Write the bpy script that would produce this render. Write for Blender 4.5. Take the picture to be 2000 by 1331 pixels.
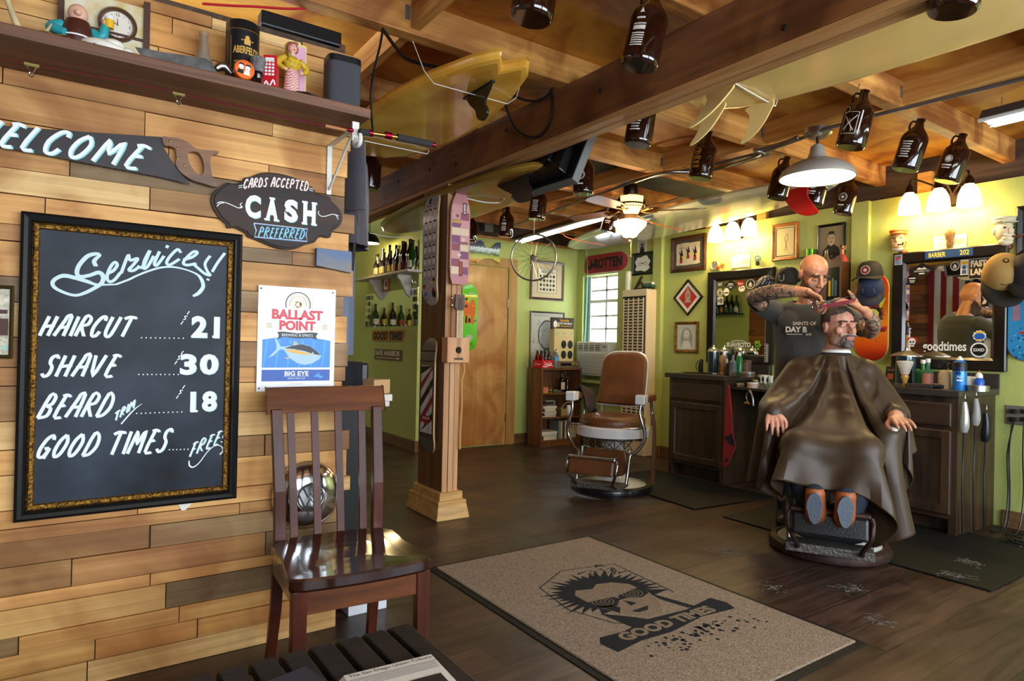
import bpy, math, random
import numpy as np
from mathutils import Vector, Matrix, Euler
random.seed(11)
for o in list(bpy.data.objects):
    bpy.data.objects.remove(o)
S = bpy.context.scene
COL = S.collection
PI = math.pi

# ------------------------------------------------------------------ camera
F_PX, CAM_H = 1255.0, 1.10                     # focal length in pixels of the 2000 px frame, eye height in metres
YAW, PITCH, ROLL = (math.radians(a) for a in (34.57, .345, 1.21))
FWD = Vector((math.sin(YAW)*math.cos(PITCH), math.cos(YAW)*math.cos(PITCH), math.sin(PITCH)))
_r = Vector((math.cos(YAW), -math.sin(YAW), 0)); _u = _r.cross(FWD)
RIGHT = _r*math.cos(ROLL)+_u*math.sin(ROLL); UP = -_r*math.sin(ROLL)+_u*math.cos(ROLL)
EYE = Vector((0, 0, CAM_H))
cam = bpy.data.objects.new('camera', bpy.data.cameras.new('camera'))
cam.data.sensor_width = 36; cam.data.lens = F_PX/2000*36; cam.data.clip_start = .05
m = Matrix((RIGHT, UP, -FWD)).transposed().to_4x4(); m.translation = EYE
cam.matrix_world = m
COL.objects.link(cam); S.camera = cam

# ------------------------------------------------------------------ daylight, exposure
W = bpy.data.worlds.new('daylight'); S.world = W; W.use_nodes = True
bg = W.node_tree.nodes['Background']
bg.inputs[0].default_value = (.80, .90, 1, 1); bg.inputs[1].default_value = 15.0
S.view_settings.view_transform = 'Standard'; S.view_settings.look = 'None'
S.view_settings.gamma = 1; S.view_settings.exposure = 0.0
S.view_settings.use_curve_mapping = False
def portal(loc, rot, sx, sy):                  # tells the renderer where daylight enters; gives no light of its own
    l = bpy.data.lights.new('daylight_portal', 'AREA'); l.shape = 'RECTANGLE'; l.size = sx; l.size_y = sy
    l.cycles.is_portal = True
    o = bpy.data.objects.new('daylight_portal', l); o.location = loc; o.rotation_euler = rot; COL.objects.link(o)
portal((.55, -1.58, 1.45), (PI/2, 0, 0), 2.3, 1.3)
portal((3.25, -1.58, 1.45), (PI/2, 0, 0), 2.5, 1.3)
portal((5.08, 5.45, 1.52), (0, PI/2, 0), .75, .56)

# ------------------------------------------------------------------ pixel-measured points on real planes
def ray(u, v): return FWD+RIGHT*((u-1000)/F_PX)-UP*((v-665.5)/F_PX)
def on(u, v, ax, c):
    q = ray(u, v); return EYE+q*((c-EYE[ax])/q[ax])
def PX(u, v, c): return on(u, v, 0, c)
def PY(u, v, c): return on(u, v, 1, c)
def PZ(u, v, c=0.): return on(u, v, 2, c)
def PD(u, v, d): return EYE+ray(u, v)*d
WALLS = {'A': (1, 2.41, 0), 'B': (1, 5.85, 0), 'S': (0, 4.95, -PI/2), 'G': (0, 2.88, -PI/2)}
def wp(w, u, v, off=0.):
    ax, c, rz = WALLS[w]; return on(u, v, ax, c-off)
def wl(w, u, v, o, off=0.):                    # wall-plane pixel -> local (x right, z up) about world point o
    p = wp(w, u, v, off)-o
    return (p.x if w in 'AB' else -p.y, p.z)

# ------------------------------------------------------------------ mesh builder
def lin(c):
    if isinstance(c, str):
        c = [int(c[i:i+2], 16)/255 for i in (0, 2, 4)]
        return tuple(x/12.92 if x <= .04045 else ((x+.055)/1.055)**2.4 for x in c)+(1,)
    return tuple(c)+((1,) if len(c) == 3 else ())
def crom(p, n=8, closed=False):
    p = [Vector(q) for q in p]; out = []; L = len(p)
    if L < 3: return p
    g = (lambda i: p[i % L]) if closed else (lambda i: p[max(0, min(L-1, i))])
    for i in range(L if closed else L-1):
        a, b, c, d = g(i-1), g(i), g(i+1), g(i+2)
        for k in range(n):
            t = k/n
            out.append(.5*((2*b)+(c-a)*t+(2*a-5*b+4*c-d)*t*t+(3*b-a-3*c+d)*t**3))
    if not closed: out.append(p[-1])
    return out
_textcache = {}
class MB:
    def __init__(s): s.v = []; s.f = []; s.m = []; s.s = []; s.M = None
    def add(s, vs, fs, m=0, sm=False):
        n = len(s.v); M = s.M
        s.v += [tuple(M @ Vector(q)) for q in vs] if M else [tuple(q) for q in vs]
        s.f += [tuple(n+i for i in q) for q in fs]
        s.m += [m]*len(fs); s.s += [sm]*len(fs)
        return s
    def box(s, c, d, m=0, rot=None, top=(1, 1)):
        x, y, z = d[0]/2, d[1]/2, d[2]/2
        a = [Vector((i*x*(top[0] if k > 0 else 1), j*y*(top[1] if k > 0 else 1), k*z)) for k in (-1, 1) for j in (-1, 1) for i in (-1, 1)]
        if rot:
            R = Euler(rot).to_matrix(); a = [R @ q for q in a]
        c = Vector(c)
        return s.add([q+c for q in a], [(0, 2, 3, 1), (4, 5, 7, 6), (0, 1, 5, 4), (2, 6, 7, 3), (0, 4, 6, 2), (1, 3, 7, 5)], m)
    def b2(s, a, b, m=0):
        return s.box([(a[i]+b[i])/2 for i in range(3)], [abs(b[i]-a[i]) for i in range(3)], m)
    def tube(s, pts, r, m=0, n=8, closed=False, smooth=0, flat=1., up=None, sm=True):
        if smooth: 
            if isinstance(r, (list, tuple)):
                q = crom([(p[0], p[1], p[2]) for p in pts], smooth, closed)
                rr = [v.x for v in crom([(x, 0, 0) for x in r], smooth, closed)]; pts, r = q, rr
            else: pts = crom(pts, smooth, closed)
        pts = [Vector(p) for p in pts]; L = len(pts)
        rs = r if isinstance(r, (list, tuple)) else [r]*L
        vs = []; N = None
        for i, p in enumerate(pts):
            if closed: t = pts[(i+1) % L]-pts[i-1]
            else: t = pts[min(i+1, L-1)]-pts[max(i-1, 0)]
            if t.length < 1e-9: t = Vector((0, 0, 1))
            t.normalize()
            if up is not None: N = (Vector(up)-t*t.dot(Vector(up))).normalized()
            elif N is None: N = t.orthogonal().normalized()
            else:
                N = N-t*N.dot(t); N = N.normalized() if N.length > 1e-6 else t.orthogonal().normalized()
            B = t.cross(N)
            for k in range(n):
                a = 2*PI*(k+.5)/n; vs.append(p+(N*math.cos(a)+B*math.sin(a)*flat)*rs[i])
        fs = [(i*n+k, i*n+(k+1) % n, ((i+1) % L)*n+(k+1) % n, ((i+1) % L)*n+k) for i in range(L if closed else L-1) for k in range(n)]
        s.add(vs, fs, m, sm)
        if not closed:
            o = [tuple(range(n-1, -1, -1)), tuple((L-1)*n+k for k in range(n))]
            s.add(vs, o, m) if 0 else s._cap(vs, o, m)
        return s
    def _cap(s, vs, o, m):
        for q in o: s.add([vs[i] for i in q], [tuple(range(len(q)))], m)
    def lathe(s, prof, m=0, n=24, o=(0, 0, 0), ax='Z', mats=None, sc=(1, 1), a0=0, a1=2*PI, sm=True):
        o = Vector(o); full = abs(a1-a0-2*PI) < 1e-6; nn = n if full else n+1; vs = []
        for r, z in prof:
            for k in range(nn):
                a = a0+(a1-a0)*k/n; x, y = r*math.cos(a)*sc[0], r*math.sin(a)*sc[1]
                vs.append(o+Vector((x, y, z) if ax == 'Z' else ((x, -z, y) if ax == 'Y' else (z, x, y))))
        for i in range(len(prof)-1):
            fs = []
            for k in range(n):
                k2 = (k+1) % nn
                fs.append((i*nn+k, i*nn+k2, (i+1)*nn+k2, (i+1)*nn+k))
            n0 = len(s.v)
            s.add([], [], 0)
            s._defer(vs, fs, mats[i] if mats else m, i == 0, sm)
        return s
    def _defer(s, vs, fs, m, first, sm):
        if first:
            s._b = len(s.v); s.add(vs, [], 0)
        s.f += [tuple(s._b+i for i in q) for q in fs]; s.m += [m]*len(fs); s.s += [sm]*len(fs)
    def prism(s, p2, y0, y1, m=0, me=None, sm=False):         # outline in local xz, y0 = front
        n = len(p2); vs = [(a, y0, b) for a, b in p2]+[(a, y1, b) for a, b in p2]
        area = sum(p2[i-1][0]*p2[i][1]-p2[i][0]*p2[i-1][1] for i in range(n))
        fr, bk = tuple(range(n)), tuple(range(2*n-1, n-1, -1))
        if area < 0: fr, bk = fr[::-1], bk[::-1]
        s.add(vs, [fr, bk], m); b = len(s.v)-2*n
        sd = [(b+i, b+n+i, b+n+(i+1) % n, b+(i+1) % n) for i in range(n)]
        if area < 0: sd = [q[::-1] for q in sd]
        s.f += sd; s.m += [m if me is None else me]*n; s.s += [sm]*n
        return s
    def plate(s, p2, y=0., m=0):
        n = len(p2); area = sum(p2[i-1][0]*p2[i][1]-p2[i][0]*p2[i-1][1] for i in range(n))
        q = tuple(range(n)); return s.add([(a, y, b) for a, b in p2], [q if area > 0 else q[::-1]], m)
    def rect(s, x, z, w, h, y=0., m=0): return s.plate([(x-w/2, z-h/2), (x+w/2, z-h/2), (x+w/2, z+h/2), (x-w/2, z+h/2)], y, m)
    def disc(s, x, z, r, y=0., m=0, n=20, rz=None): return s.plate([(x+r*math.cos(2*PI*k/n), z+(rz or r)*math.sin(2*PI*k/n)) for k in range(n)], y, m)
    def ring(s, x, z, r0, r1, y=0., m=0, n=24, k=1.):
        vs = [(x+r*math.cos(2*PI*i/n), y, z+r*k*math.sin(2*PI*i/n)) for r in (r0, r1) for i in range(n)]
        return s.add(vs, [(i, (i+1) % n, n+(i+1) % n, n+i) if r0 > r1 else (n+i, n+(i+1) % n, (i+1) % n, i) for i in range(n)], m)
    def ribbon(s, p2, w, y=0., m=0, smooth=0):
        pts = [Vector((a, b, 0)) for a, b in p2]; ws = w if isinstance(w, (list, tuple)) else None
        if smooth:
            if ws: ws = [q.x for q in crom([(x, 0, 0) for x in ws], smooth)]
            pts = crom(pts, smooth)
        L = len(pts); vs = []
        for i, p in enumerate(pts):
            t = pts[min(i+1, L-1)]-pts[max(i-1, 0)]
            if t.length < 1e-9: t = Vector((1, 0, 0))
            t.normalize(); q = Vector((-t.y, t.x, 0))*((ws[i] if ws else w)/2)
            yy = y-i*1.1e-5; vs += [(p.x+q.x, yy, p.y+q.y), (p.x-q.x, yy, p.y-q.y)]
        return s.add(vs, [(2*i+1, 2*i+3, 2*i+2, 2*i) for i in range(L-1)], m)
    def ell(s, c, r, m=0, n=16, k=10, rot=None):
        c = Vector(c); r = (r, r, r) if isinstance(r, (int, float)) else r; vs = []
        R = Euler(rot).to_matrix() if rot else None
        for j in range(1, k):
            for i in range(n):
                a, b = 2*PI*i/n, PI*j/k
                q = Vector((r[0]*math.sin(b)*math.cos(a), r[1]*math.sin(b)*math.sin(a), r[2]*math.cos(b)))
                vs.append(c+(R @ q if R else q))
        t, bt = Vector((0, 0, r[2])), Vector((0, 0, -r[2]))
        vs += [c+(R @ t if R else t), c+(R @ bt if R else bt)]; T = len(vs)-2
        fs = [(j*n+i, (j+1)*n+i, (j+1)*n+(i+1) % n, j*n+(i+1) % n) for j in range(k-2) for i in range(n)]
        fs += [(T, i, (i+1) % n) for i in range(n)]+[(T+1, (k-2)*n+(i+1) % n, (k-2)*n+i) for i in range(n)]
        return s.add(vs, fs, m, True)
    def text(s, t, x, z, w=None, h=None, y=0., m=0, shear=0., bold=0., sp=1., rot=0.):
        key = (t, shear, bold, sp)
        if key not in _textcache:
            c = bpy.data.curves.new('t', 'FONT'); c.body = t; c.shear = shear; c.offset = bold; c.space_character = sp; c.resolution_u = 3
            o = bpy.data.objects.new('t', c); COL.objects.link(o)
            me = bpy.data.meshes.new_from_object(o.evaluated_get(bpy.context.evaluated_depsgraph_get()))
            vs = [tuple(q.co) for q in me.vertices]; fs = [tuple(p.vertices) for p in me.polygons]
            bpy.data.objects.remove(o); bpy.data.curves.remove(c); bpy.data.meshes.remove(me)
            _textcache[key] = vs, fs
        vs, fs = _textcache[key]
        if not vs: return s
        x0, x1 = min(q[0] for q in vs), max(q[0] for q in vs); z0, z1 = min(q[1] for q in vs), max(q[1] for q in vs)
        kz = h/(z1-z0) if h else None; kx = w/(x1-x0) if w else kz
        kz = kz or kx; cr, sr = math.cos(rot), math.sin(rot); out = []
        for q in vs:
            a, b = (q[0]-(x0+x1)/2)*kx, (q[1]-(z0+z1)/2)*kz
            out.append((x+a*cr-b*sr, y, z+a*sr+b*cr))
        return s.add(out, fs, m)
    def mesh(s, name, mats):
        me = bpy.data.meshes.new(name); me.from_pydata(s.v, [], s.f)
        for q in mats: me.materials.append(q)
        me.polygons.foreach_set('material_index', s.m); me.polygons.foreach_set('use_smooth', s.s)
        me.update()
        if any(s.s): me.set_sharp_from_angle(angle=math.radians(45))
        return me

def _obj(name, data, parent=None, loc=(0, 0, 0), rz=0., rot=None):
    o = bpy.data.objects.new(name, data); COL.objects.link(o)
    o.location = loc; o.rotation_euler = rot or (0, 0, rz)
    if parent: o.parent = parent
    return o
def tag(o, label, cat, group=None):
    o['label'] = label; o['category'] = cat
    if group: o['group'] = group
    return o
def thing(name, label, cat, loc=(0, 0, 0), rz=0., group=None, rot=None):
    return tag(_obj(name, None, None, loc, rz, rot), label, cat, group)
def part(mb, name, mats, parent, label=None, bev=0., loc=(0, 0, 0), rot=None, sub=0):
    o = _obj(name, mb.mesh(name, mats if isinstance(mats, (list, tuple)) else [mats]), parent, loc, rot=rot)
    if label: o['label'] = label
    if bev: bevel(o, bev)
    return o
def bevel(o, w, seg=2):
    b = o.modifiers.new('bevel', 'BEVEL'); b.width = w; b.segments = seg; b.limit_method = 'ANGLE'; b.angle_limit = .7
def single(mb, name, label, cat, mats, loc=(0, 0, 0), rz=0., group=None, bev=0., rot=None):
    o = _obj(name, mb.mesh(name, mats if isinstance(mats, (list, tuple)) else [mats]), None, loc, rz, rot)
    if bev: bevel(o, bev)
    return tag(o, label, cat, group)
def struct(mb, name, mats, loc=(0, 0, 0), rz=0., bev=0., parent=None):
    o = _obj(name, mb.mesh(name, mats if isinstance(mats, (list, tuple)) else [mats]), parent, loc, rz)
    if not parent: o['kind'] = 'structure'
    if bev: bevel(o, bev)
    return o
def dup(root, label, loc, rz=None, rot=None, group=None):
    r = root.copy(); COL.objects.link(r); r.location = loc; r['label'] = label
    if rz is not None: r.rotation_euler = (0, 0, rz)
    if rot is not None: r.rotation_euler = rot
    if group: r['group'] = group
    for ch in root.children:
        c = ch.copy(); COL.objects.link(c); c.parent = r
        for g in ch.children:
            d = g.copy(); COL.objects.link(d); d.parent = c
    return r

# ------------------------------------------------------------------ materials
def _new(name):
    m = bpy.data.materials.new(name); m.use_nodes = True; nt = m.node_tree
    return m, nt, nt.nodes['Principled BSDF'], nt.nodes.new, nt.links.new
_mats = {}
def mat(name, col, rough=.5, metal=0., var=0., vs=8., bump=0., bs=40., spec=.5, coat=0., sheen=0., c2=None, alpha=1., trans=0., ior=1.45, emit=None, es=0.):
    if name in _mats: return _mats[name]
    m, nt, b, N, L = _new(name); I = b.inputs; c = lin(col)
    I['Base Color'].default_value = c; I['Roughness'].default_value = rough; I['Metallic'].default_value = metal
    I['Specular IOR Level'].default_value = spec; I['Coat Weight'].default_value = coat; I['Coat Roughness'].default_value = .1
    I['Sheen Weight'].default_value = sheen; I['Transmission Weight'].default_value = trans; I['IOR'].default_value = ior; I['Alpha'].default_value = alpha
    if emit: I['Emission Color'].default_value = lin(emit); I['Emission Strength'].default_value = es
    if var or bump:
        tc = N('ShaderNodeTexCoord')
    if var:
        n = N('ShaderNodeTexNoise'); n.inputs['Scale'].default_value = vs; n.inputs['Detail'].default_value = 6; L(tc.outputs['Object'], n.inputs['Vector'])
        r = N('ShaderNodeValToRGB'); e = r.color_ramp.elements
        d = lin(c2) if c2 else tuple(x*(1-var) for x in c[:3])+(1,)
        e[0].position = .35; e[1].position = .65; e[0].color = d; e[1].color = c
        L(n.outputs['Fac'], r.inputs[0]); L(r.outputs[0], I['Base Color'])
    if bump:
        n2 = N('ShaderNodeTexNoise'); n2.inputs['Scale'].default_value = bs; n2.inputs['Detail'].default_value = 5; L(tc.outputs['Object'], n2.inputs['Vector'])
        bp = N('ShaderNodeBump'); bp.inputs['Strength'].default_value = bump; bp.inputs['Distance'].default_value = .01
        L(n2.outputs['Fac'], bp.inputs['Height']); L(bp.outputs[0], I['Normal'])
    _mats[name] = m
    return m
def wood(name, dark, light, axis='X', sc=6., stretch=12., rough=.5, coat=0., island=None, bump=.15, spec=.5, knots=False):
    """grain noise stretched along an axis; island = ramp of board tones picked per board"""
    if name in _mats: return _mats[name]
    m, nt, b, N, L = _new(name); I = b.inputs
    tc = N('ShaderNodeTexCoord'); mp = N('ShaderNodeMapping'); s = [sc*stretch/4]*3; s['XYZ'.index(axis)] = sc/stretch*2
    mp.inputs['Scale'].default_value = s; L(tc.outputs['Object'], mp.inputs[0])
    geo = N('ShaderNodeNewGeometry')
    if island:
        off = N('ShaderNodeVectorMath'); off.operation = 'ADD'; mul = N('ShaderNodeMath'); mul.operation = 'MULTIPLY'; mul.inputs[1].default_value = 37
        L(geo.outputs['Random Per Island'], mul.inputs[0]); L(mp.outputs[0], off.inputs[0]); L(mul.outputs[0], off.inputs[1]); src = off.outputs[0]
    else: src = mp.outputs[0]
    n = N('ShaderNodeTexNoise'); n.inputs['Scale'].default_value = 1.; n.inputs['Detail'].default_value = 8; n.inputs['Roughness'].default_value = .62; n.inputs['Distortion'].default_value = .45
    L(src, n.inputs['Vector'])
    r = N('ShaderNodeValToRGB'); e = r.color_ramp.elements; e[0].position = .30; e[1].position = .68
    e[0].color = lin(dark); e[1].color = lin(light); L(n.outputs['Fac'], r.inputs[0]); out = r.outputs[0]
    if knots:
        nk = N('ShaderNodeTexNoise'); nk.inputs['Scale'].default_value = 2.2; nk.inputs['Detail'].default_value = 3; nk.inputs['Distortion'].default_value = 1.5
        L(tc.outputs['Object'], nk.inputs['Vector'])
        rk = N('ShaderNodeValToRGB'); ek = rk.color_ramp.elements; ek[0].position = .42; ek[1].position = .62; ek[0].color = (1, 1, 1, 1); ek[1].color = lin(knots)
        L(nk.outputs['Fac'], rk.inputs[0]); mx = N('ShaderNodeMix'); mx.data_type = 'RGBA'; mx.blend_type = 'MULTIPLY'; mx.inputs[0].default_value = .8
        L(out, mx.inputs[6]); L(rk.outputs[0], mx.inputs[7]); out = mx.outputs[2]
    if island:
        ri = N('ShaderNodeValToRGB'); ri.color_ramp.interpolation = 'CONSTANT'; ei = ri.color_ramp.elements
        for i, c in enumerate(island):
            q = ei[i] if i < 2 else ei.new(i/len(island)); q.position = i/len(island); q.color = lin(c)
        L(geo.outputs['Random Per Island'], ri.inputs[0]); mx = N('ShaderNodeMix'); mx.data_type = 'RGBA'; mx.blend_type = 'MULTIPLY'; mx.inputs[0].default_value = 1
        L(out, mx.inputs[6]); L(ri.outputs[0], mx.inputs[7]); out = mx.outputs[2]
    I['Specular IOR Level'].default_value = spec; L(out, I['Base Color']); I['Roughness'].default_value = rough; I['Coat Weight'].default_value = coat; I['Coat Roughness'].default_value = .12
    if bump:
        bp = N('ShaderNodeBump'); bp.inputs['Strength'].default_value = bump; bp.inputs['Distance'].default_value = .004
        L(n.outputs['Fac'], bp.inputs['Height']); L(bp.outputs[0], I['Normal'])
    _mats[name] = m
    return m
def glow(name, col, s):
    return mat(name, col, .4, emit=col, es=s)
BLACK = mat('black_paint', '0b0b0c', .45); WHITE = mat('white_paint', 'e9e9e6', .5); STEEL = mat('brushed_steel', 'a9a7a2', .32, 1.)
CHROME = mat('chrome', 'd9d9d9', .12, 1.); PAPER = mat('paper', 'e4dfd0', .8); DARKM = mat('dark_metal', '2a2724', .45, .6); GALV = mat('galvanised', '8f9496', .4, .9)
IRON = mat('black_iron', '15130f', .5, .3); PLBLK = mat('black_plastic', '121213', .35); WPLAS = mat('white_plastic', 'dedcd4', .4)
RED = mat('red_paint', 'c01a22', .4); GOLD = mat('gold_paint', 'b5852e', .4, .5); MIRROR = mat('mirror_glass', 'e8ece8', .015, 1.)
GLASS = mat('clear_glass', 'ffffff', .03, trans=1., ior=1.45); YEL = mat('yellow_paint', 'e3b320', .5); BLUE = mat('blue_paint', '1f5fb4', .45)
TEAL = mat('teal_paint', '7fc7c4', .5); GREY = mat('grey_paint', '77787a', .5); ORANGE = mat('orange_paint', 'e0641c', .45)
# ------------------------------------------------------------------ shared builders: frames, brush lettering
def frame_loft(b, w, h, prof, mats, x=0., z=0.):
    """mitred frame; prof = [(inset, y)], mats per step"""
    for i in range(len(prof)-1):
        vs = []
        for ins, y in (prof[i], prof[i+1]):
            a, c = w/2-ins, h/2-ins
            vs += [(x-a, y, z-c), (x+a, y, z-c), (x+a, y, z+c), (x-a, y, z+c)]
        b.add(vs, [(k, (k+1) % 4, 4+(k+1) % 4, 4+k) for k in range(4)], mats[i])
    return b
GLYPH = {   # one stroke list per letter in a unit box, brush-lettered capitals
 'A': [[(0, 0), (.42, .8), (.5, 1), (.85, 1), (.8, 0)], [(.1, .42), (.95, .46)]], 'B': [[(.05, 0), (.35, 1), (.8, .95), (.75, .62), (.4, .52), (.78, .42), (.7, .08), (.05, 0)]],
 'C': [[(.85, .8), (.8, 1), (.45, .95), (.1, .5), (.2, .05), (.55, .02), (.75, .25)]], 'D': [[(.05, 0), (.3, 1), (.75, .85), (.85, .4), (.5, .05), (.02, 0)]],
 'E': [[(.2, .95), (.55, 1), (.95, .92)], [(.45, .95), (.15, .05), (.8, .0)], [(.25, .5), (.75, .53)]], 'F': [[(.1, .92), (.55, 1), (.95, .93)], [(.4, .95), (.1, 0)], [(.22, .5), (.7, .52)]],
 'G': [[(.85, .8), (.7, 1), (.3, .85), (.05, .4), (.15, .05), (.55, .05), (.75, .4), (.4, .4)], [(.78, .42), (.6, -.05)]], 'H': [[(.15, 1), (.0, 0)], [(.85, 1), (.7, 0)], [(-.05, .45), (.5, .5), (.9, .52)]],
 'I': [[(.5, 1), (.4, 0)]], 'L': [[(.4, 1), (.1, .05), (.75, 0)]], 'M': [[(.0, 0), (.25, 1), (.45, .4), (.85, 1), (.85, 0)]],
 'O': [[(.55, 1), (.2, .75), (.05, .3), (.25, 0), (.6, .15), (.8, .65), (.55, 1)]], 'P': [[(.05, 0), (.3, 1), (.8, .9), (.7, .55), (.25, .5)]],
 'R': [[(.05, 0), (.3, 1), (.8, .92), (.72, .6), (.28, .5), (.8, 0)]], 'S': [[(.9, .85), (.75, 1), (.4, .9), (.4, .65), (.65, .45), (.6, .12), (.3, 0), (.05, .15)]],
 'T': [[(.0, .9), (.4, 1), (1, .95)], [(.55, .97), (.4, 0)]], 'U': [[(.15, 1), (.05, .3), (.25, 0), (.6, .1), (.85, 1)]], 'V': [[(.05, 1), (.35, 0), (.85, 1)]],
 'W': [[(.05, 1), (.15, 0), (.5, .7), (.6, 0), (.95, 1)]], 'N': [[(.05, 0), (.2, 1), (.65, 0), (.85, 1)]], 'K': [[(.2, 1), (.05, 0)], [(.85, 1), (.2, .45), (.8, 0)]], 'Y': [[(.1, 1), (.4, .5)], [(.85, 1), (.2, 0)]],
 '!': [[(.6, 1), (.4, .3)], [(.34, .08), (.33, 0)]], '=': [[(0, .62), (1, .66)], [(0, .35), (1, .39)]], '$': [[(.85, 1.0), (.65, .75)], [(.75, .62), (.4, .6), (.6, .42), (.3, .35)], [(.35, .25), (.15, 0)]]}
NARROW = {'I': .45, '!': .4, '=': .55, 'M': 1.15, 'W': 1.2, 'E': .85, 'F': .8, 'L': .8}
def letters(b, conv, s, p0, p1, h, slant=0., wd=.006, y=-.001, m=0, arc=0., k=.82, off=(0, 0), smooth=3):
    """brush lettering along p0-p1 given in plane pixels; conv maps pixels to local x, z"""
    adv = [NARROW.get(c, 1.) if c != ' ' else .5 for c in s]; T = sum(adv); t = 0
    dx, dy = p1[0]-p0[0], p1[1]-p0[1]
    for c, a in zip(s, adv):
        for st in GLYPH.get(c, []):
            y -= 2.5e-5
            pts = []
            for gx, gy in st:
                q = (t+gx*a*k)/T; bow = arc*4*q*(1-q)
                pts.append(conv(p0[0]+dx*q+slant*h*gy+off[0], p0[1]+dy*q-h*gy-bow+off[1]))
            n = len(pts)
            if c in 'HIEFTLKNVMW!=$' and n < 4: b.ribbon(crom([(x, z, 0) for x, z in pts], smooth) if n > 2 else pts, wd, y, m) if n < 3 else b.ribbon([(q[0], q[1]) for q in crom([(x, z, 0) for x, z in pts], smooth)], wd, y, m)
            else: b.ribbon([(q[0], q[1]) for q in crom([(x, z, 0) for x, z in pts], smooth)], wd, y, m)
        t += a
    return b
def outline(conv, pts, smooth=0):
    q = [conv(u, v) for u, v in pts]
    return [(p[0], p[1]) for p in crom([(x, z, 0) for x, z in q], smooth, True)] if smooth else q
def zpx(ox, oy, sc): return lambda pts: [(ox+x/sc, oy+y/sc) for x, y in pts]     # coordinates read in an enlarged crop
Z1, Z2, Z3, Z4, Z5, Z6 = zpx(0, 0, 3.996), zpx(400, 0, 3.996), zpx(0, 400, 3.996), zpx(0, 700, 3.996), zpx(400, 300, 3.996), zpx(400, 600, 3.996)
# ------------------------------------------------------------------ the room
PINE = wood('pallet_boards', 'c2a06c', 'f0d4a2', 'X', 9, 18, .6, bump=.25, knots='c8ac88',
            island=['ffe2b4', 'f6d0a0', 'f0c48c', 'ffeccb', 'd8b488', 'ffdca8', 'b0a08c', 'f4cc94', 'd0ac84', 'fff0d4', 'ecc898', 'b89c78', 'ffdcac', '94887a', 'ffe4b8', 'e4bc8c'])
PINE_Y = wood('pallet_boards_side', '8a6236', 'c89a5c', 'Y', 7, 14, .6, bump=.25, island=['d8a868', 'c09058', 'a87840', '8d6a42', 'e0b070'])
GREENW = mat('green_plaster', 'b6c06c', .6, var=.12, vs=1.3, bump=.35, bs=26)
JOIST = wood('joist_timber', 'a06426', 'e6aa58', 'X', 7, 14, .6, bump=.3, knots='9a6a40')
JOISTY = wood('blocking_timber', 'a06426', 'dca254', 'Y', 7, 14, .6, bump=.3)
BEAMF = wood('beam_stained', '5a3419', '8a5629', 'Y', 6, 12, .5, bump=.25, knots='a08068'); BEAMU = wood('beam_raw', '8d5f34', 'bf8d55', 'Y', 8, 14, .6)
PLY = wood('plywood_ceiling', '9c6016', 'e0a23c', 'X', 2.6, 5, .6, bump=.1, knots='b8804a')
PLYBLUE = mat('painted_plywood', '3e4a52', .7, var=.3, vs=5)
OLDW = wood('old_dark_board', '2b2018', '5a4632', 'Y', 6, 10, .8, bump=.4)
POSTL = wood('post_shaded', '4f3420', '7a5634', 'Z', 6, 12, .5); POSTF = wood('post_planks', 'a8754a', 'd9a876', 'Z', 7, 12, .5)  # post's left face: shade away from the windows painted into a darker wood tone
PINETRIM = wood('pine_trim', 'a87c42', 'd8ac68', 'X', 7, 10, .45); BASEW = wood('baseboard_wood', '553a20', '7d5a34', 'Y', 7, 12, .5); BASEX = wood('baseboard_wood_x', '553a20', '7d5a34', 'X', 7, 12, .5)
def floor_mat():
    m, nt, b, N, L = _new('floor_planks'); tc = N('ShaderNodeTexCoord')
    br = N('ShaderNodeTexBrick'); br.inputs['Scale'].default_value = 1; br.inputs['Brick Width'].default_value = 1.25; br.inputs['Row Height'].default_value = .165
    br.inputs['Mortar Size'].default_value = .0022; br.offset = .37
    br.inputs['Color1'].default_value = lin('573f33'); br.inputs['Color2'].default_value = lin('3d2b22'); br.inputs['Mortar'].default_value = lin('1d140d')
    L(tc.outputs['Object'], br.inputs['Vector'])
    mp = N('ShaderNodeMapping'); mp.inputs['Scale'].default_value = (2.2, 22, 1); L(tc.outputs['Object'], mp.inputs[0])
    n = N('ShaderNodeTexNoise'); n.inputs['Scale'].default_value = 1; n.inputs['Detail'].default_value = 8; n.inputs['Distortion'].default_value = 1.2; L(mp.outputs[0], n.inputs['Vector'])
    r = N('ShaderNodeValToRGB'); e = r.color_ramp.elements; e[0].position = .3; e[1].position = .7; e[0].color = lin('86796c'); e[1].color = (1, 1, 1, 1); L(n.outputs['Fac'], r.inputs[0])
    mx = N('ShaderNodeMix'); mx.data_type = 'RGBA'; mx.blend_type = 'MULTIPLY'; mx.inputs[0].default_value = 1; L(br.outputs['Color'], mx.inputs[6]); L(r.outputs[0], mx.inputs[7])
    L(mx.outputs[2], b.inputs['Base Color'])
    n3 = N('ShaderNodeTexNoise'); n3.inputs['Scale'].default_value = 3; n3.inputs['Detail'].default_value = 6; L(tc.outputs['Object'], n3.inputs['Vector'])
    mr = N('ShaderNodeMapRange'); mr.inputs[1].default_value = .3; mr.inputs[2].default_value = .7; mr.inputs[3].default_value = .30; mr.inputs[4].default_value = .5; L(n3.outputs['Fac'], mr.inputs[0]); L(mr.outputs[0], b.inputs['Roughness'])
    bp = N('ShaderNodeBump'); bp.inputs['Strength'].default_value = .12; bp.inputs['Distance'].default_value = .004; L(n.outputs['Fac'], bp.inputs['Height']); L(bp.outputs[0], b.inputs['Normal'])
    return m
struct(MB().b2((-1.9, -1.75, -.05), (5.2, 8.2, 0)), 'floor', floor_mat())
ZT, ZJ, ZC = 2.235, 2.35, 2.49                    # wall tops, joist undersides, plywood ceiling
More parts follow.
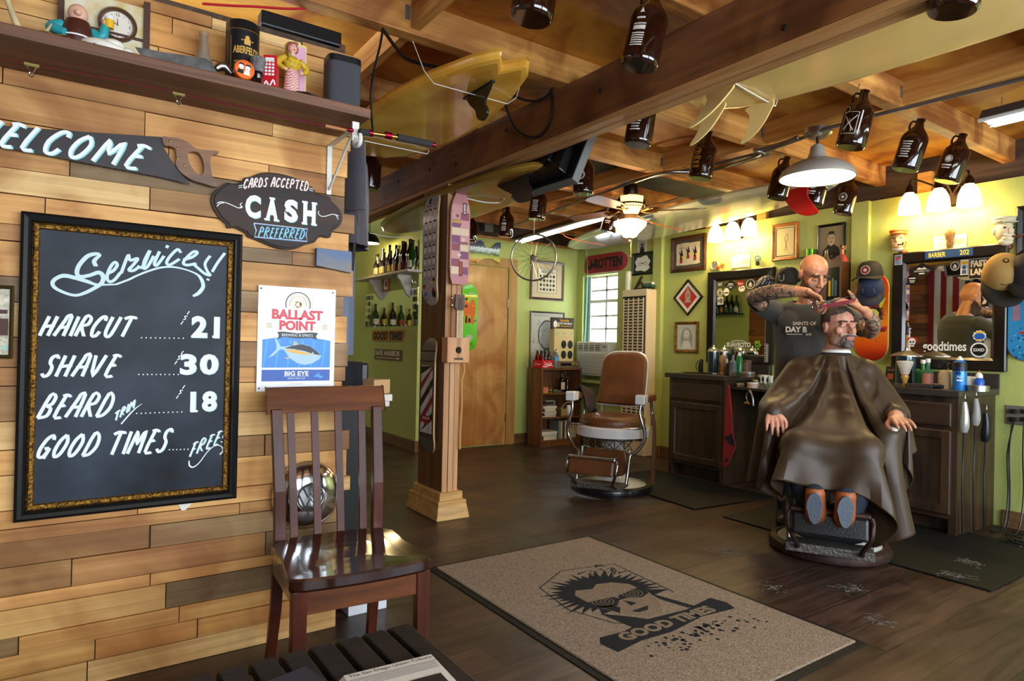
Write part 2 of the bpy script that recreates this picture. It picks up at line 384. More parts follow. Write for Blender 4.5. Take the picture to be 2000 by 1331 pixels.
struct(MB().b2((-1.9, -1.75, ZC), (5.2, 3.32, ZC+.03)).b2((-1.9, 3.32, ZC), (2.6, 8.2, ZC+.03)).b2((2.6, 4.02, ZC), (5.2, 8.2, ZC+.03)), 'ceiling', PLY)
struct(MB().b2((2.6, 3.32, ZC), (5.2, 4.02, ZC+.03)), 'ceiling_painted_panel', PLYBLUE)
for i, y in enumerate((-.8, 0, .8, 1.6, 2.4, 3.21, 4.0, 4.8, 5.6)):
    o = struct(MB().b2((-1.85, y-.02, ZJ), (5.02, y+.05, ZC)), 'ceiling_joist', JOIST, bev=.004)
b = MB()
hang = MB()
for y0, y1 in ((-.75, -.02), (.05, .78), (.85, 1.58), (1.65, 2.38), (2.45, 3.19), (3.26, 3.98), (4.05, 4.78)):
    for x in (1.13, 3.5):
        b.b2((x-.02, y0, ZJ+.02), (x+.02, y1, ZC))
        for s in (-.045, .022): hang.b2((x+s, y0, ZJ+.05), (x+s+.022, y0+.002, ZC-.03)); hang.b2((x+s, y1-.002, ZJ+.05), (x+s+.022, y1, ZC-.03))
struct(b, 'ceiling_blocking', JOISTY); struct(hang, 'trim_joist_hangers', GALV)
# main beam on the post: two stained planks with raw lower edges
b = MB().b2((1.935, -1.6, 2.125), (1.988, 6.2, ZJ)).b2((1.994, -1.6, 2.125), (2.05, 6.2, ZJ)).b2((1.938, -1.6, 2.10), (1.988, 6.2, 2.125), 1).b2((1.994, -1.6, 2.10), (2.048, 6.2, 2.125), 1)
for y in (.35, 1.25, 2.15, 2.9, 3.45, 3.8, 4.3, 5.0):
    b.lathe([(0, .006), (.011, .005), (.013, 0)], 2, 8, (1.935, y, 2.24), 'X') if 0 else b.box((1.932, y, 2.22+.05*math.sin(y*9)), (.006, .02, .02), 2, (.6, 0, 0))
struct(b, 'ceiling_beam', [BEAMF, BEAMU, DARKM], bev=.003)
# post under it
b = MB().b2((1.935, 3.552, 0), (1.972, 3.885, 2.10)).b2((1.978, 3.55, 0), (2.012, 3.88, 2.10), 1).b2((2.018, 3.556, 0), (2.05, 3.87, 2.10), 1).b2((1.936, 3.5495, 0), (1.972, 3.552, 2.1), 1)
struct(b, 'column_post', [POSTL, POSTF], bev=.002)
b = MB().b2((1.91, 3.525, 0), (2.075, 3.905, .165)).b2((1.892, 3.507, 0), (2.093, 3.923, .115))
b.box((1.9925, 3.715, .045), (.235, .45, .09), 0, top=(.86, .93))
struct(b, 'trim_post_base', PINETRIM, bev=.006)
# pallet-board wall on the left, boards laid as real planks
b = MB().b2((-1.85, 2.432, 0), (.86, 2.55, 2.23), 1)
z = 0.; rnd = random.Random(5)
while z < 2.2:
    h = rnd.choice((.04, .05, .055, .065, .075, .085, .09, .105)); h = min(h, 2.245-z); x = -1.85
    if 2.245-z-h < .035: h = 2.245-z
    while x < .84:
        w = rnd.uniform(.25, .85); x1 = x+w
        end = .895+rnd.uniform(-.035, .02)
        if x1 > .72: x1 = end
        y = 2.41+rnd.uniform(-.005, .007)
        b.b2((x+.0015, y, z+.0015), (x1-.0015, 2.435, z+h-.0015), 0)
        x = x1
    z += h
struct(b, 'wall_left', [PINE, OLDW])
b = MB().b2((.79, 2.552, 0), (.845, 7.95, 2.33), 1); z = 0
while z < 2.25:
    h = rnd.choice((.07, .09, .1, .12)); y = 2.47
    while y < 6.3:
        y1 = min(6.35, y+rnd.uniform(.5, 1.2)); b.b2((.846, y+.002, z+.002), (.865+rnd.uniform(0, .012), y1, z+h-.002), 0); y = y1
    z += h
b.b2((.845, 6.35, 0), (.87, 7.95, 2.33), 2)
struct(b, 'wall_side', [PINE_Y, OLDW, GREENW])
# green plaster walls
b = MB().b2((2.88, 5.85, 0), (4.95, 5.97, ZT)).b2((4.95, 5.85, 0), (5.1, 5.97, ZT))
struct(b, 'wall_back', GREENW)
struct(MB().b2((2.88, 5.97, 0), (3.0, 8.0, ZC)), 'wall_bottle', GREENW)
b = MB().b2((4.95, -1.6, 0), (5.10, 5.16, ZT)).b2((4.95, 5.16, 0), (5.10, 5.74, .70)).b2((4.95, 5.16, 1.915), (5.10, 5.74, ZT)).b2((4.95, 5.74, 0), (5.10, 5.85, ZT))
b.b2((4.90, 4.49, 0), (4.95, 4.60, ZT)).b2((4.91, 2.455, 0), (4.95, 2.58, ZT))
struct(b, 'wall_right', GREENW)
struct(MB().b2((.86, 8.0, 0), (3.0, 8.1, ZC)), 'wall_rear', GREENW)
b = MB().b2((-1.9, -1.75, 0), (-1.8, 2.42, ZC)); struct(b, 'wall_street_side', mat('grey_wall', '8a8378', .8))
b = MB()
for x0, x1 in ((-1.9, -.6), (1.7, 2.0), (4.5, 5.2)): b.b2((x0, -1.75, 0), (x1, -1.6, ZC))
b.b2((-.6, -1.75, 2.1), (4.5, -1.6, ZC)).b2((-.6, -1.75, 0), (1.7, -1.6, .8)).b2((2.0, -1.75, 0), (4.5, -1.6, .8))
struct(b, 'wall_front', mat('grey_wall', '8a8378', .8))
# ledger boards and stud ends over the plaster
b = MB().b2((5.0, -1.6, ZT), (5.1, 5.9, ZC)); 
for y in (-1.2, -.4, .4, 1.25, 2.05, 2.62, 3.35, 3.9, 4.5, 5.3): b.b2((4.955, y, ZT), (5.0, y+.09, ZJ+.03), 1)
struct(b, 'trim_ledger', [OLDW, JOISTY])
b = MB().b2((2.9, 5.9, ZT), (5.0, 5.97, ZC)).b2((2.9, 5.86, ZT), (5.0, 5.9, ZT+.03), 1)
struct(b, 'trim_ledger_back', [OLDW, JOISTY])
struct(MB().b2((2.862, 5.83, 0), (2.88, 8, .11)), 'baseboard_bottle', BASEW, bev=.004)
struct(MB().b2((2.862, 5.832, 0), (3.28, 5.85, .11)).b2((4.08, 5.832, 0), (4.95, 5.85, .11)), 'baseboard_back', BASEX, bev=.004)
struct(MB().b2((4.93, 2.74, 0), (4.95, 5.85, .11)).b2((4.93, -1.6, 0), (4.95, 1.6, .11)).b2((4.88, 4.47, 0), (4.90, 4.62, .11)), 'baseboard_right', BASEW, bev=.004)
# door
DOORW = wood('door_ply', 'a87640', 'cc9c58', 'Z', 3.2, 9, .45, knots='d8b48c', coat=.2); DTRIM = wood('door_trim', '9a7238', 'bd9150', 'Z', 6, 10, .5)
d = struct(MB().b2((3.32, 5.835, .012), (3.945, 5.849, 1.925)), 'door_1', DOORW, bev=.002)
h = MB()
for z in (.3, 1.55): h.box((3.951, 5.832, z), (.012, .012, .09))
part(h, 'hinge', STEEL, d)
b = MB().b2((3.96, 5.828, 0), (4.075, 5.849, 2.04)).b2((3.21, 5.828, 0), (3.312, 5.849, 2.04)).b2((3.312, 5.828, 1.935), (3.96, 5.849, 2.04))
struct(b, 'trim_door', DTRIM, bev=.003)
# window with six-over panes, deep in the recess
b = MB(); fx = 5.06
for y in (5.175, 5.44, 5.725): b.b2((fx-.012, y-.014, 1.12), (fx+.012, y+.014, 1.91))
for z in (1.125, 1.30, 1.45, 1.61, 1.745, 1.90): b.b2((fx-.012, 5.17, z-.011), (fx+.012, 5.73, z+.011))
for y in (5.19, 5.71): b.b2((fx-.03, y-.02, 1.10), (fx+.02, y+.02, 1.915))
b.b2((fx-.035, 5.16, 1.60), (fx+.01, 5.74, 1.635))
w = struct(b, 'window_1', WPLAS)
part(MB().b2((fx+.0, 5.18, 1.12), (fx+.004, 5.72, 1.9)), 'pane', GLASS, w)
struct(MB().b2((4.98, 5.724, 1.1), (5.05, 5.738, 1.91)), 'trim_window_sash', mat('sash_green', '2f8070', .5))
struct(MB().b2((4.78, 5.14, .69), (4.95, 5.845, .715)).b2((4.95, 5.16, .70), (5.1, 5.74, .715)).b2((5.03, 5.16, .715), (5.08, 5.74, 1.12)), 'trim_window_sill', GREENW)
# ------------------------------------------------------------------ things on the pallet-board wall
CHALK = mat('chalkboard', '343c48', .45, var=.55, vs=3.0, c2='0c0e11', spec=.22)
GILT = mat('gilt_moulding', 'c08a34', .35, .7, var=.8, vs=140, c2='3a2812', bump=.9, bs=120)
CHALKW, CHALKT = mat('chalk_white', 'eef2f4', .7), mat('chalk_teal', '8fd0d4', .7)
o = wp('A', 247, 717, .03); c1, c2 = wp('A', 41, 411.5, .03), wp('A', 462.5, 974, .03)
cw, chh = c2.x-c1.x, c1.z-c2.z; o = (c1+c2)/2; OCB = Vector((o.x, 2.41, o.z))
T = thing('chalkboard', 'large framed chalkboard listing services and prices on the board wall', 'chalkboard', OCB)
b = MB(); frame_loft(b, cw, chh, [(0, 0), (0, -.026), (.008, -.031), (.018, -.026), (.024, -.028), (.029, -.02)], [0]*5)
part(b, 'frame', BLACK, T)
b = MB(); frame_loft(b, cw, chh, [(.029, -.02), (.034, -.026), (.044, -.024), (.047, -.014)], [0]*3); part(b, 'gilt_border', GILT, T, 'ornate gilt inner border')
bd = part(MB().b2((-cw/2+.045, -.014, -chh/2+.045), (cw/2-.045, -.004, chh/2-.045)), 'board', CHALK, T)
C = lambda u, v: wl('A', u, v, OCB, .015)
b = MB()
def hand(s, p0, p1, h, sl=.42, wd=.0092, arc=0, k=.82, sh=(2, .9)):
    letters(b, C, s, p0, p1, h, sl, wd*.55, -.0148, 1, arc, k, sh); letters(b, C, s, p0, p1, h, sl, wd, -.0152, 0, arc, k)
hand('HAIRCUT', (77, 656), (257, 658), 38); hand('SHAVE', (78, 736), (228, 735), 41, .38)
hand('BEARD', (72, 817), (217, 813), 44); hand('TRIM', (222, 824), (264, 795), 17, .2, .004)
hand('GOOD', (70, 895), (190, 889), 43); hand('TIMES', (209, 889), (330, 882), 44, .35); hand('FREE!', (369, 893), (437, 862), 26, .3, .0045)
for (u, v) in ((359, 634), (347, 712), (350, 779)): letters(b, C, '$', (u-8, v), (u+10, v), 26, .25, .003, -.0152, 0)
for p, q, n in (((276.5, 660), (358, 661), 10), ((271, 732), (348, 732), 10), ((267, 808), (355, 805), 11), ((331, 879), (367, 878), 6)):
    for i in range(n):
        t = i/(n-1); b.disc(*C(p[0]+(q[0]-p[0])*t, p[1]+(q[1]-p[1])*t), .0022, -.0152, 0, 8)
for s, u0, u1, v0, v1 in (('21', 373, 429, 619, 660), ('30', 351, 427, 692, 733), ('18', 371, 424, 764, 806)):
    (x0, z0), (x1, z1) = C(u0, v1), C(u1, v0)
    for k, mm in ((.0022, 1), (0, 0)): b.text(s, (x0+x1)/2+k, (z0+z1)/2-k*.5, x1-x0, z1-z0, -.0148-(.0004 if not mm else 0), mm, bold=.045, sp=1.15)
SN = [0]
for uu, vv, ww in ((421, 658.5, 13), (380, 804, 13)):                # slab feet of the ones
    (x0, z0), (x1, z1) = C(uu-ww/2, vv+2), C(uu+ww/2, vv-2.5); b.rect((x0+x1)/2, (z0+z1)/2, x1-x0, z1-z0, -.0153, 0)
def script(pts, w):
    w = [x*1.2 for x in w] if isinstance(w, list) else w
    SN[0] += 2e-5; q = [C(*p) for p in Z3(pts)]; b.ribbon([(x+.0035, z-.001) for x, z in q], .0025, -.0148-SN[0], 0, 5); b.ribbon(q, w, -.0154-SN[0], 2, 5)
script([(750, 480), (735, 440), (778, 392), (740, 385), (680, 405), (620, 470), (600, 530), (625, 562), (700, 552), (770, 530), (805, 560), (795, 610), (740, 650), (660, 690), (590, 708), (510, 690), (430, 650), (410, 610), (440, 575), (500, 555), (580, 570), (680, 600), (760, 625), (900, 622)], [.009, .01, .006, .009, .01, .01, .01, .009, .009, .01, .011, .01, .009, .008, .007, .007, .008, .009, .009, .01, .01, .009, .006, .003])
script([(900, 622), (1000, 585), (1060, 555), (1150, 520), (1250, 492), (1350, 487), (1450, 508), (1530, 540), (1570, 580), (1585, 640), (1550, 690), (1505, 715)], [.003, .004, .003, .004, .005, .005, .004, .005, .009, .01, .01, .006])
for st in ([(845, 535), (885, 515), (915, 470), (895, 450), (860, 490), (835, 560), (850, 600), (890, 590), (940, 530)], [(945, 535), (1000, 395), (1015, 435), (1075, 420), (1040, 470), (1005, 510), (1040, 515), (1080, 490)], [(1070, 480), (1110, 490), (1130, 430), (1170, 358), (1120, 488), (1150, 485), (1200, 400)], [(1245, 365), (1205, 455), (1225, 472), (1280, 400)], [(1410, 375), (1385, 350), (1330, 400), (1300, 450), (1325, 470), (1400, 425)], [(1430, 430), (1500, 410), (1540, 375), (1510, 368), (1460, 410), (1430, 455), (1460, 472), (1530, 460)], [(1640, 400), (1600, 460), (1618, 520), (1640, 550), (1600, 540), (1550, 500), (1515, 470)], [(1755, 378), (1700, 450), (1655, 525)], [(1310, 318), (1298, 338)], [(1625, 578), (1620, 592)]): script(st, .009)
b.ribbon([C(*p) for p in Z4([(945, 515), (1010, 440), (1060, 390), (1110, 355)])], [.004, .004, .003, .001], -.0152, 0, 5)
b.ribbon([C(*p) for p in Z4([(1475, 800), (1480, 840), (1512, 850), (1560, 810), (1620, 730), (1680, 682), (1728, 690), (1738, 725), (1715, 752)])], [.003, .005, .004, .003, .003, .003, .003, .004, .005], -.0152, 0, 5)
part(b, 'lettering', [CHALKW, CHALKT, mat('chalk_pale', 'cfe6e6', .7)], bd, 'white and teal hand lettering')

# hand saw painted WELCOME
o = wp('A', 200, 300); T = thing('hand_saw', 'old hand saw painted with white lettering on the board wall', 'saw', o)
C = lambda u, v: wl('A', u, v, o, .022)
tp = [(-40, 236), (0, 245), (160, 257), (316, 267.5), (320, 288), (335, 313), (350, 335), (371, 359)]; xs = sorted({p[0] for p in tp} | {-40+8*i for i in range(45)}); itp = lambda x, P_: float(np.interp(x, [p[0] for p in P_], [p[1] for p in P_])); bt_ = [(-40, 280), (340, 352), (371, 361)]
b = MB(); vs = []
for i, x in enumerate(xs): vs += [(C(x, itp(x, tp))[0], -.021, C(x, itp(x, tp))[1]), (C(x, itp(x, bt_))[0], -.021, C(x, itp(x, bt_)-(1.6 if i % 2 and x < 335 else 0))[1])]
b.add(vs, [(2*i+1, 2*i+3, 2*i+2, 2*i) for i in range(len(xs)-1)]); bb = part(b, 'blade', mat('rusty_blade', '3a3434', .5, .4, var=.3, vs=9), T); sd_ = bb.modifiers.new('solid', 'SOLIDIFY'); sd_.thickness = .0015
b = MB()
for k, mm, off in ((.0095, 1, (3.4, 1.6)), (.0105, 0, (0, 0))): letters(b, C, 'WELCOME', (-66, 272), (282, 332), 43, .55, k, -.0213-(0 if mm else .0012), mm, 0, .8, off)
part(b, 'lettering', [CHALKW, CHALKT], bb, 'white brush lettering')
hd = [(317, 268), (330, 269), (346, 271), (365, 278), (382, 291), (400, 294), (424, 296), (425, 301), (414, 304), (410, 314), (411, 330), (415, 347), (425, 361), (419, 366), (397, 359), (374, 352), (353, 338), (343, 322), (344, 305), (341, 291), (330, 286), (320, 284)]
hole = [(372, 297), (366, 303), (369, 318), (378, 333), (389, 343), (397, 338), (397, 318), (388, 300)]
hp = [(p[0], p[1]) for p in crom([C(*p)+(0,) for p in hd], 3, True)]; ho = [(p[0], p[1]) for p in crom([C(*p)+(0,) for p in hole], 3, True)]
i0 = min(range(len(hp)), key=lambda i: (hp[i][0]-ho[0][0])**2+(hp[i][1]-ho[0][1])**2)
hh = part(MB().prism(hp[i0:]+hp[:i0+1]+(ho+ho[:1] if 1 else ho), -.03, -.012), 'handle', wood('saw_handle_wood', '3a2012', '8a5a30', 'X', 9, 6, .4, coat=.3), T)
b = MB()
for u, v in ((332, 277), (346, 292), (346, 311), (360, 324)): b.lathe([(0, -.004), (.003, -.0035), (.004, 0)], 0, 10, (C(u, v)[0], -.03, C(u, v)[1]), 'Y') if 0 else b.ell((C(u, v)[0], -.03, C(u, v)[1]), (.0042, .002, .0042))
part(b, 'rivets', mat('brass', 'b08a4a', .35, 1.), hh)

# CASH plaque
o = wp('A', 541, 411); T = thing('wooden_plaque', 'dark scalloped wooden plaque asking for cash on the board wall', 'plaque', o)
C = lambda u, v: wl('A', u, v, o, .02)
ol = Z5([(50, 345), (75, 295), (125, 258), (165, 230), (180, 222), (222, 233), (268, 228), (300, 205), (312, 186), (360, 178), (430, 150), (505, 143), (600, 155), (690, 180), (780, 222), (845, 262), (870, 300), (905, 318), (950, 328), (985, 342), (990, 368), (1035, 408), (1072, 465), (1078, 520), (1050, 572), (1000, 605), (988, 650), (960, 656), (915, 648), (885, 662), (862, 692), (790, 710), (720, 740), (650, 748), (560, 735), (470, 700), (385, 665), (335, 645), (325, 622), (270, 590), (225, 575), (180, 582), (168, 545), (125, 512), (80, 450), (55, 395)])
ol = outline(C, ol, 2); cx = sum(p[0] for p in ol)/len(ol); cz = sum(p[1] for p in ol)/len(ol)
PLQ = wood('plaque_stain', '170f0b', '40261a', 'X', 6, 12, .65)
pl = part(MB().prism(ol, -.014, -.002).prism([(cx+(x-cx)*.955, cz+(z-cz)*.955) for x, z in ol], -.02, -.014), 'board', PLQ, T, bev=.002)
b = MB()
for mm, off in ((1, (1.3, .9)), (0, (0, 0))):
    letters(b, C, 'CARDS ACCEPTED', (475, 368.5), (603, 374), 17, .12, .0034 if not mm else .002, -.0206-(0 if mm else .0003), 2 if mm else 0, 6, .82, off)
    letters(b, C, 'PREFERRED', (504, 462), (595, 467.5), 18, .2, .0034 if not mm else .002, -.0206-(0 if mm else .0003), 3 if mm else 1, 0, .82, off)
letters(b, C, '=', (466, 372), (475, 371), 14, 0, .002, -.0209, 0); letters(b, C, '=', (604, 376), (613, 380), 14, 0, .002, -.0209, 0)
for ch, pts in (('C', (310, 440, 333, 497)), ('A', (463, 583, 352, 518)), ('S', (615, 730, 368, 530)), ('H', (755, 875, 385, 550))):
    (x0, z0), (x1, z1) = C(400+pts[0]/3.996, 300+pts[3]/3.996), C(400+pts[1]/3.996, 300+pts[2]/3.996)
    for k, mm in ((.002, 1), (0, 0)):
        X0, Zc = (x0+x1)/2+k, (z0+z1)/2-k; w_, h_ = x1-x0, z1-z0; y = -.0206-(0 if mm else .0003)
        b.text(ch, X0, Zc, w_*(.82 if ch in 'AH' else .95), h_, y, mm, bold=.05)
        if ch in 'AH':
            for q in ((-.32, -.46), (.32, -.46))+(((-.32, .46), (.32, .46)) if ch == 'H' else ((0, .46),)): b.rect(X0+q[0]*w_, Zc+q[1]*h_, w_*.36, h_*.08, y-.0001, mm)
        else: b.plate([(X0-.36*w_-.004, Zc), (X0-.36*w_+.004, Zc-.006), (X0-.36*w_+.006, Zc), (X0-.36*w_+.004, Zc+.006)], y-.0001, mm)
for pts in ([(290, 385), (275, 400), (292, 420), (262, 425), (215, 405), (165, 385), (120, 378), (95, 390)], [(268, 428), (292, 412)], [(95, 415), (115, 392), (150, 385)], [(890, 450), (885, 470), (910, 490), (950, 488), (990, 475), (1025, 480), (1045, 490)], [(1020, 478), (1042, 515)]): b.ribbon([C(*p) for p in Z5(pts)], .0025, -.0209, 0, 4)
bn = [(383, 543), (803, 590), (790, 632), (800, 686), (388, 650), (402, 600), (383, 543)]
b.ribbon([C(*p) for p in Z5([(x-4, y+5) for x, y in bn])], .0022, -.0206, 3); b.ribbon([C(*p) for p in Z5(bn)], .0018, -.0209, 0)
part(b, 'lettering', [CHALKW, CHALKT, mat('salmon_paint', 'd98a72', .6), mat('sky_paint', '4a86c8', .6)], pl, 'white and teal painted lettering')

# beer sign (tin)
a_, b_ = wp('A', 506, 557, .004), wp('A', 652, 762, .004); o = Vector(((a_.x+b_.x)/2-.002, 2.405, (a_.z+b_.z)/2)); sw, sh = b_.x-a_.x, a_.z-b_.z
T = thing('tin_sign', 'white tin beer sign with a leaping blue tuna on the board wall', 'sign', o, rot=(0, 0, 0))
tb = part(MB().b2((-sw/2, -.002, -sh/2), (sw/2, 0, sh/2)), 'panel', mat('sign_enamel', 'eef0ee', .3), T)
b = MB(); f = lambda fx, fz: ((fx-.5)*sw, (.5-fz)*sh); SY = -.0026
REDS, BLS, DKB = 0, 1, 2
b.text('BALLAST', *f(.5, .265), .66*sw, .098*sh, SY, 0, bold=.05); b.text('POINT', *f(.5, .37), .47*sw, .095*sh, SY, 0, bold=.05)
for r0, r1, mm in ((.152, .165, 2), (.135, .14, 6), (.08, .085, 6)):
    n = 18; vs = [(r*sw*math.cos(PI*(-.1+1.2*i/n)), SY, (.5-.165)*sh+r*sw*math.sin(PI*(-.1+1.2*i/n))) for r in (r0, r1) for i in range(n+1)]; b.add(vs, [(n+1+i, n+2+i, i+1, i) for i in range(n)], mm)
for i in range(22):
    a = PI*(-.05+1.1*i/21); b.rect(.11*sw*math.cos(a), (.5-.165)*sh+.11*sw*math.sin(a), .009*sw, .02*sw, SY, 6)
for i in range(9): b.disc(.035*sw*math.cos(i*2.4), (.5-.165)*sh+.035*sw*math.sin(i*2.4), .016*sw, SY, 6, 6)
for s in (-1, 1):
    for k in range(3): b.rect(s*.36*sw, (.5-.375)*sh+(k-1)*.018*sh, .07*sw, .008*sh, SY, 6)
b.plate([f(.24, .435), f(.32, .43), f(.5, .442), f(.68, .43), f(.77, .435), f(.745, .47), f(.76, .50), f(.68, .485), f(.5, .492), f(.32, .482), f(.25, .50), f(.262, .465)], SY-.0004, 2)
b.text('BREWING & SPIRITS', *f(.5, .462), .4*sw, .026*sh, SY-.0007, 5)
pan = [f(.06, .775), f(.94, .775), f(.94, .51)]+[f(.94-.88*i/10, .51-.035*math.sin(PI*i/10)) for i in range(1, 10)]+[f(.06, .51)]
b.plate(pan, SY, 1)
for i in range(6): b.plate([f(.1+.15*i, .51), f(.14+.15*i, .51), f(.09+.15*i, .77), f(.07+.15*i, .77)], SY-.0001, 9)
fish = [f(x, z) for x, z in ((.29, .575), (.2, .46), (.235, .565), (.235, .6), (.13, .685), (.2, .66), (.28, .6), (.33, .605), (.4, .68), (.5, .73), (.6, .75), (.7, .735), (.8, .69), (.82, .66), (.76, .61), (.66, .565), (.56, .545), (.5, .56), (.45, .515), (.455, .555), (.38, .57))]
b.plate(fish, SY-.0004, 7)
b.plate([f(x, z) for x, z in ((.33, .59), (.45, .562), (.56, .548), (.67, .57), (.76, .615), (.81, .655), (.7, .64), (.6, .615), (.45, .595))], SY-.0006, 2)
b.plate([f(x, z) for x, z in ((.33, .605), (.45, .60), (.6, .625), (.72, .655), (.6, .65), (.45, .635))], SY-.0007, 8)
b.plate([f(x, z) for x, z in ((.46, .51), (.52, .548), (.5, .558))], SY-.0007, 8); b.plate([f(x, z) for x, z in ((.34, .68), (.42, .675), (.37, .695))], SY-.0007, 8)
b.plate([f(x, z) for x, z in ((.38, .545), (.55, .60), (.5, .605))], SY-.0008, 2); b.disc(*f(.705, .632), .012*sw, SY-.0008, 5, 10); b.disc(*f(.705, .632), .007*sw, SY-.0009, 2, 8)
b.plate([f(.06, .795), f(.94, .795), f(.94, .905), f(.06, .905)], SY, 3)
b.text('BIG EYE', *f(.5, .832), .31*sw, .045*sh, SY-.0003, 5, bold=.03); b.text('INDIA PALE ALE', *f(.5, .879), .22*sw, .014*sh, SY-.0003, 5); b.rect(*f(.5, .862), .33*sw, .002*sh, SY-.0003, 5)
b.plate([f(x, z) for x, z in ((.76, .84), (.78, .84), (.78, .825), (.8, .825), (.8, .85), (.86, .86), (.82, .885), (.79, .87), (.72, .865))], SY-.0003, 9)
b.text('San Diego IPA', *f(.5, .932), .18*sw, .018*sh, SY, 6); b.rect(*f(.5, .975), .22*sw, .026*sh, SY, 6); b.text('BALLASTPOINT.COM', *f(.5, .975), .19*sw, .012*sh, SY-.0003, 0)
part(b, 'print', [mat('sign_red', 'd22a3a', .4), mat('sign_blue', '1c7fd0', .35), mat('sign_black', '17171c', .4), mat('sign_navy', '1b4fa8', .35), WHITE, WHITE, mat('sign_tan', 'c9a65c', .5), mat('tuna_silver', '9fc0d8', .3), mat('tuna_yellow', 'e0a62a', .35), mat('sign_light_blue', '3f97de', .4)], tb, 'printed tuna, lettering and blue panels')
b = MB()
for fx, fz in ((.03, .03), (.96, .03), (.03, .97), (.96, .97)): b.ell((*f(fx, fz)[:1], -.003, f(fx, fz)[1]), (.003, .001, .003))
part(b, 'tacks', DARKM, T)

# hubcap, blue block, small frame, paper tag
o = wp('A', 598, 966, .01); T = thing('hubcap', 'round chrome car hubcap hung low on the board wall behind the chair', 'hubcap', o)
dome = part(MB().lathe([(.126, .0), (.126, -.012), (.112, -.03), (.085, -.044), (.055, -.05), (.052, -.047), (0, -.047)][::1], 0, 40, ax='Z').v and MB(), 'dome', CHROME, T) if 0 else None
b = MB(); b.M = Matrix.Rotation(PI/2, 4, 'X'); b.lathe([(0, .052), (.05, .052), (.053, .056), (.085, .05), (.112, .034), (.126, .014), (.126, 0)], 0, 44); dome = part(b, 'dome', CHROME, T)
b = MB()
b.ring(0, 0, .043, .048, -.0535, 0, 32)
for pts in ([(-.026, .034), (-.008, -.002), (0, .014), (.008, -.002), (.026, .034)], [(-.042, .012), (-.02, -.036), (0, -.006), (.02, -.036), (.042, .012)]): b.ribbon(pts, .0065, -.0535, 0)
part(b, 'emblem', mat('emblem_black', '1a1a1e', .4), dome, 'dark round emblem')
o = wp('A', 652, 510); a_, b_ = wp('A', 619, 485, .02), wp('A', 687, 528, .02)
b = MB().prism([wl('A', *p, o, .02) for p in ((618.5, 484), (687.5, 492), (687, 534), (617.5, 519))], -.022, 0)
single(b, 'wood_block', 'weathered grey wood offcut with blue paint at the end of the board wall', 'wood block', wood('weathered_blue', '3f6ea4', '8d8478', 'X', 5, 5, .8), o, bev=.003)
o = wp('A', 2, 629); T = thing('picture_frame', 'small silver picture frame at the left edge beside the chalkboard', 'picture', o)
fr = MB(); frame_loft(fr, .06, .215, [(0, 0), (0, -.015), (.004, -.018), (.01, -.012), (.011, -.006)], [0]*4); part(fr, 'frame', mat('dark_gilt', '5a4a2a', .4, .6), T)
b = MB().rect(0, 0, .04, .2, -.006, 0).rect(0, -.015, .035, .05, -.0065, 1).disc(.012, -.075, .011, -.0065, 2, 12, .009).rect(.0, .03, .03, .012, -.0065, 1); part(b, 'print', [mat('silver_print', 'aaa08a', .4, .4, var=.5, vs=90), mat('print_brown', '4a2a20', .6), mat('print_mint', 'a8c8b8', .6)], T)
o = wp('A', 361, 989); single(MB().prism([wl('A', *p, o, .004) for p in ((347, 985), (376, 983), (362, 997), (355, 998))], -.004, -.003), 'paper_tag', 'small white paper scrap poking out below the chalkboard', 'paper', PAPER, o)

# ------------------------------------------------------------------ the long plank shelf and what stands on it
SHZ = 1.915
SHW = wood('shelf_plank', '3c2317', '7d5238', 'X', 6, 12, .55, bump=.4)
single(MB().b2((-1.3, -.135, -.0165), (1.36, .135, .0165)), 'plank_shelf', 'long rough dark plank shelf above the chalkboard', 'shelf', SHW, (-.505, 2.275, SHZ-.0165), bev=.004)
T = thing('shelf_bracket', 'white metal shelf bracket with a hook under the plank shelf', 'bracket', wp('A', 643, 320)); o = T.location
b = MB().b2((-.009, -.004, -.118), (.009, 0, .068)); part(b, 'wall_strap', WPLAS, T)
h_ = wl('A', 643, 262, o)[1]
arm = MB().b2((-.009, -.268, .064), (.009, 0, .069)); part(arm, 'shelf_arm', WPLAS, T)
part(MB().tube([(0, -.006, -.10), (0, -.25, .062)], .0045, 0, 8), 'brace', WPLAS, T)
b = MB().b2((-.012, -.272, .02), (.012, -.266, .085)); b.tube([(0, -.268, .03), (0, -.275, .005), (0, -.305, -.002), (0, -.318, .012), (0, -.315, .03)], .007, 0, 8, smooth=4, flat=1.6); part(b, 'hook', WPLAS, T)
# fishing rod
Yr = 2.115; P = lambda u, v: PY(u, v, Yr)
tip, h0 = P(-140, 90), P(622, 244.5); T = thing('fishing_rod', 'dark red fishing rod resting in the hook below the plank shelf', 'fishing rod', h0); q = lambda u, v: P(u, v)-h0
part(MB().tube([tip-h0, q(250, 160), q(450, 205), q(640, 248), q(690, 255)], [.0018, .003, .004, .005, .006], 0, 8), 'blank', mat('rod_red', '5a1a1a', .25, coat=.5), T)
b = MB().tube([q(635, 246), q(676, 254.5)], .0062, 0, 10); part(b, 'thread_wrap', mat('rod_wrap', 'a86a3a', .5), T)
part(MB().tube([q(702, 257), q(722, 260)], .0115, 0, 12), 'fore_grip', mat('foam_grip', '2c2a2a', .9), T)
b = MB().tube([q(721, 259.5), q(727, 260.5)], .0125, 1, 12).tube([q(727, 260.5), q(778, 268.5)], .0075, 0, 12).tube([q(752, 263.5), q(764, 266)], .0125, 1, 12).tube([q(681, 253.5), q(688, 254.5)], .0075, 1, 12); part(b, 'reel_seat', [mat('brass', 'b08a4a', .35, 1.), mat('anodised_red', 'a3102c', .25, .9)], T)
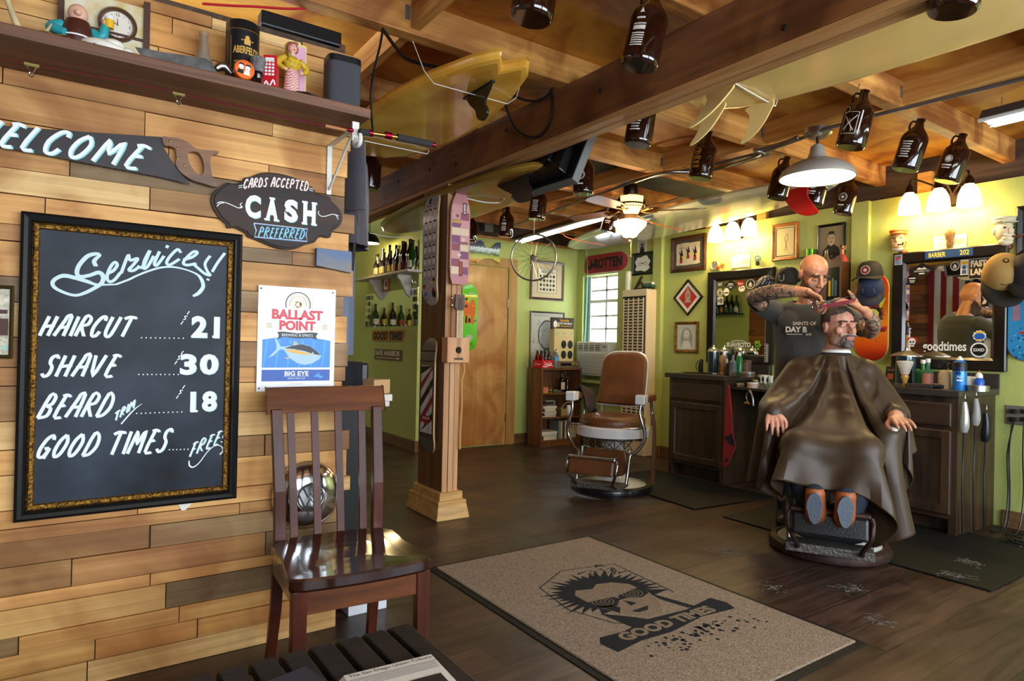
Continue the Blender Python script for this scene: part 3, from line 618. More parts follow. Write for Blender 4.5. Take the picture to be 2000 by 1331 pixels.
part(MB().tube([q(776, 268), q(843, 282)], .0125, 0, 12), 'butt_grip', mat('foam_grip', '2c2a2a', .9), T); part(MB().tube([q(843, 282), q(849, 283.5)], .010, 0, 10), 'butt_cap', mat('anodised_red', 'a3102c', .25, .9), T)
for u, v in ((62, 130), (349, 187)):
    b = MB(); c = q(u, v-3); b.tube([c+Vector((-.012, 0, 0)), c+Vector((0, -.002, -.028)), c+Vector((.012, 0, 0))], .0012, 0, 6); b.tube([c+Vector((.006*math.cos(a*PI/4), -.003, -.026+.006*math.sin(a*PI/4))) for a in range(8)], .0014, 0, 6, closed=True); b.tube([c+Vector((-.016, 0, 0)), c+Vector((.016, 0, 0))], .005, 1, 8); part(b, 'line_guide', [CHROME, mat('rod_wrap2', '8a7a3a', .5)], T)
# helper: stand something on the shelf at depth y with its foot where the shelf starts
def onshelf(u, y): p = PY(u, 120, y); return Vector((p.x, y, SHZ))
zt = lambda u, v, y: PY(u, v, y).z-SHZ
# whisky tin
o = onshelf(473, 2.28); hh_ = zt(473, 50, 2.28); r_ = (PY(506, 90, 2.28).x-PY(441, 90, 2.28).x)/2
T = thing('whisky_tin', 'tall black whisky tin with gold lettering on the plank shelf', 'tin', o)
part(MB().lathe([(0, 0), (r_, 0), (r_, hh_*.86), (r_*.99, hh_*.86)], 0, 36), 'tin_body', mat('tin_black', '16181b', .35), T)
part(MB().lathe([(r_*1.01, hh_*.855), (r_*1.01, hh_*.862), (r_, hh_*.865), (r_, hh_*.985), (r_*.96, hh_), (0, hh_)], 0, 36, mats=[1, 0, 0, 0, 0]), 'lid', [mat('tin_black', '16181b', .35), GOLD], T)
b = MB()
def wrap(b, r, a0):        # bend flat lettering round a cylinder of radius r, facing -y
    F_, M_ = b.f, b.m; b.f, b.m, b.s = [], [], []
    for f_, m_ in zip(F_, M_):
        q = [b.v[i] for i in f_]; n = int((max(p[0] for p in q)-min(p[0] for p in q))/.006)
        if len(f_) != 4 or n < 2: b.f.append(f_); b.m.append(m_); b.s.append(False); continue
        mx = lambda p, c, t: tuple(p[k]+(c[k]-p[k])*t for k in range(3)); k0 = len(b.v)
        for i in range(n+1): b.v += [mx(q[0], q[1], i/n), mx(q[3], q[2], i/n)]
        for i in range(n): j = k0+2*i; b.f.append((j, j+2, j+3, j+1)); b.m.append(m_); b.s.append(True)
    b.v = [((r-y)*math.sin(x/r+a0), -(r-y)*math.cos(x/r+a0), z) for x, y, z in b.v]; return b
b.text('ABERFELDY', .012, hh_*.56, .088, .024, -.0006, 0, bold=.03); b.text('HIGHLAND SINGLE\nMALT SCOTCH WHISKY', .01, hh_*.36, .075, .02, -.0006, 0); b.text('12', .014, hh_*.25, .018, .014, -.0006, 0, bold=.03)
b.rect(.012, hh_*.68, .02, .018, -.0006, 0).disc(.012, hh_*.74, .008, -.0006, 0, 5).rect(-.004, hh_*.7, .007, .003, -.0006, 0).rect(.028, hh_*.7, .007, .003, -.0006, 0).rect(.012, hh_*.14, .06, .004, -.0006, 0)
b.ribbon([(-.055, hh_*.1), (-.055, hh_*.75), (-.04, hh_*.75), (-.04, hh_*.1), (-.055, hh_*.1)], .0012, -.0006, 0)
part(wrap(b, r_, math.radians(-8)), 'label', mat('gold_print', 'd2a04a', .4), T, 'gold lettering')
# clear glass bottle
o = onshelf(397, 2.33); h_ = zt(397, 63, 2.33); single(MB().lathe([(0, .0), (.026, 0), (.028, .01), (.028, h_*.5), (.02, h_*.62), (.013, h_*.8), (.012, h_*.92), (.0145, h_*.93), (.0145, h_), (.011, h_), (.010, h_*.8), (.024, h_*.5), (.024, .008), (0, .006)], 0, 24), 'glass_bottle', 'small empty clear glass bottle on the plank shelf', 'bottle', mat('dusty_glass', 'd8c8b0', .15, trans=.75, alpha=1), o)
# knife
o = onshelf(355, 2.19); q = lambda u, v: PY(u, v, 2.19)-o
T = thing('large_knife', 'long broad steel knife lying along the edge of the plank shelf', 'knife', o)
part(MB().prism([(q(*p).x, max(q(*p).z, .002)) for p in Z1([(1055, 370), (1100, 378), (1300, 415), (1600, 460), (1650, 490), (1690, 570), (1500, 575), (1300, 520), (1150, 470), (1080, 410)])], -.004, 0), 'blade', mat('worn_steel', '8d8f8e', .3, .9, var=.5, vs=30), T)
part(MB().tube([q(422, 139)+Vector((0, 0, .006)), q(430, 130), q(440, 131), q(452, 144)], [.010, .014, .014, .008], 0, 12, smooth=3), 'handle', STEEL, T)
# pomade tin
o = onshelf(472, 2.17); T = thing('pomade_tin', 'round orange pomade tin propped on the plank shelf before the whisky tin', 'tin', o, rot=(0, .12, 0)); r_ = .0295
b = MB(); b.M = Matrix.Translation((0, 0, r_)) @ Matrix.Rotation(PI/2, 4, 'X'); b.lathe([(0, 0), (r_*.97, 0), (r_*.97, .022), (r_, .022)], 1, 32).lathe([(r_, .016), (r_, .03), (r_*.97, .032), (0, .032)], 0, 32); tb = part(b, 'tin_body', [mat('pomade_orange', 'f06a14', .4), RED], T)
b = MB()
for sx, hairc in ((-.011, 2), (.008, 2)):
    b.disc(sx, r_+.006, .0075, -.0325, 0, 14, .0095).plate([(sx-.011, r_-.016), (sx+.010, r_-.016), (sx+.006, r_-.002), (sx-.006, r_-.002)], -.0324, 0 if sx > 0 else 1).plate([(sx-.008, r_+.008), (sx-.006, r_+.017), (sx+.007, r_+.017), (sx+.009, r_+.007), (sx+.004, r_+.012), (sx-.004, r_+.012)], -.0327, 2).rect(sx, r_+.001, .005, .0012, -.0327, 2)
for i in range(13):
    a = PI*(.08+.84*i/12); b.rect(.0245*math.cos(a), r_+.0245*math.sin(a), .0028, .0035, -.0325, 3)
part(b, 'label', [WHITE, BLACK, BLACK, mat('pomade_red', 'b0300e', .5)], tb, 'two smiling heads printed in black and white')
# shaving brush
o = onshelf(504, 2.19); T = thing('shaving_brush', 'upright shaving brush with a black handle on the plank shelf', 'brush', o)
part(MB().lathe([(0, 0), (.018, 0), (.0185, .008), (.013, .018), (.013, .03), (.017, .04), (.0165, .05)], 0, 24), 'handle', mat('brush_black', '100e0e', .15, coat=.6), T)
part(MB().lathe([(.0165, .05), (.02, .065), (.0245, .085), (.022, .096), (.012, .102), (0, .103)], 0, 24), 'bristles', mat('badger_hair', '8d8884', .9, var=.6, vs=60, bump=.8, bs=200), T)
# red carton
o = onshelf(530, 2.22); h_ = zt(530, 112, 2.22); T = thing('red_carton', 'small red printed carton on the plank shelf', 'box', o, -.5)
cb = part(MB().b2((-.021, -.018, 0), (.021, .018, h_)), 'carton', mat('carton_red', 'c41822', .35), T)
b = MB()
for j in range(5):
    for i in range(3): b.rect(-.011+i*.011, h_*.48+j*.011, .008, .007, -.0186, 0)
b.rect(0, h_*.88, .028, .012, -.0186, 0); b.ribbon([(-.018, h_*.12), (-.01, h_*.3), (.0, h_*.16), (.012, h_*.34), (.018, h_*.2)], .005, -.0186, 0, 3); b.plate([(-.012, .003), (.014, .003), (.01, .018), (-.008, .02)], -.0186, 1)
b.M = Matrix.Rotation(-PI/2, 4, 'Z'); b.ribbon([(-.012, h_*.2), (-.004, h_*.5), (.006, h_*.4), (.012, h_*.8)], .006, -.0216, 0, 3)
part(b, 'print', [WHITE, BLACK], cb, 'white printed shapes')
# pin-up figurine and its box
o = onshelf(577, 2.31); h_ = zt(573, 88, 2.31); T = thing('toy_box', 'pink and yellow toy box standing behind the figurine on the plank shelf', 'box', o, .12)
cb = part(MB().b2((-.032, -.02, 0), (.032, .02, h_)), 'box', mat('box_yellow', 'd8cc6a', .5), T); part(MB().rect(.003, h_/2, .05, h_*.93, -.0206), 'print', mat('box_pink', 'd8a0b8', .5), cb)
o = onshelf(571, 2.22); h_ = zt(571, 79, 2.22); T = thing('figurine', 'figurine of a woman in a yellow sweater and red checked skirt on the plank shelf', 'figurine', o, .15); k = h_
b = MB(); b.lathe([(0, 0), (.20, 0), (.215, .02), (.19, .2), (.165, .38), (.13, .48), (.1, .5)][::1], 0, 18, sc=(.72, .6)); b.v = [(x*k, y*k, z*k) for x, y, z in b.v]
def gingham():
    m_, nt, bs_, N, L = _new('gingham'); tc = N('ShaderNodeTexCoord'); ck = N('ShaderNodeTexChecker'); ck.inputs['Scale'].default_value = 230
    ck.inputs[1].default_value = lin('e8dcd2'); ck.inputs[2].default_value = lin('c03a38'); L(tc.outputs['Object'], ck.inputs['Vector']); L(ck.outputs[0], bs_.inputs['Base Color']); return m_
part(b, 'skirt', gingham(), T)
b = MB(); b.ell((0, 0, .6), (.15, .105, .13)); b.ell((.05, -.05, .63), (.07, .07, .06)); b.ell((-.05, -.05, .63), (.07, .07, .06))
for s in (-1, 1): b.tube([(.12*s, 0, .68), (.235*s, .01, .6), (.245*s, -.01, .53), (.15*s, -.05, .46)], [.055, .055, .05, .035], 0, 10, smooth=3)
b.v = [(x*k, y*k, z*k) for x, y, z in b.v]; part(b, 'sweater', mat('sweater_yellow', 'd8ae22', .6, var=.4, vs=120), T)
b = MB(); b.ell((0, 0, .865), (.072, .075, .088)); b.tube([(0, 0, .7), (0, 0, .82)], .036, 0, 10); b.ell((.0, -.078, .86), (.012, .016, .018))
for s in (-1, 1): b.ell((.14*s, -.06, .46), (.035, .03, .03))
b.ell((0, -.068, .825), (.02, .012, .009), 1); 
for s in (-1, 1): b.ell((.027*s, -.068, .88), (.011, .008, .008), 2)
b.v = [(x*k, y*k, z*k) for x, y, z in b.v]; part(b, 'head', [mat('doll_skin', 'e2ad92', .5), RED, mat('eye_blue', '3a6a9a', .4)], T)
b = MB(); b.ell((0, .02, .905), (.088, .082, .075)); b.ell((.075, .01, .86), (.03, .05, .06)); b.ell((-.075, .01, .86), (.03, .05, .06)); b.ell((.03, -.045, .94), (.05, .04, .03)); b.v = [(x*k, y*k, z*k) for x, y, z in b.v]; part(b, 'hair', mat('doll_hair', 'a05a4a', .5), T)
# speaker and its cable
o = onshelf(669, 2.24); h_ = zt(669, 119, 2.24); w_ = PY(702, 160, 2.2).x-PY(637, 160, 2.2).x
T = thing('wireless_speaker', 'grey rounded wireless speaker at the end of the plank shelf', 'speaker', o, -.05)
sq = [(.5*w_*math.copysign(abs(math.cos(a))**.5, math.cos(a)), .42*w_*math.copysign(abs(math.sin(a))**.5, math.sin(a))) for a in (2*PI*i/36 for i in range(36))]
def slab(b, z0, z1, k=1., m=0): n = len(sq); b.add([(x*k, y*k, z) for z in (z0, z1) for x, y in sq], [(i, (i+1) % n, n+(i+1) % n, n+i) for i in range(n)], m, True); b.add([(x*k, y*k, z1) for x, y in sq], [tuple(range(n))], m); b.add([(x*k, y*k, z0) for x, y in sq], [tuple(range(n))[::-1]], m)
b = MB(); slab(b, .004, h_*.88); part(b, 'grille', mat('speaker_grille', '45464a', .6, bump=.5, bs=900), T)
b = MB(); slab(b, h_*.88, h_, 1.01); part(b, 'top_cap', PLBLK, T); b = MB(); slab(b, 0, .004, .95); part(b, 'foot', PLBLK, T)
q = lambda u, v: PY(u, v, 2.17)-o
single(MB().tube([(q(572, 172).x, -.07, .006), (q(600, 177).x, -.075, .012), (q(622, 184).x, -.07, .006), (q(640, 190).x, -.02, .006)], .0035, 0, 8, smooth=5), 'speaker_cable', 'short black cable lying on the plank shelf by the speaker', 'cable', PLBLK, o)
# sound bar on top of the wall, red cable
o = PY(640, 60, 2.50); single(MB().b2((-.15, -.03, 0), (.15, .03, .055)), 'sound_bar', 'long black sound bar lying on top of the board wall', 'sound bar', PLBLK, (.70, 2.475, 2.246), bev=.006)
b = MB().tube([PY(u, v, 2.45)-PY(500, 10, 2.45) for u, v in ((395, 7), (450, 11), (500, 13), (560, 17), (600, 16), (625, 14))], .0045, 0, 8, smooth=4); single(b, 'red_cable', 'bright red cable running above the board wall', 'cable', mat('cable_red', 'c0202e', .35), PY(500, 10, 2.45))
# framed clock picture, keg figure, white shell, driftwood antler
o = Vector((PY(208, 40, 2.385).x, 2.385, SHZ)); T = thing('framed_clock', 'cream framed wall clock standing on the plank shelf', 'clock', o); q = lambda u, v: (PY(u, v, 2.37).x-o.x, PY(u, v, 2.37).z-o.z)
part(MB().b2((-.11, -.006, 0), (.1, .004, .24)), 'backing', mat('cream_panel', 'd8d0b8', .6, var=.25, vs=20, c2='c8b070'), T)
b = MB().b2((.1, -.015, 0), (.118, .01, .26), 0).b2((-.125, -.015, 0), (-.108, .01, .26), 0).b2((-.108, -.013, .13), (.1, .006, .138), 0); b.v = [v for v in b.v]; part(b, 'frame', mat('clock_frame', '4a2f20', .45), T)
cx, cz = q(230, 48); b = MB(); b.M = Matrix.Translation((cx, -.008, cz)) @ Matrix.Rotation(PI/2, 4, 'X'); b.lathe([(.041, .0), (.053, .0), (.053, .012), (.047, .018), (.042, .012), (.041, .004)], 0, 36); part(b, 'bezel', mat('clock_bezel', '5a3a24', .35, coat=.4), T)
b = MB().disc(cx, cz, .042, -.011, 0, 32)
for t, a in (('12', 90), ('3', 0), ('6', -90), ('9', 180)): b.text(t, cx+.032*math.cos(math.radians(a)), cz+.032*math.sin(math.radians(a)), None, .009, -.0114, 1, bold=.01)
for a in range(0, 360, 30):
    if a % 90: b.rect(cx+.033*math.cos(math.radians(a)), cz+.033*math.sin(math.radians(a)), .003, .003, -.0114, 2)
b.ribbon([(cx, cz), (cx-.024, cz+.012)], [.003, .001], -.0118, 1).ribbon([(cx, cz), (cx-.001, cz+.02)], [.003, .0012], -.0119, 1).disc(cx, cz, .003, -.012, 2, 12)
part(b, 'dial', [mat('dial_cream', 'ded6c6', .35), BLACK, GOLD], T)
o = onshelf(150, 2.30); h_ = .17; T = thing('keg_figure', 'small painted keg figure with teal arms raising a beer on the plank shelf', 'figurine', o)
part(MB().lathe([(0, 0), (.03, 0), (.038, .03), (.042, .06), (.038, .09), (.03, .112), (0, .114)], 0, 20).lathe([(.0405, .03), (.0415, .034)], 1, 20).lathe([(.0425, .058), (.043, .062)], 1, 20), 'keg', [mat('keg_brown', '4a2418', .4), WHITE], T)
b = MB().tube([(-.036, 0, .095), (-.062, -.01, .075), (-.03, -.035, .06)], [.014, .016, .011], 0, 10, smooth=3).tube([(.036, 0, .09), (.06, -.01, .078), (.068, -.012, .115)], [.014, .015, .011], 0, 10, smooth=3).ell((0, 0, .135), (.026, .025, .028), 1).ell((.07, -.012, .125), (.011, .01, .012), 1).ell((0, -.024, .13), (.01, .012, .009), 1); part(b, 'arms_and_head', [mat('teal_sleeve', '2a9aa2', .4), mat('doll_skin', 'e2ad92', .5)], T)
part(MB().lathe([(0, .11), (.012, .11), (.013, .135), (0, .135)], 0, 14, (.078, -.014, 0)).lathe([(0, .135), (.014, .135), (.012, .145), (0, .147)], 1, 14, (.078, -.014, 0)), 'beer_mug', [YEL, WHITE], T)
o = onshelf(208, 2.22); b = MB().ell((0, 0, .02), (.065, .045, .022), 0, 24, 14, (0, .1, 0)).ell((.015, -.01, .034), (.03, .028, .015)).ell((-.035, 0, .024), (.03, .03, .018)).ell((.05, -.01, .016), (.022, .03, .016)); single(b, 'shell', 'smooth white shell lying on the plank shelf before the clock', 'shell', mat('shell_white', 'e2dccc', .35), o)
o = onshelf(60, 2.24); b = MB().tube([(-.09, 0, .17), (-.055, .0, .10), (-.03, 0, .035), (.0, 0, .014), (.06, 0, .012), (.12, 0, .006)], [.004, .007, .009, .008, .007, .003], 0, 10, smooth=5).tube([(.0, 0, .014), (.03, -.01, .03), (.045, -.01, .06)], [.007, .006, .002], 0, 8, smooth=4).tube([(-.06, 0, .11), (-.085, .02, .11), (-.1, .02, .14)], [.006, .005, .002], 0, 8, smooth=4); single(b, 'antler', 'pale forked antler lying on the left end of the plank shelf', 'antler', mat('antler_bone', 'd2b98a', .5, var=.3, vs=30), o)
o = onshelf(125, 2.19); b = MB(); rr = random.Random(3)
for i in range(70): 
    x = rr.uniform(-.07, .05); b.tube([(x, rr.uniform(-.01, .01), .004+rr.random()*.012), (x+rr.uniform(.02, .05), rr.uniform(-.02, .02), .004+rr.random()*.012)], .0012, 0, 5)
so = single(b, 'dried_grass', 'dried brown grass strands at the left of the plank shelf', 'grass', mat('dry_grass', '8a6a2e', .8), o); so['kind'] = 'stuff'

# ------------------------------------------------------------------ dining chair, bench, paper
MAHO = wood('mahogany', '2a110b', '5c2a18', 'Z', 5, 8, .36, spec=.22, bump=.05); MAHOX = wood('mahogany_rail', '361a0d', '76421f', 'X', 5, 8, .34, spec=.3, bump=.05)
T = thing('dining_chair', 'dark wooden slat-back dining chair against the board wall', 'chair', (.735, 1.97, 0), math.radians(-4))
st = [(-.20, -.205), (-.1, -.222), (0, -.226), (.1, -.222), (.20, -.205), (.212, -.16), (.196, .0), (.17, .175), (-.17, .175), (-.196, 0), (-.212, -.16)]
st = [(p[0], p[1]) for p in crom([(x, y, 0) for x, y in st], 3, True)]; n = len(st); b = MB(); g = []
for z, kk in ((.405, .985), (.412, 1.), (.436, 1.), (.443, .985)): g.append([(x*kk, y*kk, z) for x, y in st])
for i in range(3): b.add(g[i]+g[i+1], [(k_, (k_+1) % n, n+(k_+1) % n, n+k_) for k_ in range(n)], 0, True)
b.add(g[0], [tuple(range(n))[::-1]]); rings = [g[3]]+[[(x*s_, y*s_+.0, z-.012*(1-s_**2)**1) for x, y, z in g[3]] for s_ in (.75, .5, .25)]
for i in range(3): b.add(rings[i]+rings[i+1], [(k_, (k_+1) % n, n+(k_+1) % n, n+k_) for k_ in range(n)], 0, True)
b.add(rings[3], [tuple(range(n))], 0, True)
part(b, 'seat', mat('mahogany_seat', '2e130c', .14, var=.3, vs=4, coat=.8), T)
def leg(pts, w=.036, d=.036): 
    b = MB()
    for (p, q_) in zip(pts, pts[1:]):
        w0, w1 = p[3] if len(p) > 3 else w, q_[3] if len(q_) > 3 else w
        vs = [(c_[0]+i*ww/2, c_[1]+j*d/2, c_[2]) for c_, ww in ((p, w0), (q_, w1)) for i, j in ((-1, -1), (1, -1), (1, 1), (-1, 1))]
        b.add(vs, [(0, 1, 5, 4), (1, 2, 6, 5), (2, 3, 7, 6), (3, 0, 4, 7)]+([(3, 2, 1, 0)] if p is pts[0] else [])+([(4, 5, 6, 7)] if q_ is pts[-1] else []))
    return b
for s in (-1, 1): part(leg([(.185*s, -.185, 0, .034), (.183*s, -.183, .38, .042), (.183*s, -.183, .405, .042)]), 'leg', MAHO, T, bev=.002)
for s in (-1, 1): part(leg([(.175*s, .26, 0, .03), (.168*s, .215, .2, .034), (.165*s, .187, .42, .036), (.167*s, .198, .6, .036), (.174*s, .25, .865, .034)], d=.03), 'leg', MAHO, T, bev=.002)
part(MB().b2((-.165, -.195, .335), (.165, -.175, .405)), 'front_apron', MAHOX, T, bev=.002); part(MB().b2((-.15, .17, .35), (.15, .19, .405)), 'rear_apron', MAHOX, T, bev=.002)
for s in (-1, 1): part(MB().box((.178*s, 0, .37), (.018, .35, .065), 0), 'side_apron', wood('mahogany_side', '2c130b', '5a2a16', 'Y', 5, 8, .28, coat=.6, bump=.05), T, bev=.002)
b = MB(); N_ = 12
for i in range(N_):
    x0, x1 = -.205+.41*i/N_, -.205+.41*(i+1)/N_; cv = lambda x: .262+.028*(1-(x/.205)**2)
    vs = []
    for x in (x0, x1):
        for y, z in ((cv(x)-.014-.012, .85-.008*(1-(x/.2)**2)*0), (cv(x)-.012+.012, .85), (cv(x)+.026, .936), (cv(x)+.004, .936)): vs.append((x, y, z))
    f_ = [(0, 4, 5, 1), (1, 5, 6, 2), (2, 6, 7, 3), (3, 7, 4, 0)]+([(3, 2, 1, 0)][:1] if i == 0 else [])+([(4, 5, 6, 7)] if i == N_-1 else [])
    b.add(vs, [q_[::-1] for q_ in f_], 0, False)
part(b, 'top_rail', MAHOX, T, bev=.003)
for i in range(4):
    x0, x1 = -.078*1.5+.078*i, -.083*1.5+.083*i; bw = .028*(1-(x1/.2)**2)
    part(leg([(x0, .19, .40, .024), (x0*1.02, .21+bw*.5, .6, .024), (x1, .252+bw, .87, .024)], d=.012), 'slat', MAHO, T)
SLAT = mat('bench_black', '221d1a', .55, var=.4, vs=14, c2='120f0e', bump=.2, bs=50)
T = thing('slatted_bench', 'low black slatted bench in the foreground before the dining chair', 'bench', (.2, 1.0, 0))
for i in range(16):
    x = .4375-.06*i; pts = [(-.40, .435), (.34, .435), (.365, .43), (.378, .42), (.384, .405), (.384, .395), (.36, .41), (-.40, .415)]
    b = MB(); n = len(pts); w_ = .0235
    b.add([(x+s*w_, y, z+.015) for s in (-1, 1) for y, z in pts], [(k_, (k_+1) % n, n+(k_+1) % n, n+k_) for k_ in range(n)][::1]+[tuple(range(n))[::-1], tuple(range(n, 2*n))])
    part(b, 'slat', SLAT, T, bev=.003)
part(MB().b2((-.5, .26, .375), (.455, .30, .427)), 'frame_rail', SLAT, T, bev=.003); part(MB().b2((-.5, -.34, .375), (.455, -.30, .427)), 'frame_rail', SLAT, T, bev=.003)
for x in (-.46, .42):
    for y in (-.32, .28): part(MB().b2((x-.025, y-.02, 0), (x+.025, y+.02, .376)), 'leg', SLAT, T, bev=.003)
T = thing('newspaper', 'folded newspaper lying on the black slatted bench', 'newspaper', (.53, 1.08, .4512), math.radians(-4))
b = MB()
for i in range(5): b.b2((-.1+.002*i, -.14, .0016*i), (.095-.0015*i, .105-.002*(i % 2), .0016*i+.0014))
pg = part(b, 'pages', mat('newsprint', 'd2cdc4', .8), T)
b = MB(); b.M = Matrix.Translation((0, 0, .0092)) @ Matrix.Rotation(-PI/2, 4, 'X')
b.rect(0, -.035, .15, .12, 0, 0)
for i in range(11): b.rect(-.0+.0, .098-.0045*(i % 1)-.004*0, .001, .001, 0, 1)
b.text('The San Diego Union-Tribune', .0, .092, .17, .014, 0, 1); b.rect(0, .078, .18, .0012, 0, 1)
for i in range(4): b.rect(0, .072-.007*i, .17, .0025, 0, 3)
b.M = Matrix.Translation((0, 0, .0094)) @ Matrix.Rotation(-PI/2, 4, 'X')
b.plate([(-.07, -.02), (-.01, -.0), (.03, -.05), (-.05, -.08)], 0, 2).disc(.03, -.03, .016, 0, 4, 14).plate([(.0, -.06), (.06, -.03), (.065, -.07), (.01, -.09)], 0, 4).rect(-.07, -.0, .012, .05, 0, 5)
part(b, 'print', [mat('news_dark', '241c1a', .7), mat('news_ink', '3a3836', .8), mat('news_brown', '6a4a2a', .7), mat('news_grey', '9a958e', .8), mat('news_flesh', 'c89a88', .7), YEL], pg, 'printed photograph and headlines')
T = thing('magazine', 'dark-covered magazine lying on the slatted bench near its front', 'magazine', (.33, 1.16, .4505), .25)
part(MB().b2((-.09, -.13, 0), (.09, .09, .005)), 'pages', PAPER, T); part(MB().b2((-.091, -.131, .005), (.091, .091, .0062)), 'cover', mat('mag_cover', '16161a', .3), T)
# ------------------------------------------------------------------ hung from the ceiling
def face_eye(p): return math.atan2(-p[0], p[1])            # turns local -y towards the photographer
BROWNG = mat('amber_glass', '2a1208', .04, trans=.35, ior=1.5, coat=.5); LABELW = mat('label_white', 'cfcac0', .5); LABELY = mat('label_yellow', 'c98a1c', .5)
gb = MB().lathe([(0, -.27), (.058, -.27), (.064, -.263), (.0655, -.25), (.0655, -.11), (.061, -.09), (.045, -.068), (.026, -.045), (.019, -.025), (.018, -.012), (.021, -.010), (.021, .0), (.015, .0), (0, -.004)], 0, 28)
gh = MB().tube([(-.017, 0, -.018), (-.034, 0, -.016), (-.043, 0, -.032), (-.040, 0, -.056), (-.034, 0, -.07)], .0055, 0, 8, smooth=4)
GB, GH = gb.mesh('bottle', [BROWNG]), gh.mesh('handle', [BROWNG])
def growler(hang, tilt, label, kind, wire=.03):
    T = thing('growler', label, 'bottle', hang, group='brown glass growlers hanging from the joists', rot=(0, math.radians(tilt), face_eye(hang)))
    _obj('body', GB, T); _obj('handle', GH, T)
    part(MB().tube([(-.034, 0, -.016), (-.034, 0, 0), (-.03, 0, wire)], .0022, 0, 6), 'hanging_wire', STEEL, T)
    b = MB(); a0 = -.35 if kind != 3 else -.6
    if kind == 0:
        b.rect(0, -.13, .03, .006, -.001).plate([(-.008, -.112), (.008, -.112), (0, -.095)], -.001).rect(0, -.15, .044, .004, -.001).rect(0, -.163, .044, .014, -.001)
        for i in range(6): b.rect(0, -.182-.008*i, .044, .004, -.001)
    elif kind == 1:
        b.ring(0, -.16, .026, .029, -.001, 0, 24).ring(0, -.16, .02, .0215, -.001, 0, 24).disc(0, -.16, .011, -.001, 0, 6); b.rect(0, -.215, .04, .008, -.001)
    elif kind == 2:
        b.ribbon([(-.035, -.22), (-.035, -.12), (.03, -.12), (.03, -.22), (-.035, -.22)], .003, -.001).ribbon([(-.028, -.20), (.025, -.135)], .004, -.001).ribbon([(-.028, -.14), (.02, -.205)], .004, -.001).ring(-.03, -.108, .013, .016, -.001, 0, 18).rect(.043, -.165, .006, .11, -.001).ribbon([(-.02, -.21), (-.005, -.15), (.012, -.21)], .003, -.001)
    elif kind == 3:
        b.text('NOVO', 0, -.165, .05, .022, -.001, 1, bold=.02); b.text('BRAZIL', 0, -.19, .045, .014, -.001, 1, bold=.02); b.ring(0, -.128, .016, .019, -.001, 1, 20).rect(0, -.21, .05, .003, -.001, 1).rect(0, -.218, .045, .003, -.001, 1).plate([(-.014, -.132), (.014, -.12), (.006, -.138)], -.001, 1)
    elif kind == 4:
        for i in range(7): b.rect(0, -.135-.013*i, .05-.006*(i % 3), .006, -.001)
    elif kind == 5:
        b.disc(0, -.155, .016, -.001, 0, 8).ring(0, -.155, .019, .021, -.001, 0, 20).rect(0, -.19, .05, .009, -.001).rect(0, -.205, .042, .006, -.001)
    if b.v: part(wrap(b, .0656, a0), 'label', [LABELW, LABELY], T, 'printed label')
    return T
def hangb(u, v, tilt, z=2.06):
    p = PZ(u, v, z); t = math.radians(tilt); return p+Vector((RIGHT.x, RIGHT.y, 0)).normalized()*.27*math.sin(t)+Vector((0, 0, .27*math.cos(t)))
growler(hangb(1037, 38, 8, 2.07), 8, 'unlabelled brown growler at the top, cut by the frame above the plywood', 9)
growler(hangb(1248, 128, 12, 2.07), 12, 'large brown growler with white lettering hanging before the main beam', 0)
growler(hangb(1245, 283, 8), 8, 'brown growler with a text label just behind the main beam', 4, .16)
growler(PZ(1142, 297, 2.33), 1, 'brown growler with a round badge right of the television', 1, .16)
growler(PZ(1055, 361, 2.33), 5, 'brown growler with a text label right of the black surfboard fin', 4)
growler(PZ(992, 405, 2.33), 4, 'brown growler above the fish plaque, right of the pink skateboard', 0)
growler(hangb(1043, 357, 5, 2.08), 5, 'brown growler half hidden behind the television', 9, .05)
growler(PZ(1385, 258, 2.33), 10, 'brown growler with a yellow printed label below the white surfboard fin', 3)
growler(hangb(1187, 453, 14, 2.06), 14, 'brown growler behind the lit ceiling fan', 5)
growler(PZ(1690, 177, 2.33), 13, 'brown growler with a square white drawing right of the pendant lamp', 2)
growler(PZ(1800, 233, 2.33), 16, 'brown growler with a lined text label right of the pendant lamp', 4)
growler(PZ(1882, 262, 2.33), 17, 'brown growler with a small badge above the three-shade wall lamp', 5)
growler(PZ(1538, 307, 2.33), 13, 'plain brown growler hanging left of the pendant lamp', 9)
growler(hangb(1588, 400, 13, 2.06), 13, 'brown growler mostly hidden behind the pendant lamp', 5)
growler(PZ(1665, 345, 2.33), 13, 'brown growler at the right rim of the pendant lamp', 1)
growler(hangb(1865, 16, 8, 2.06), 8, 'unlabelled brown growler at the top edge under the white surfboard', 9)
growler(hangb(722, 372, 2, 2.06), 2, 'dark growler hanging behind the shirts', 9, .16)
growler(PZ(921, 418, 2.33), 3, 'brown growler nearly hidden behind the pink skateboard', 9, .16)

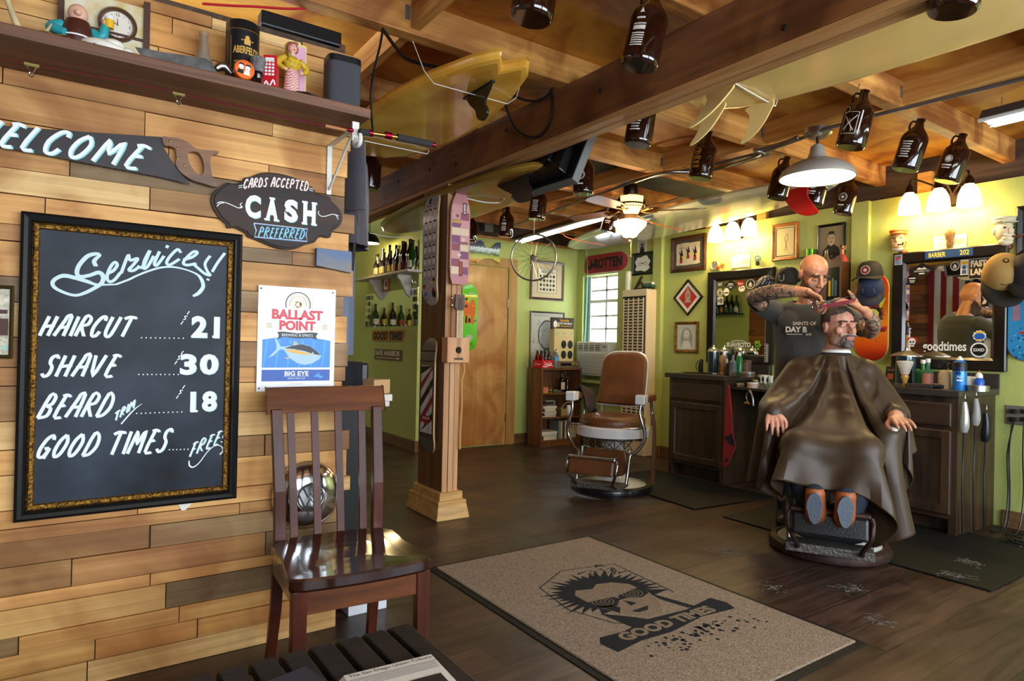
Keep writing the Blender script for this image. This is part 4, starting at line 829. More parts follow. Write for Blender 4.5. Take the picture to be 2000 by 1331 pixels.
# surfboards
def surfboard(name, label, outline2, thick, mat_, loc, rz=0., rim=None, roll=0., rock=0.):
    """outline2: closed top view (x across, y along); belly at -z"""
    T = thing(name, label, 'surfboard', loc, rot=(0, roll, rz)); n = len(outline2); b = MB()
    yc = sum(p[1] for p in outline2)/n; hl = max(abs(p[1]-yc) for p in outline2)
    def ring_(s, z): return [(x*s, yc+(y-yc)*(1-(1-s)*.35), z+rock*((y-yc)/hl)**2) for x, y in outline2]
    lv = [(.6, -thick*.50), (.84, -thick*.48), (.94, -thick*.38), (.985, -thick*.2), (1., 0), (.96, thick*.3), (.7, thick*.47)]
    rs = [ring_(*q) for q in lv]
    for i in range(6): b.add(rs[i]+rs[i+1], [(k, n+k, n+(k+1) % n, (k+1) % n)[::-1] for k in range(n)], 1 if rim and i in (3, 4) else 0, True)
    b.add(rs[0], [tuple(range(n))[::-1]], 0, True); b.add(rs[-1], [tuple(range(n))], 0, True)
    part(b, 'board', [mat_, rim or mat_], T); return T
def fin(T, pts, t=.008, m=None, rot=None, loc=(0, 0, 0), name='fin', label=None):
    """pts: (along y, down z) outline of the fin blade"""
    b = MB(); q = [(p[0], p[1]) for p in crom([(a, c, 0) for a, c in pts], 4, True)]; b.prism(q, -t/2, t/2)
    b.v = [(y, x, z) for x, y, z in b.v]; b.f = [f_[::-1] for f_ in b.f]
    return part(b, name, m, T, label, loc=loc, rot=rot, bev=.001)
def cord(name, label, pts, r, m, cat='cord', smooth=4):
    c = Vector(pts[0]); return single(MB().tube([Vector(p)-c for p in pts], r, 0, 6, smooth=smooth), name, label, cat, m, c)
AMB = mat('amber_resin', 'f6be50', .2, var=.45, vs=4, c2='d89a34', coat=.6)
cx = Vector((1.41, 2.82, 2.2))
fo = [(-.0, .86), (.12, .83), (.21, .69), (.265, .4), (.275, .1), (.255, -.18), (.20, -.45), (.13, -.68), (.075, -.765), (.06, -.77), (.0, -.685), (-.06, -.77), (-.075, -.765), (-.13, -.68), (-.21, -.45), (-.26, -.18), (-.275, .1), (-.265, .4), (-.21, .69), (-.12, .83)]
T = surfboard('fish_surfboard', 'amber fish-tailed surfboard with one black fin slung under the joists', [(x, y) for x, y in fo], .06, AMB, cx, math.radians(-1), rock=.03)
fb = part(MB().b2((-.009, -.62, -.034), (.009, -.38, -.026)), 'fin_base', PLBLK, T)
fin(T, [(-.60, -.03), (-.42, -.03), (-.43, -.07), (-.48, -.11), (-.50, -.15), (-.54, -.17), (-.58, -.15), (-.57, -.12), (-.555, -.09)], .012, mat('black_fin', '1c1510', .25, coat=.5))
WHB = mat('cream_resin', 'f6cf7c', .25, var=.14, vs=2.4, coat=.5)
wo = [(0, .0), (.09, -.03), (.16, -.12), (.215, -.32), (.25, -.62), (.268, -1.0), (.27, -1.5), (.25, -2.0), (.18, -2.5), (.07, -2.8), (0, -2.86)]
wo = wo+[(-x, y) for x, y in wo[-2:0:-1]]
T = surfboard('cream_surfboard', 'long cream surfboard with three fins under the joists beside the beam', wo, .07, WHB, (2.455, 2.06, 2.262), 0, mat('rail_red', 'b5401c', .3, coat=.5), rock=.03)
WF = mat('cream_fin', 'f0cf84', .3)
FP = [(-.28, -.03), (-.14, -.03), (-.15, -.07), (-.125, -.13), (-.08, -.18), (-.12, -.175), (-.19, -.14), (-.25, -.085)]
for x, dy, ry in ((-.13, -.05, .3), (.135, -.05, -.3), (0, .10, 0)): fin(T, FP, .008, WF, rot=(0, ry, 0), loc=(x, dy, .0))
b = MB(); b.M = Matrix.Translation((0, 0, -.0395)) @ Matrix.Rotation(PI/2, 4, 'X') @ Matrix.Rotation(0, 4, 'Y')
st = [(.035*(1 if i % 2 == 0 else .45)*math.cos(PI/2+i*PI/5), -.98+.035*(1 if i % 2 == 0 else .45)*math.sin(PI/2+i*PI/5)) for i in range(10)]
b.ribbon(st+st[:1], .004, 0, 0); b.ribbon([(-.03, -.99), (.0, -.97), (.03, -.985)], .012, 0, 0, 4)
for p in ([(-.10, -1.45), (-.03, -1.33), (.05, -1.36), (-.02, -1.5), (-.1, -1.6)], [(-.02, -1.45), (.0, -1.5), (.02, -1.45), (.04, -1.52), (.05, -1.46), (.02, -1.6), (.06, -1.64)], [(.05, -1.3), (-.06, -1.7)]): b.ribbon(p, .006, 0, 1, 5)
part(b, 'marks', [mat('mark_red', 'b03a2a', .5), mat('mark_brown', '8a6a3a', .5)], T, 'small red star and signature')
YB = mat('old_yellow_resin', '9a742c', .35, var=.4, vs=3, coat=.3)
yo = [(0, -1.25), (.12, -1.2), (.2, -1.0), (.26, -.5), (.275, .1), (.25, .6), (.17, 1.0), (.08, 1.2), (0, 1.25)]; yo = yo+[(-x, y) for x, y in yo[-2:0:-1]]
T = surfboard('yellow_surfboard', 'dark yellow surfboard with a black fin held under the main beam', yo, .06, YB, (2.20, 3.95, 2.062), math.radians(-3))
fin(T, [(-1.12, -.02), (-.80, -.02), (-.86, -.07), (-.95, -.11), (-1.02, -.17), (-1.12, -.18), (-1.17, -.14), (-1.13, -.09), (-1.11, -.06)], .012, mat('black_fin2', '1a1f20', .3, coat=.5), loc=(-.1, 0, 0))
GB_ = mat('pale_green_resin', 'd2d6b4', .15, var=.12, vs=3, coat=.8)
go = [(0, 1.71), (.1, 1.63), (.187, 1.41), (.26, .99), (.29, .33), (.286, -.44), (.24, -1.05), (.154, -1.48), (.066, -1.65), (0, -1.67)]; go = go+[(-x, y) for x, y in go[-2:0:-1]]
T = surfboard('pale_surfboard', 'long pale green surfboard with a red fin above the ceiling fan', go, .07, GB_, (4.30, 3.86, 2.2), math.radians(-10), roll=math.radians(4))
b = MB(); b.M = Matrix.Translation((0, 0, -.039)) @ Matrix.Rotation(PI/2, 4, 'X'); b.ribbon([(.0, -1.45), (0, 1.3)], .006, 0, 0); part(b, 'stringer', mat('stringer', '8a6a4a', .5), T)
fin(T, [(-1.33, -.02), (-1.53, -.02), (-1.55, -.10), (-1.60, -.17), (-1.64, -.225), (-1.56, -.235), (-1.47, -.20), (-1.39, -.12)], .014, mat('red_fin', 'b3121a', .2, coat=.6), loc=(-.10, 0, 0))
cord('cord_sling', 'orange cord sling hanging under the pale green surfboard', [PZ(1095, 443, 2.12), PZ(1104, 462, 2.09), PZ(1140, 472, 2.08), PZ(1180, 479, 2.08)], .004, ORANGE)
cord('cord_sling', 'orange cord running from the ceiling fan along the pale surfboard', [PZ(1250, 427, 2.09), PZ(1290, 440, 2.07), PZ(1330, 449, 2.07)], .004, ORANGE)
cord('cord_sling', 'white cord sling around the amber fish surfboard', [Vector((1.14, 2.42, 2.34)), Vector((1.16, 2.35, 2.2)), Vector((1.2, 2.34, 2.155)), Vector((1.56, 2.34, 2.155)), Vector((1.62, 2.36, 2.2)), Vector((1.70, 2.42, 2.34))], .0016, WPLAS, smooth=0)
cord('cord_sling', 'white cord under the nose of the amber fish surfboard', [Vector((1.14, 3.3, 2.3)), Vector((1.18, 3.28, 2.17)), Vector((1.65, 3.28, 2.17)), Vector((1.72, 3.3, 2.3))], .0025, WPLAS, smooth=0)
cord('cord_sling', 'white cord hanging under the dark yellow surfboard left of the pink skateboard', [PZ(722, 455, 2.03), PZ(760, 463, 2.02), PZ(805, 463, 2.03)], .004, WPLAS)
cord('cord_sling', 'white cord under the dark yellow surfboard right of the pink skateboard', [PZ(905, 386, 2.03), PZ(945, 395, 2.01), PZ(975, 396, 2.02), PZ(985, 389, 2.03)], .004, WPLAS)
cord('cord_sling', 'white cord sling around the tail of the cream surfboard', [Vector((2.2, 1.72, 2.34)), Vector((2.22, 1.72, 2.24)), Vector((2.66, 1.76, 2.225)), Vector((2.72, 1.76, 2.34))], .003, WPLAS, smooth=0)
cord('black_cable', 'black cable drooping in a loop on the face of the main beam', [PX(1075, 175, 1.92), PX(1080, 200, 1.925), PX(1074, 240, 1.925), PX(1055, 266, 1.925), PX(1028, 266, 1.92), PX(1005, 250, 1.9), PX(990, 215, 1.86), PX(982, 185, 1.8)], .006, PLBLK, 'cable')
cord('black_cable', 'black cable sagging from the fish surfboard tail to the main beam', [PX(985, 172, 1.78), PX(1010, 190, 1.85), PX(1040, 198, 1.9), PX(1065, 190, 1.92), PX(1080, 172, 1.93)], .006, PLBLK, 'cable')
cord('black_cable', 'black cable dangling behind the speaker at the wall end', [PY(748, 55, 2.35), PY(742, 90, 2.4), PY(730, 140, 2.45), PY(724, 190, 2.5), PY(728, 255, 2.5)], .005, PLBLK, 'cable')
cord('black_cable', 'bundle of black cable running along the joist behind the fish surfboard', [PY(748, 58, 2.34), PY(775, 95, 2.5), PY(800, 118, 2.6), PY(860, 133, 2.7)], .008, PLBLK, 'cable')

# television seen from behind
c = Vector((2.14, 2.78, 2.09)); T = thing('television', 'dark television mounted under the main beam, seen from behind', 'television', c, -PI/2, rot=(math.radians(-24), 0, -PI/2))
part(MB().b2((-.27, .0, -.15), (.27, .03, .15)), 'screen', PLBLK, T, bev=.004); part(MB().b2((.262, .0, -.16), (.275, .045, .16)).b2((-.275, .0, -.16), (-.262, .045, .16)).b2((-.262, 0, -.16), (.262, .045, -.15)).b2((-.262, 0, .15), (.262, .045, .16)), 'bezel', mat('bezel_grey', '6a6a68', .4), T, bev=.002)
part(MB().box((0, -.03, -.02), (.42, .06, .2), 0, top=(.9, .8)).b2((-.12, -.075, -.05), (.1, -.05, .06)), 'back_cover', PLBLK, T, bev=.008); part(MB().b2((-.03, -.06, .04), (.03, -.04, .22)).box((0, -.04, .2), (.08, .06, .06)), 'mount', DARKM, T)

# conduit, boxes
cord('conduit', 'thin grey metal conduit running under the joists', [PZ(2040, 143, 2.325), PZ(1750, 215, 2.325), PZ(1600, 255, 2.325)], .011, GALV, 'conduit', 0)
cord('conduit', 'grey conduit between the pendant lamp and the junction box', [PZ(1590, 262, 2.325), PZ(1480, 300, 2.325), PZ(1380, 325, 2.325), PZ(1250, 350, 2.325), PZ(1060, 420, 2.325), PZ(945, 462, 2.325)], .011, GALV, 'conduit', 0)
b = MB(); pts = crom([PZ(1560, 268, 2.33), PZ(1520, 283, 2.31), PZ(1475, 293, 2.31), PZ(1490, 300, 2.3), PZ(1460, 313, 2.3), PZ(1375, 335, 2.31), PZ(1300, 337, 2.31), PZ(1240, 355, 2.3)], 14); c = pts[0]
b.tube([p-c for p in pts], [.011+.0025*(i % 2) for i in range(len(pts))], 0, 8); single(b, 'flexible_conduit', 'ribbed flexible metal conduit curling toward the ceiling fan', 'conduit', STEEL, c)
c = PZ(1487, 298, 2.33); single(MB().lathe([(0, -.02), (.05, -.02), (.05, .0), (.0, .0)], 0, 16, (0, 0, 0)), 'junction_box', 'round metal junction box on the conduit left of the pendant lamp', 'junction box', GALV, c)
c = PZ(953, 447, 2.32); single(MB().b2((-.05, -.03, -.03), (.05, .03, .168)), 'junction_box', 'grey square junction box at the far end of the conduit', 'junction box', GALV, c, bev=.004)

# pendant lamp
c = PZ(1597, 258, 2.335); T = thing('pendant_lamp', 'brushed steel dome pendant lamp hanging over the client', 'lamp', c)
part(MB().lathe([(0, .015), (.075, .015), (.075, -.01), (.05, -.03), (0, -.03)], 0, 24), 'canopy', STEEL, T)
part(MB().tube([(0, 0, -.02), (0, 0, -.09)], .008, 0, 10), 'stem', DARKM, T)
SZ = -.262
part(MB().lathe([(.018, -.07), (.036, -.085), (.04, -.115), (.055, -.15), (.085, -.162), (.14, -.185), (.185, -.22), (.2, SZ+.012), (.2, SZ), (.195, SZ), (.19, SZ+.012), (.175, -.215), (.135, -.19), (.08, -.17), (.03, -.155)], 0, 48, mats=[0]*9+[1]*5), 'shade', [mat('brushed_shade', 'b8b2a6', .38, .4), mat('shade_inner', 'f2ead8', .5)], T)
part(MB().ell((0, 0, -.20), .032), 'bulb', glow('bulb_warm', 'fff0d0', 30.), T)
def lamp(parent, loc, power, col=(1, .74, .42), r=.03, kind='POINT'):
    l = bpy.data.lights.new('lamp_light', kind); l.energy = power; l.color = col; l.shadow_soft_size = r
    o = _obj('lamp_light', l, parent, loc); return o
lamp(T, (0, 0, -.235), 14)
# ceiling fan with lit bowl
BRZ = mat('oiled_bronze', '2b1c12', .35, .7); BLADE = wood('fan_blade', '4a2c18', '7a4a28', 'X', 5, 9, .35)
c = PZ(1232, 362, 2.34); T = thing('ceiling_fan', 'ceiling fan with brown wooden blades and a lit glass bowl', 'ceiling fan', c)
part(MB().lathe([(0, 0), (.05, 0), (.055, -.02), (.055, -.06), (.05, -.075), (0, -.075)], 0, 24), 'canopy', BRZ, T)
part(MB().lathe([(0, -.07), (.05, -.075), (.085, -.09), (.11, -.12), (.115, -.15), (.11, -.175), (.08, -.20), (.06, -.22), (.045, -.26), (0, -.26)], 0, 32), 'motor_housing', BRZ, T)
for i, a in enumerate((-18, -62, -134, 134, 62)):
    aa = math.radians(a)-YAW; M_ = Matrix.Rotation(aa, 4, 'Z') @ Matrix.Rotation(math.radians(10), 4, 'X')
    b = MB(); b.M = M_; o_ = [(.16, -.045), (.3, -.06), (.5, -.066), (.545, -.055), (.56, -.02), (.56, .02), (.545, .055), (.5, .066), (.3, .06), (.16, .045)]
    b.add([(x, y, z) for z in (-.203, -.197) for x, y in o_], [tuple(range(10))[::-1], tuple(range(10, 20))]+[(k, (k+1) % 10, 10+(k+1) % 10, 10+k) for k in range(10)]); bl = part(b, 'blade', BLADE, T)
    b = MB(); b.M = M_; b.tube([(.06, 0, -.19), (.12, 0, -.212), (.2, -.02, -.208)], .007, 0, 6).tube([(.12, 0, -.212), (.2, .02, -.208)], .007, 0, 6); part(b, 'blade_arm', mat('antique_brass', '7a5a2a', .35, .8), bl)
UPG = mat('fan_upper_glass', 'ffe2b0', .4, emit='ffc878', es=2.2)
part(MB().lathe([(.075, -.085), (.115, -.115)], 0, 24, a0=-2.6, a1=-1.4).lathe([(.118, -.10), (.112, -.17), (.075, -.225), (.055, -.228)], 0, 16, a0=-2.45-YAW, a1=-.8-YAW), 'uplight_glass', UPG, T)
part(MB().lathe([(.10, -.275), (.125, -.285), (.122, -.31), (.095, -.34), (.07, -.365), (.05, -.395), (.02, -.405), (0, -.406)], 0, 32), 'light_bowl', mat('fan_bowl', 'fff0d8', .4, emit='ffd596', es=10.), T)
part(MB().lathe([(0, -.40), (.02, -.404), (.018, -.415), (.006, -.43), (0, -.432)], 0, 14), 'finial', BRZ, T)
part(MB().tube([(.015, .0, -.42), (.015, 0, -.54)], .0015, 0, 5).ell((.015, 0, -.55), (.005, .005, .012)), 'pull_chain', mat('antique_brass', '7a5a2a', .35, .8), T)
lamp(T, (0, 0, -.46), 13)
# fluorescent fittings
TUBE = glow('fluorescent_tube', 'f4fff4', 9.)
def fluoro(p0, p1, label, chains):
    p0, p1 = Vector(p0), Vector(p1); d = p1-p0; c = (p0+p1)/2; L_ = d.length; T = thing('fluorescent_light', label, 'light', c, math.atan2(d.y, d.x))
    part(MB().box((0, 0, .03), (L_, .12, .05), 0, top=(1, .4)), 'housing', mat('fluoro_housing', '4a443e', .5), T)
    part(MB().box((0, 0, .002), (L_-.01, .13, .006), 0).b2((-L_/2, -.065, -.012), (L_/2, -.06, .005)).b2((-L_/2, .06, -.012), (L_/2, .065, .005)), 'reflector', WPLAS, T)
    for s in (-.03, .03): part(MB().tube([(-L_/2+.03, s, -.012), (L_/2-.03, s, -.012)], .012, 0, 12), 'tube', TUBE, T)
    for x in chains:
        b = MB()
        for k in range(int((2.35-c.z-.05)/.018)): b.tube([(x*L_+.004*math.cos(a*PI/3)*(k % 2), .004*math.cos(a*PI/3)*(1-k % 2), .06+.018*k+.011*math.sin(a*PI/3)) for a in range(6)], .0013, 0, 4, closed=True)
        part(b, 'chain', STEEL, T)
    return T
fluoro(PZ(1012, 471, 2.2), PZ(1192, 419, 2.2), 'long fluorescent light on chains at the far end near the bicycle wheel', (-.35, .33))
p0 = PZ(1922, 240, 2.23); fluoro(p0, p0+Vector((-.06, -1.22, 0)), 'fluorescent light on chains at the upper right edge', (-.44, .3))
# bicycle wheel
c = PD(1042, 503, 5.45); T = thing('bicycle_wheel', 'small spoked bicycle wheel hanging before the back wall', 'wheel', c, face_eye(c)-.25); R_ = .196
b = MB(); b.tube([(R_*math.cos(2*PI*i/48), 0, R_*math.sin(2*PI*i/48)) for i in range(48)], .008, 0, 10, closed=True); part(b, 'rim', STEEL, T)
b = MB().tube([(0, -.035, 0), (0, .035, 0)], .012, 0, 12).tube([(0, -.05, 0), (0, .05, 0)], .005, 0, 8)
for s in (-.025, .025): b.tube([(0, s-.003, 0), (0, s+.003, 0)], .022, 0, 14)
part(b, 'hub', STEEL, T)
b = MB()
for i in range(28):
    a = 2*PI*i/28; a2 = a+(.9 if i % 2 else -.9); s = .025 if i % 4 < 2 else -.025; b.tube([(.02*math.cos(a2), s, .02*math.sin(a2)), (R_*.98*math.cos(a), 0, R_*.98*math.sin(a))], .0011, 0, 4)
sp = part(b, 'spokes', CHROME, T); sp['kind'] = 'stuff'
cord('wheel_string', 'thin string from the joist to the bicycle wheel', [c+Vector((0, 0, R_)), Vector((c.x, c.y, 2.49))], .002, WPLAS, smooth=0)
# ------------------------------------------------------------------ wall things: pictures, decks, mirrors
def pic(label, w, px4, fw, fmat, matcol, draw=None, name='picture_frame', cat='picture', depth=.022, prof=None, glass=True, group=None):
    """framed picture from the corner pixels (u0, v0, u1, v1) of its outer frame"""
    u0, v0, u1, v1 = px4; a, c = wp(w, u0, v0, depth), wp(w, u1, v1, depth)
    ww = (c.x-a.x) if w in 'AB' else (a.y-c.y); hh = a.z-c.z; o = (a+c)/2
    ax, cst, rz = WALLS[w]; o[ax] = cst
    T = thing(name, label, cat, o, rz, group)
    fr = MB(); frame_loft(fr, ww, hh, prof or [(0, 0), (0, -depth), (fw*.3, -depth*1.15), (fw*.75, -depth*.8), (fw, -depth*.55)], [0]*4); part(fr, 'frame', fmat, T)
    b = MB(); b.rect(0, 0, ww-fw*1.9, hh-fw*1.9, -depth*.5, 0)
    mats = [matcol]
    if draw: mats += draw(b, ww-2*fw, hh-2*fw, -depth*.5-.0006)
    part(b, 'print', mats, T); return T
DKWOOD = wood('dark_frame_wood', '2a160c', '5a3420', 'X', 8, 8, .4, coat=.2); ORW = wood('orange_frame_wood', '8a4c1a', 'bd7630', 'X', 8, 8, .4); BLKF = mat('black_frame', '14100e', .35)
INK = mat('ink', '1d1a18', .7); CREAM = mat('cream_paper', 'd9d0b0', .8); SEPIA = mat('sepia_ink', '7a6a50', .8)
def d_heads(b, w, h, y):
    b.rect(0, 0, w*.66, h*.72, y, 2); b.rect(0, 0, w*.63, h*.70, y-.0003, 1)
    for j in range(4):
        for i in range(5): b.disc((i-2)*w*.11, -h*.26+j*h*.13, w*.04, y-.0006, 2 if (i+j) % 2 else 3, 12, h*.045)
    for k in range(3): b.rect(0, h*(.24+.035*k), w*(.5-.1*k), h*.014, y-.0006, 2)
    return [CREAM, INK, SEPIA]
def d_engrave(b, w, h, y):
    rr = random.Random(2); b.rect(0, 0, w*.84, h*.88, y, 1)
    for i in range(40): b.rect((i % 20-9.5)*w*.045, (h*.46 if i < 20 else -h*.46), w*.012, h*.05, y-.0003, 2)
    b.disc(0, h*.03, w*.2, y-.0003, 3, 20, h*.24); b.ring(0, h*.1, w*.3, w*.26, y-.0004, 2, 24, 1.3); b.plate([(-w*.22, h*.14), (w*.22, h*.14), (w*.15, h*.3), (0, h*.34), (-w*.15, h*.3)], y-.0005, 3)
    for i in range(110):
        a = rr.random()*6.28; r_ = .15+.3*rr.random(); b.ring(r_*w*math.cos(a), r_*h*math.sin(a), w*.018, w*.012, y-.0006, 2, 8)
    return [mat('engraving_silver', 'b9b6a6', .5), mat('engraving_ink', '4a4840', .6), mat('engraving_mid', '908c7e', .6)]
pic('brown framed chart of oval portraits on the green back wall', 'B', (1038, 507, 1101, 589), .028, DKWOOD, mat('tan_mat', 'c9b78c', .8), d_heads)
pic('silver framed engraving of a capped head on the back wall above the bookcase', 'B', (1037, 607, 1101, 722), .022, mat('silver_frame', '6a6354', .4, .5), mat('engraving_silver', 'b9b6a6', .5), d_engrave)
def d_flash(b, w, h, y):
    n = 26; rr = random.Random(4); b.plate([((.40+.03*rr.random())*w*math.cos(a)*1.15, (.40+.03*rr.random())*h*math.sin(a)*1.1) if 0 else (max(-.41, min(.41, .56*math.cos(a)))*w*(.97+.06*rr.random()), max(-.39, min(.39, .56*math.sin(a)))*h*(.97+.06*rr.random())) for a in (2*PI*i/n for i in range(n))], y, 1)
    for x, z, s in ((-.24, -.05, 1), (0, .05, .8), (.24, 0, 1)):
        b.plate([(x*w, (z+.3*s)*h), ((x+.07)*w, z*h), ((x+.02)*w, (z-.22*s)*h), ((x-.05)*w, (z-.15)*h)], y-.0003, 2)
        b.disc(x*w, (z-.2*s)*h, .06*w, y-.0005, 3, 8).disc((x+.05)*w, (z-.05)*h, .04*w, y-.0006, 4, 7).disc((x-.05)*w, (z-.28)*h, .03*w, y-.0006, 5, 6)
        b.plate([((x-.1)*w, (z+.2)*h), (x*w, (z+.05)*h), ((x-.02)*w, (z-.05)*h)], y-.0007, 2)
    b.ring(-.25*w, .3*h, .05*w, .04*w, y-.0004, 2, 10); b.rect(-.22*w, .22*h, .2*w, .015*h, y-.0004, 2)
    return [mat('flash_paper', 'c8bda4', .8), INK, mat('flash_red', '9a2a2a', .6), YEL, TEAL]
pic('brown framed sheet of tattoo flash high on the station wall', 'S', (1310.5, 466, 1376.5, 527), .036, DKWOOD, mat('grey_mat', '45423a', .8), d_flash)
def d_girl(b, w, h, y):
    b.plate([(-.3*w, -.45*h), (.3*w, -.45*h), (.33*w, 0), (.2*w, .3*h), (0, .4*h), (-.2*w, .3*h), (-.33*w, -.05*h)], y, 1); b.disc(0, .12*h, .15*w, y-.0003, 2, 18, .17*h); b.plate([(-.28*w, -.45*h), (.28*w, -.45*h), (.15*w, -.15*h), (-.15*w, -.15*h)], y-.0003, 2)
    for s in (-1, 1): b.rect(s*.06*w, .14*h, .06*w, .02*h, y-.0006, 3); b.ribbon([(s*.18*w, .28*h), (s*.25*w, .05*h), (s*.22*w, -.2*h)], .004, y-.0006, 3, 3)
    b.rect(0, .03*h, .08*w, .015*h, y-.0006, 3); return [mat('pencil_mid', 'a5a69c', .8), mat('pencil_light', 'd5d6cc', .8), mat('pencil_dark', '55564f', .8)]
pic('gilt framed pencil portrait of a long-haired woman on the station wall', 'S', (1317.5, 629, 1362, 690), .03, mat('gilt_frame', '9a6f28', .4, .6, var=.6, vs=60, c2='4a3010', bump=.5, bs=90), mat('pencil_paper', 'c5c8bc', .8), d_girl)
# diamond frame
a, c = wp('S', 1314.5, 582, .02), wp('S', 1371.5, 582, .02); t_, bt = wp('S', 1343, 545.5, .02), wp('S', 1341, 617, .02)
sd = (a.y-c.y)/2; vt = (t_.z-bt.z)/2; o = Vector((4.95, (a.y+c.y)/2, (t_.z+bt.z)/2)); T = thing('picture_frame', 'diamond-hung black frame with a red ornamental print', 'picture', o, -PI/2)
b = MB()
for (k0, y0), (k1, y1), mm in (((1, 0), (1, -.02), 0), ((1, -.02), (.93, -.024), 0), ((.93, -.024), (.85, -.014), 0)):
    vs = [(x*k*sd, y, z*k*vt) for k, y in ((k0, y0), (k1, y1)) for x, z in ((0, -1), (1, 0), (0, 1), (-1, 0))]; b.add(vs, [(i, (i+1) % 4, 4+(i+1) % 4, 4+i) for i in range(4)], mm)
part(b, 'frame', BLKF, T); b = MB(); dm = lambda k, y, m_: b.plate([(0, -vt*k), (sd*k, 0), (0, vt*k), (-sd*k, 0)], y, m_)
dm(.86, -.012, 0); dm(.62, -.0126, 1); b.disc(0, .02, .035, -.0132, 2, 14, .05).ring(0, .02, .012, .018, -.0136, 1, 12).disc(0, .02, .006, -.0136, 1, 8).plate([(-.045, -.05), (.045, -.05), (.02, -.015), (-.02, -.015)], -.0134, 2).plate([(-.02, .07), (.02, .07), (0, .10)], -.0134, 2)
part(b, 'print', [PAPER, mat('print_red', 'b3262a', .5), mat('print_grey', 'a8a088', .6)], T)
def d_sketch(b, w, h, y):
    b.ribbon([(-.5*w*.9, -.5*h*.9), (.5*w*.9, -.5*h*.9), (.5*w*.9, .5*h*.9), (-.5*w*.9, .5*h*.9), (-.5*w*.9, -.5*h*.9)], .008, y-.0001, 1); b.ribbon([(-.05*w, -.3*h), (.05*w, -.1*h), (-.02*w, .1*h), (.1*w, .25*h), (.15*w, .1*h), (.05*w, -.05*h), (.12*w, -.3*h)], .003, y, 1, 4); return [INK]
pic('orange-brown framed line sketch above the barber', 'S', (1508, 440, 1557, 506), .026, ORW, mat('sketch_paper', 'cdbd8a', .8), d_sketch)
def d_photo(b, w, h, y):
    b.plate([(-.4*w, -.5*h), (.45*w, -.5*h), (.35*w, -.12*h), (.1*w, .0), (-.15*w, -.02*h), (-.35*w, -.15*h)], y, 1); b.disc(0, .15*h, .17*w, y-.0003, 2, 20, .2*h); b.plate([(-.18*w, .2*h), (-.1*w, .36*h), (.1*w, .37*h), (.18*w, .2*h), (.1*w, .28*h), (-.1*w, .28*h)], y-.0006, 1)
    for s in (-1, 1): b.rect(s*.06*w, .17*h, .05*w, .025*h, y-.0006, 1)
    b.rect(0, .06*h, .09*w, .02*h, y-.0006, 1); return [INK, mat('photo_skin', 'b39a7a', .6)]
pic('black framed portrait photograph right of the line sketch', 'S', (1597, 441, 1648, 514), .02, BLKF, mat('photo_grey', '8a7a58', .7), d_photo)
pic('black shadow-box frame with a torn white drawing above the wall heater', 'S', (1234, 496, 1274, 535), .02, BLKF, mat('green_mat', '2a3a22', .8), lambda b, w, h, y: (b.plate([(max(-.42, min(.42, .5*math.cos(a)))*w*(.9+.12*math.sin(a*7)), max(-.42, min(.42, .5*math.sin(a)))*h*(.92+.1*math.cos(a*5))) for a in (2*PI*i/28 for i in range(28))], y, 1), b.ring(-.15*w, 0, .08*w, .06*w, y-.0003, 2, 10), b.ring(.15*w, 0, .08*w, .06*w, y-.0003, 2, 10), b.rect(0, .02*h, .2*w, .06*h, y-.0003, 2), [PAPER, SEPIA])[-1])
pic('small unframed black and white photograph pinned above the shadow-box frame', 'S', (1246, 471, 1262, 496), .004, PAPER, PAPER, lambda b, w, h, y: (b.rect(0, .02*h, w*.8, h*.8, y, 1), b.plate([(-.3*w, -.4*h), (.3*w, -.4*h), (.15*w, .05*h), (-.15*w, .05*h)], y-.0003, 2), b.disc(0, .18*h, .13*w, y-.0003, 2, 12), [mat('photo_pale', 'a9aaa2', .7), INK])[-1], name='photograph', cat='photograph', depth=.004)
pic('black framed picture cut by the right edge of the frame', 'S', (1985, 404, 2040, 494), .03, BLKF, mat('frame_dark_green', '1a2a18', .5))
pic('tiny wooden framed picture between the bottle shelf and the sticker mirror', 'G', (747.5, 543, 758, 568), .018, ORW, PAPER, lambda b, w, h, y: (b.disc(0, 0, .28*w, y, 1, 12, .3*h), [mat('print_red', 'b3262a', .5)])[1])

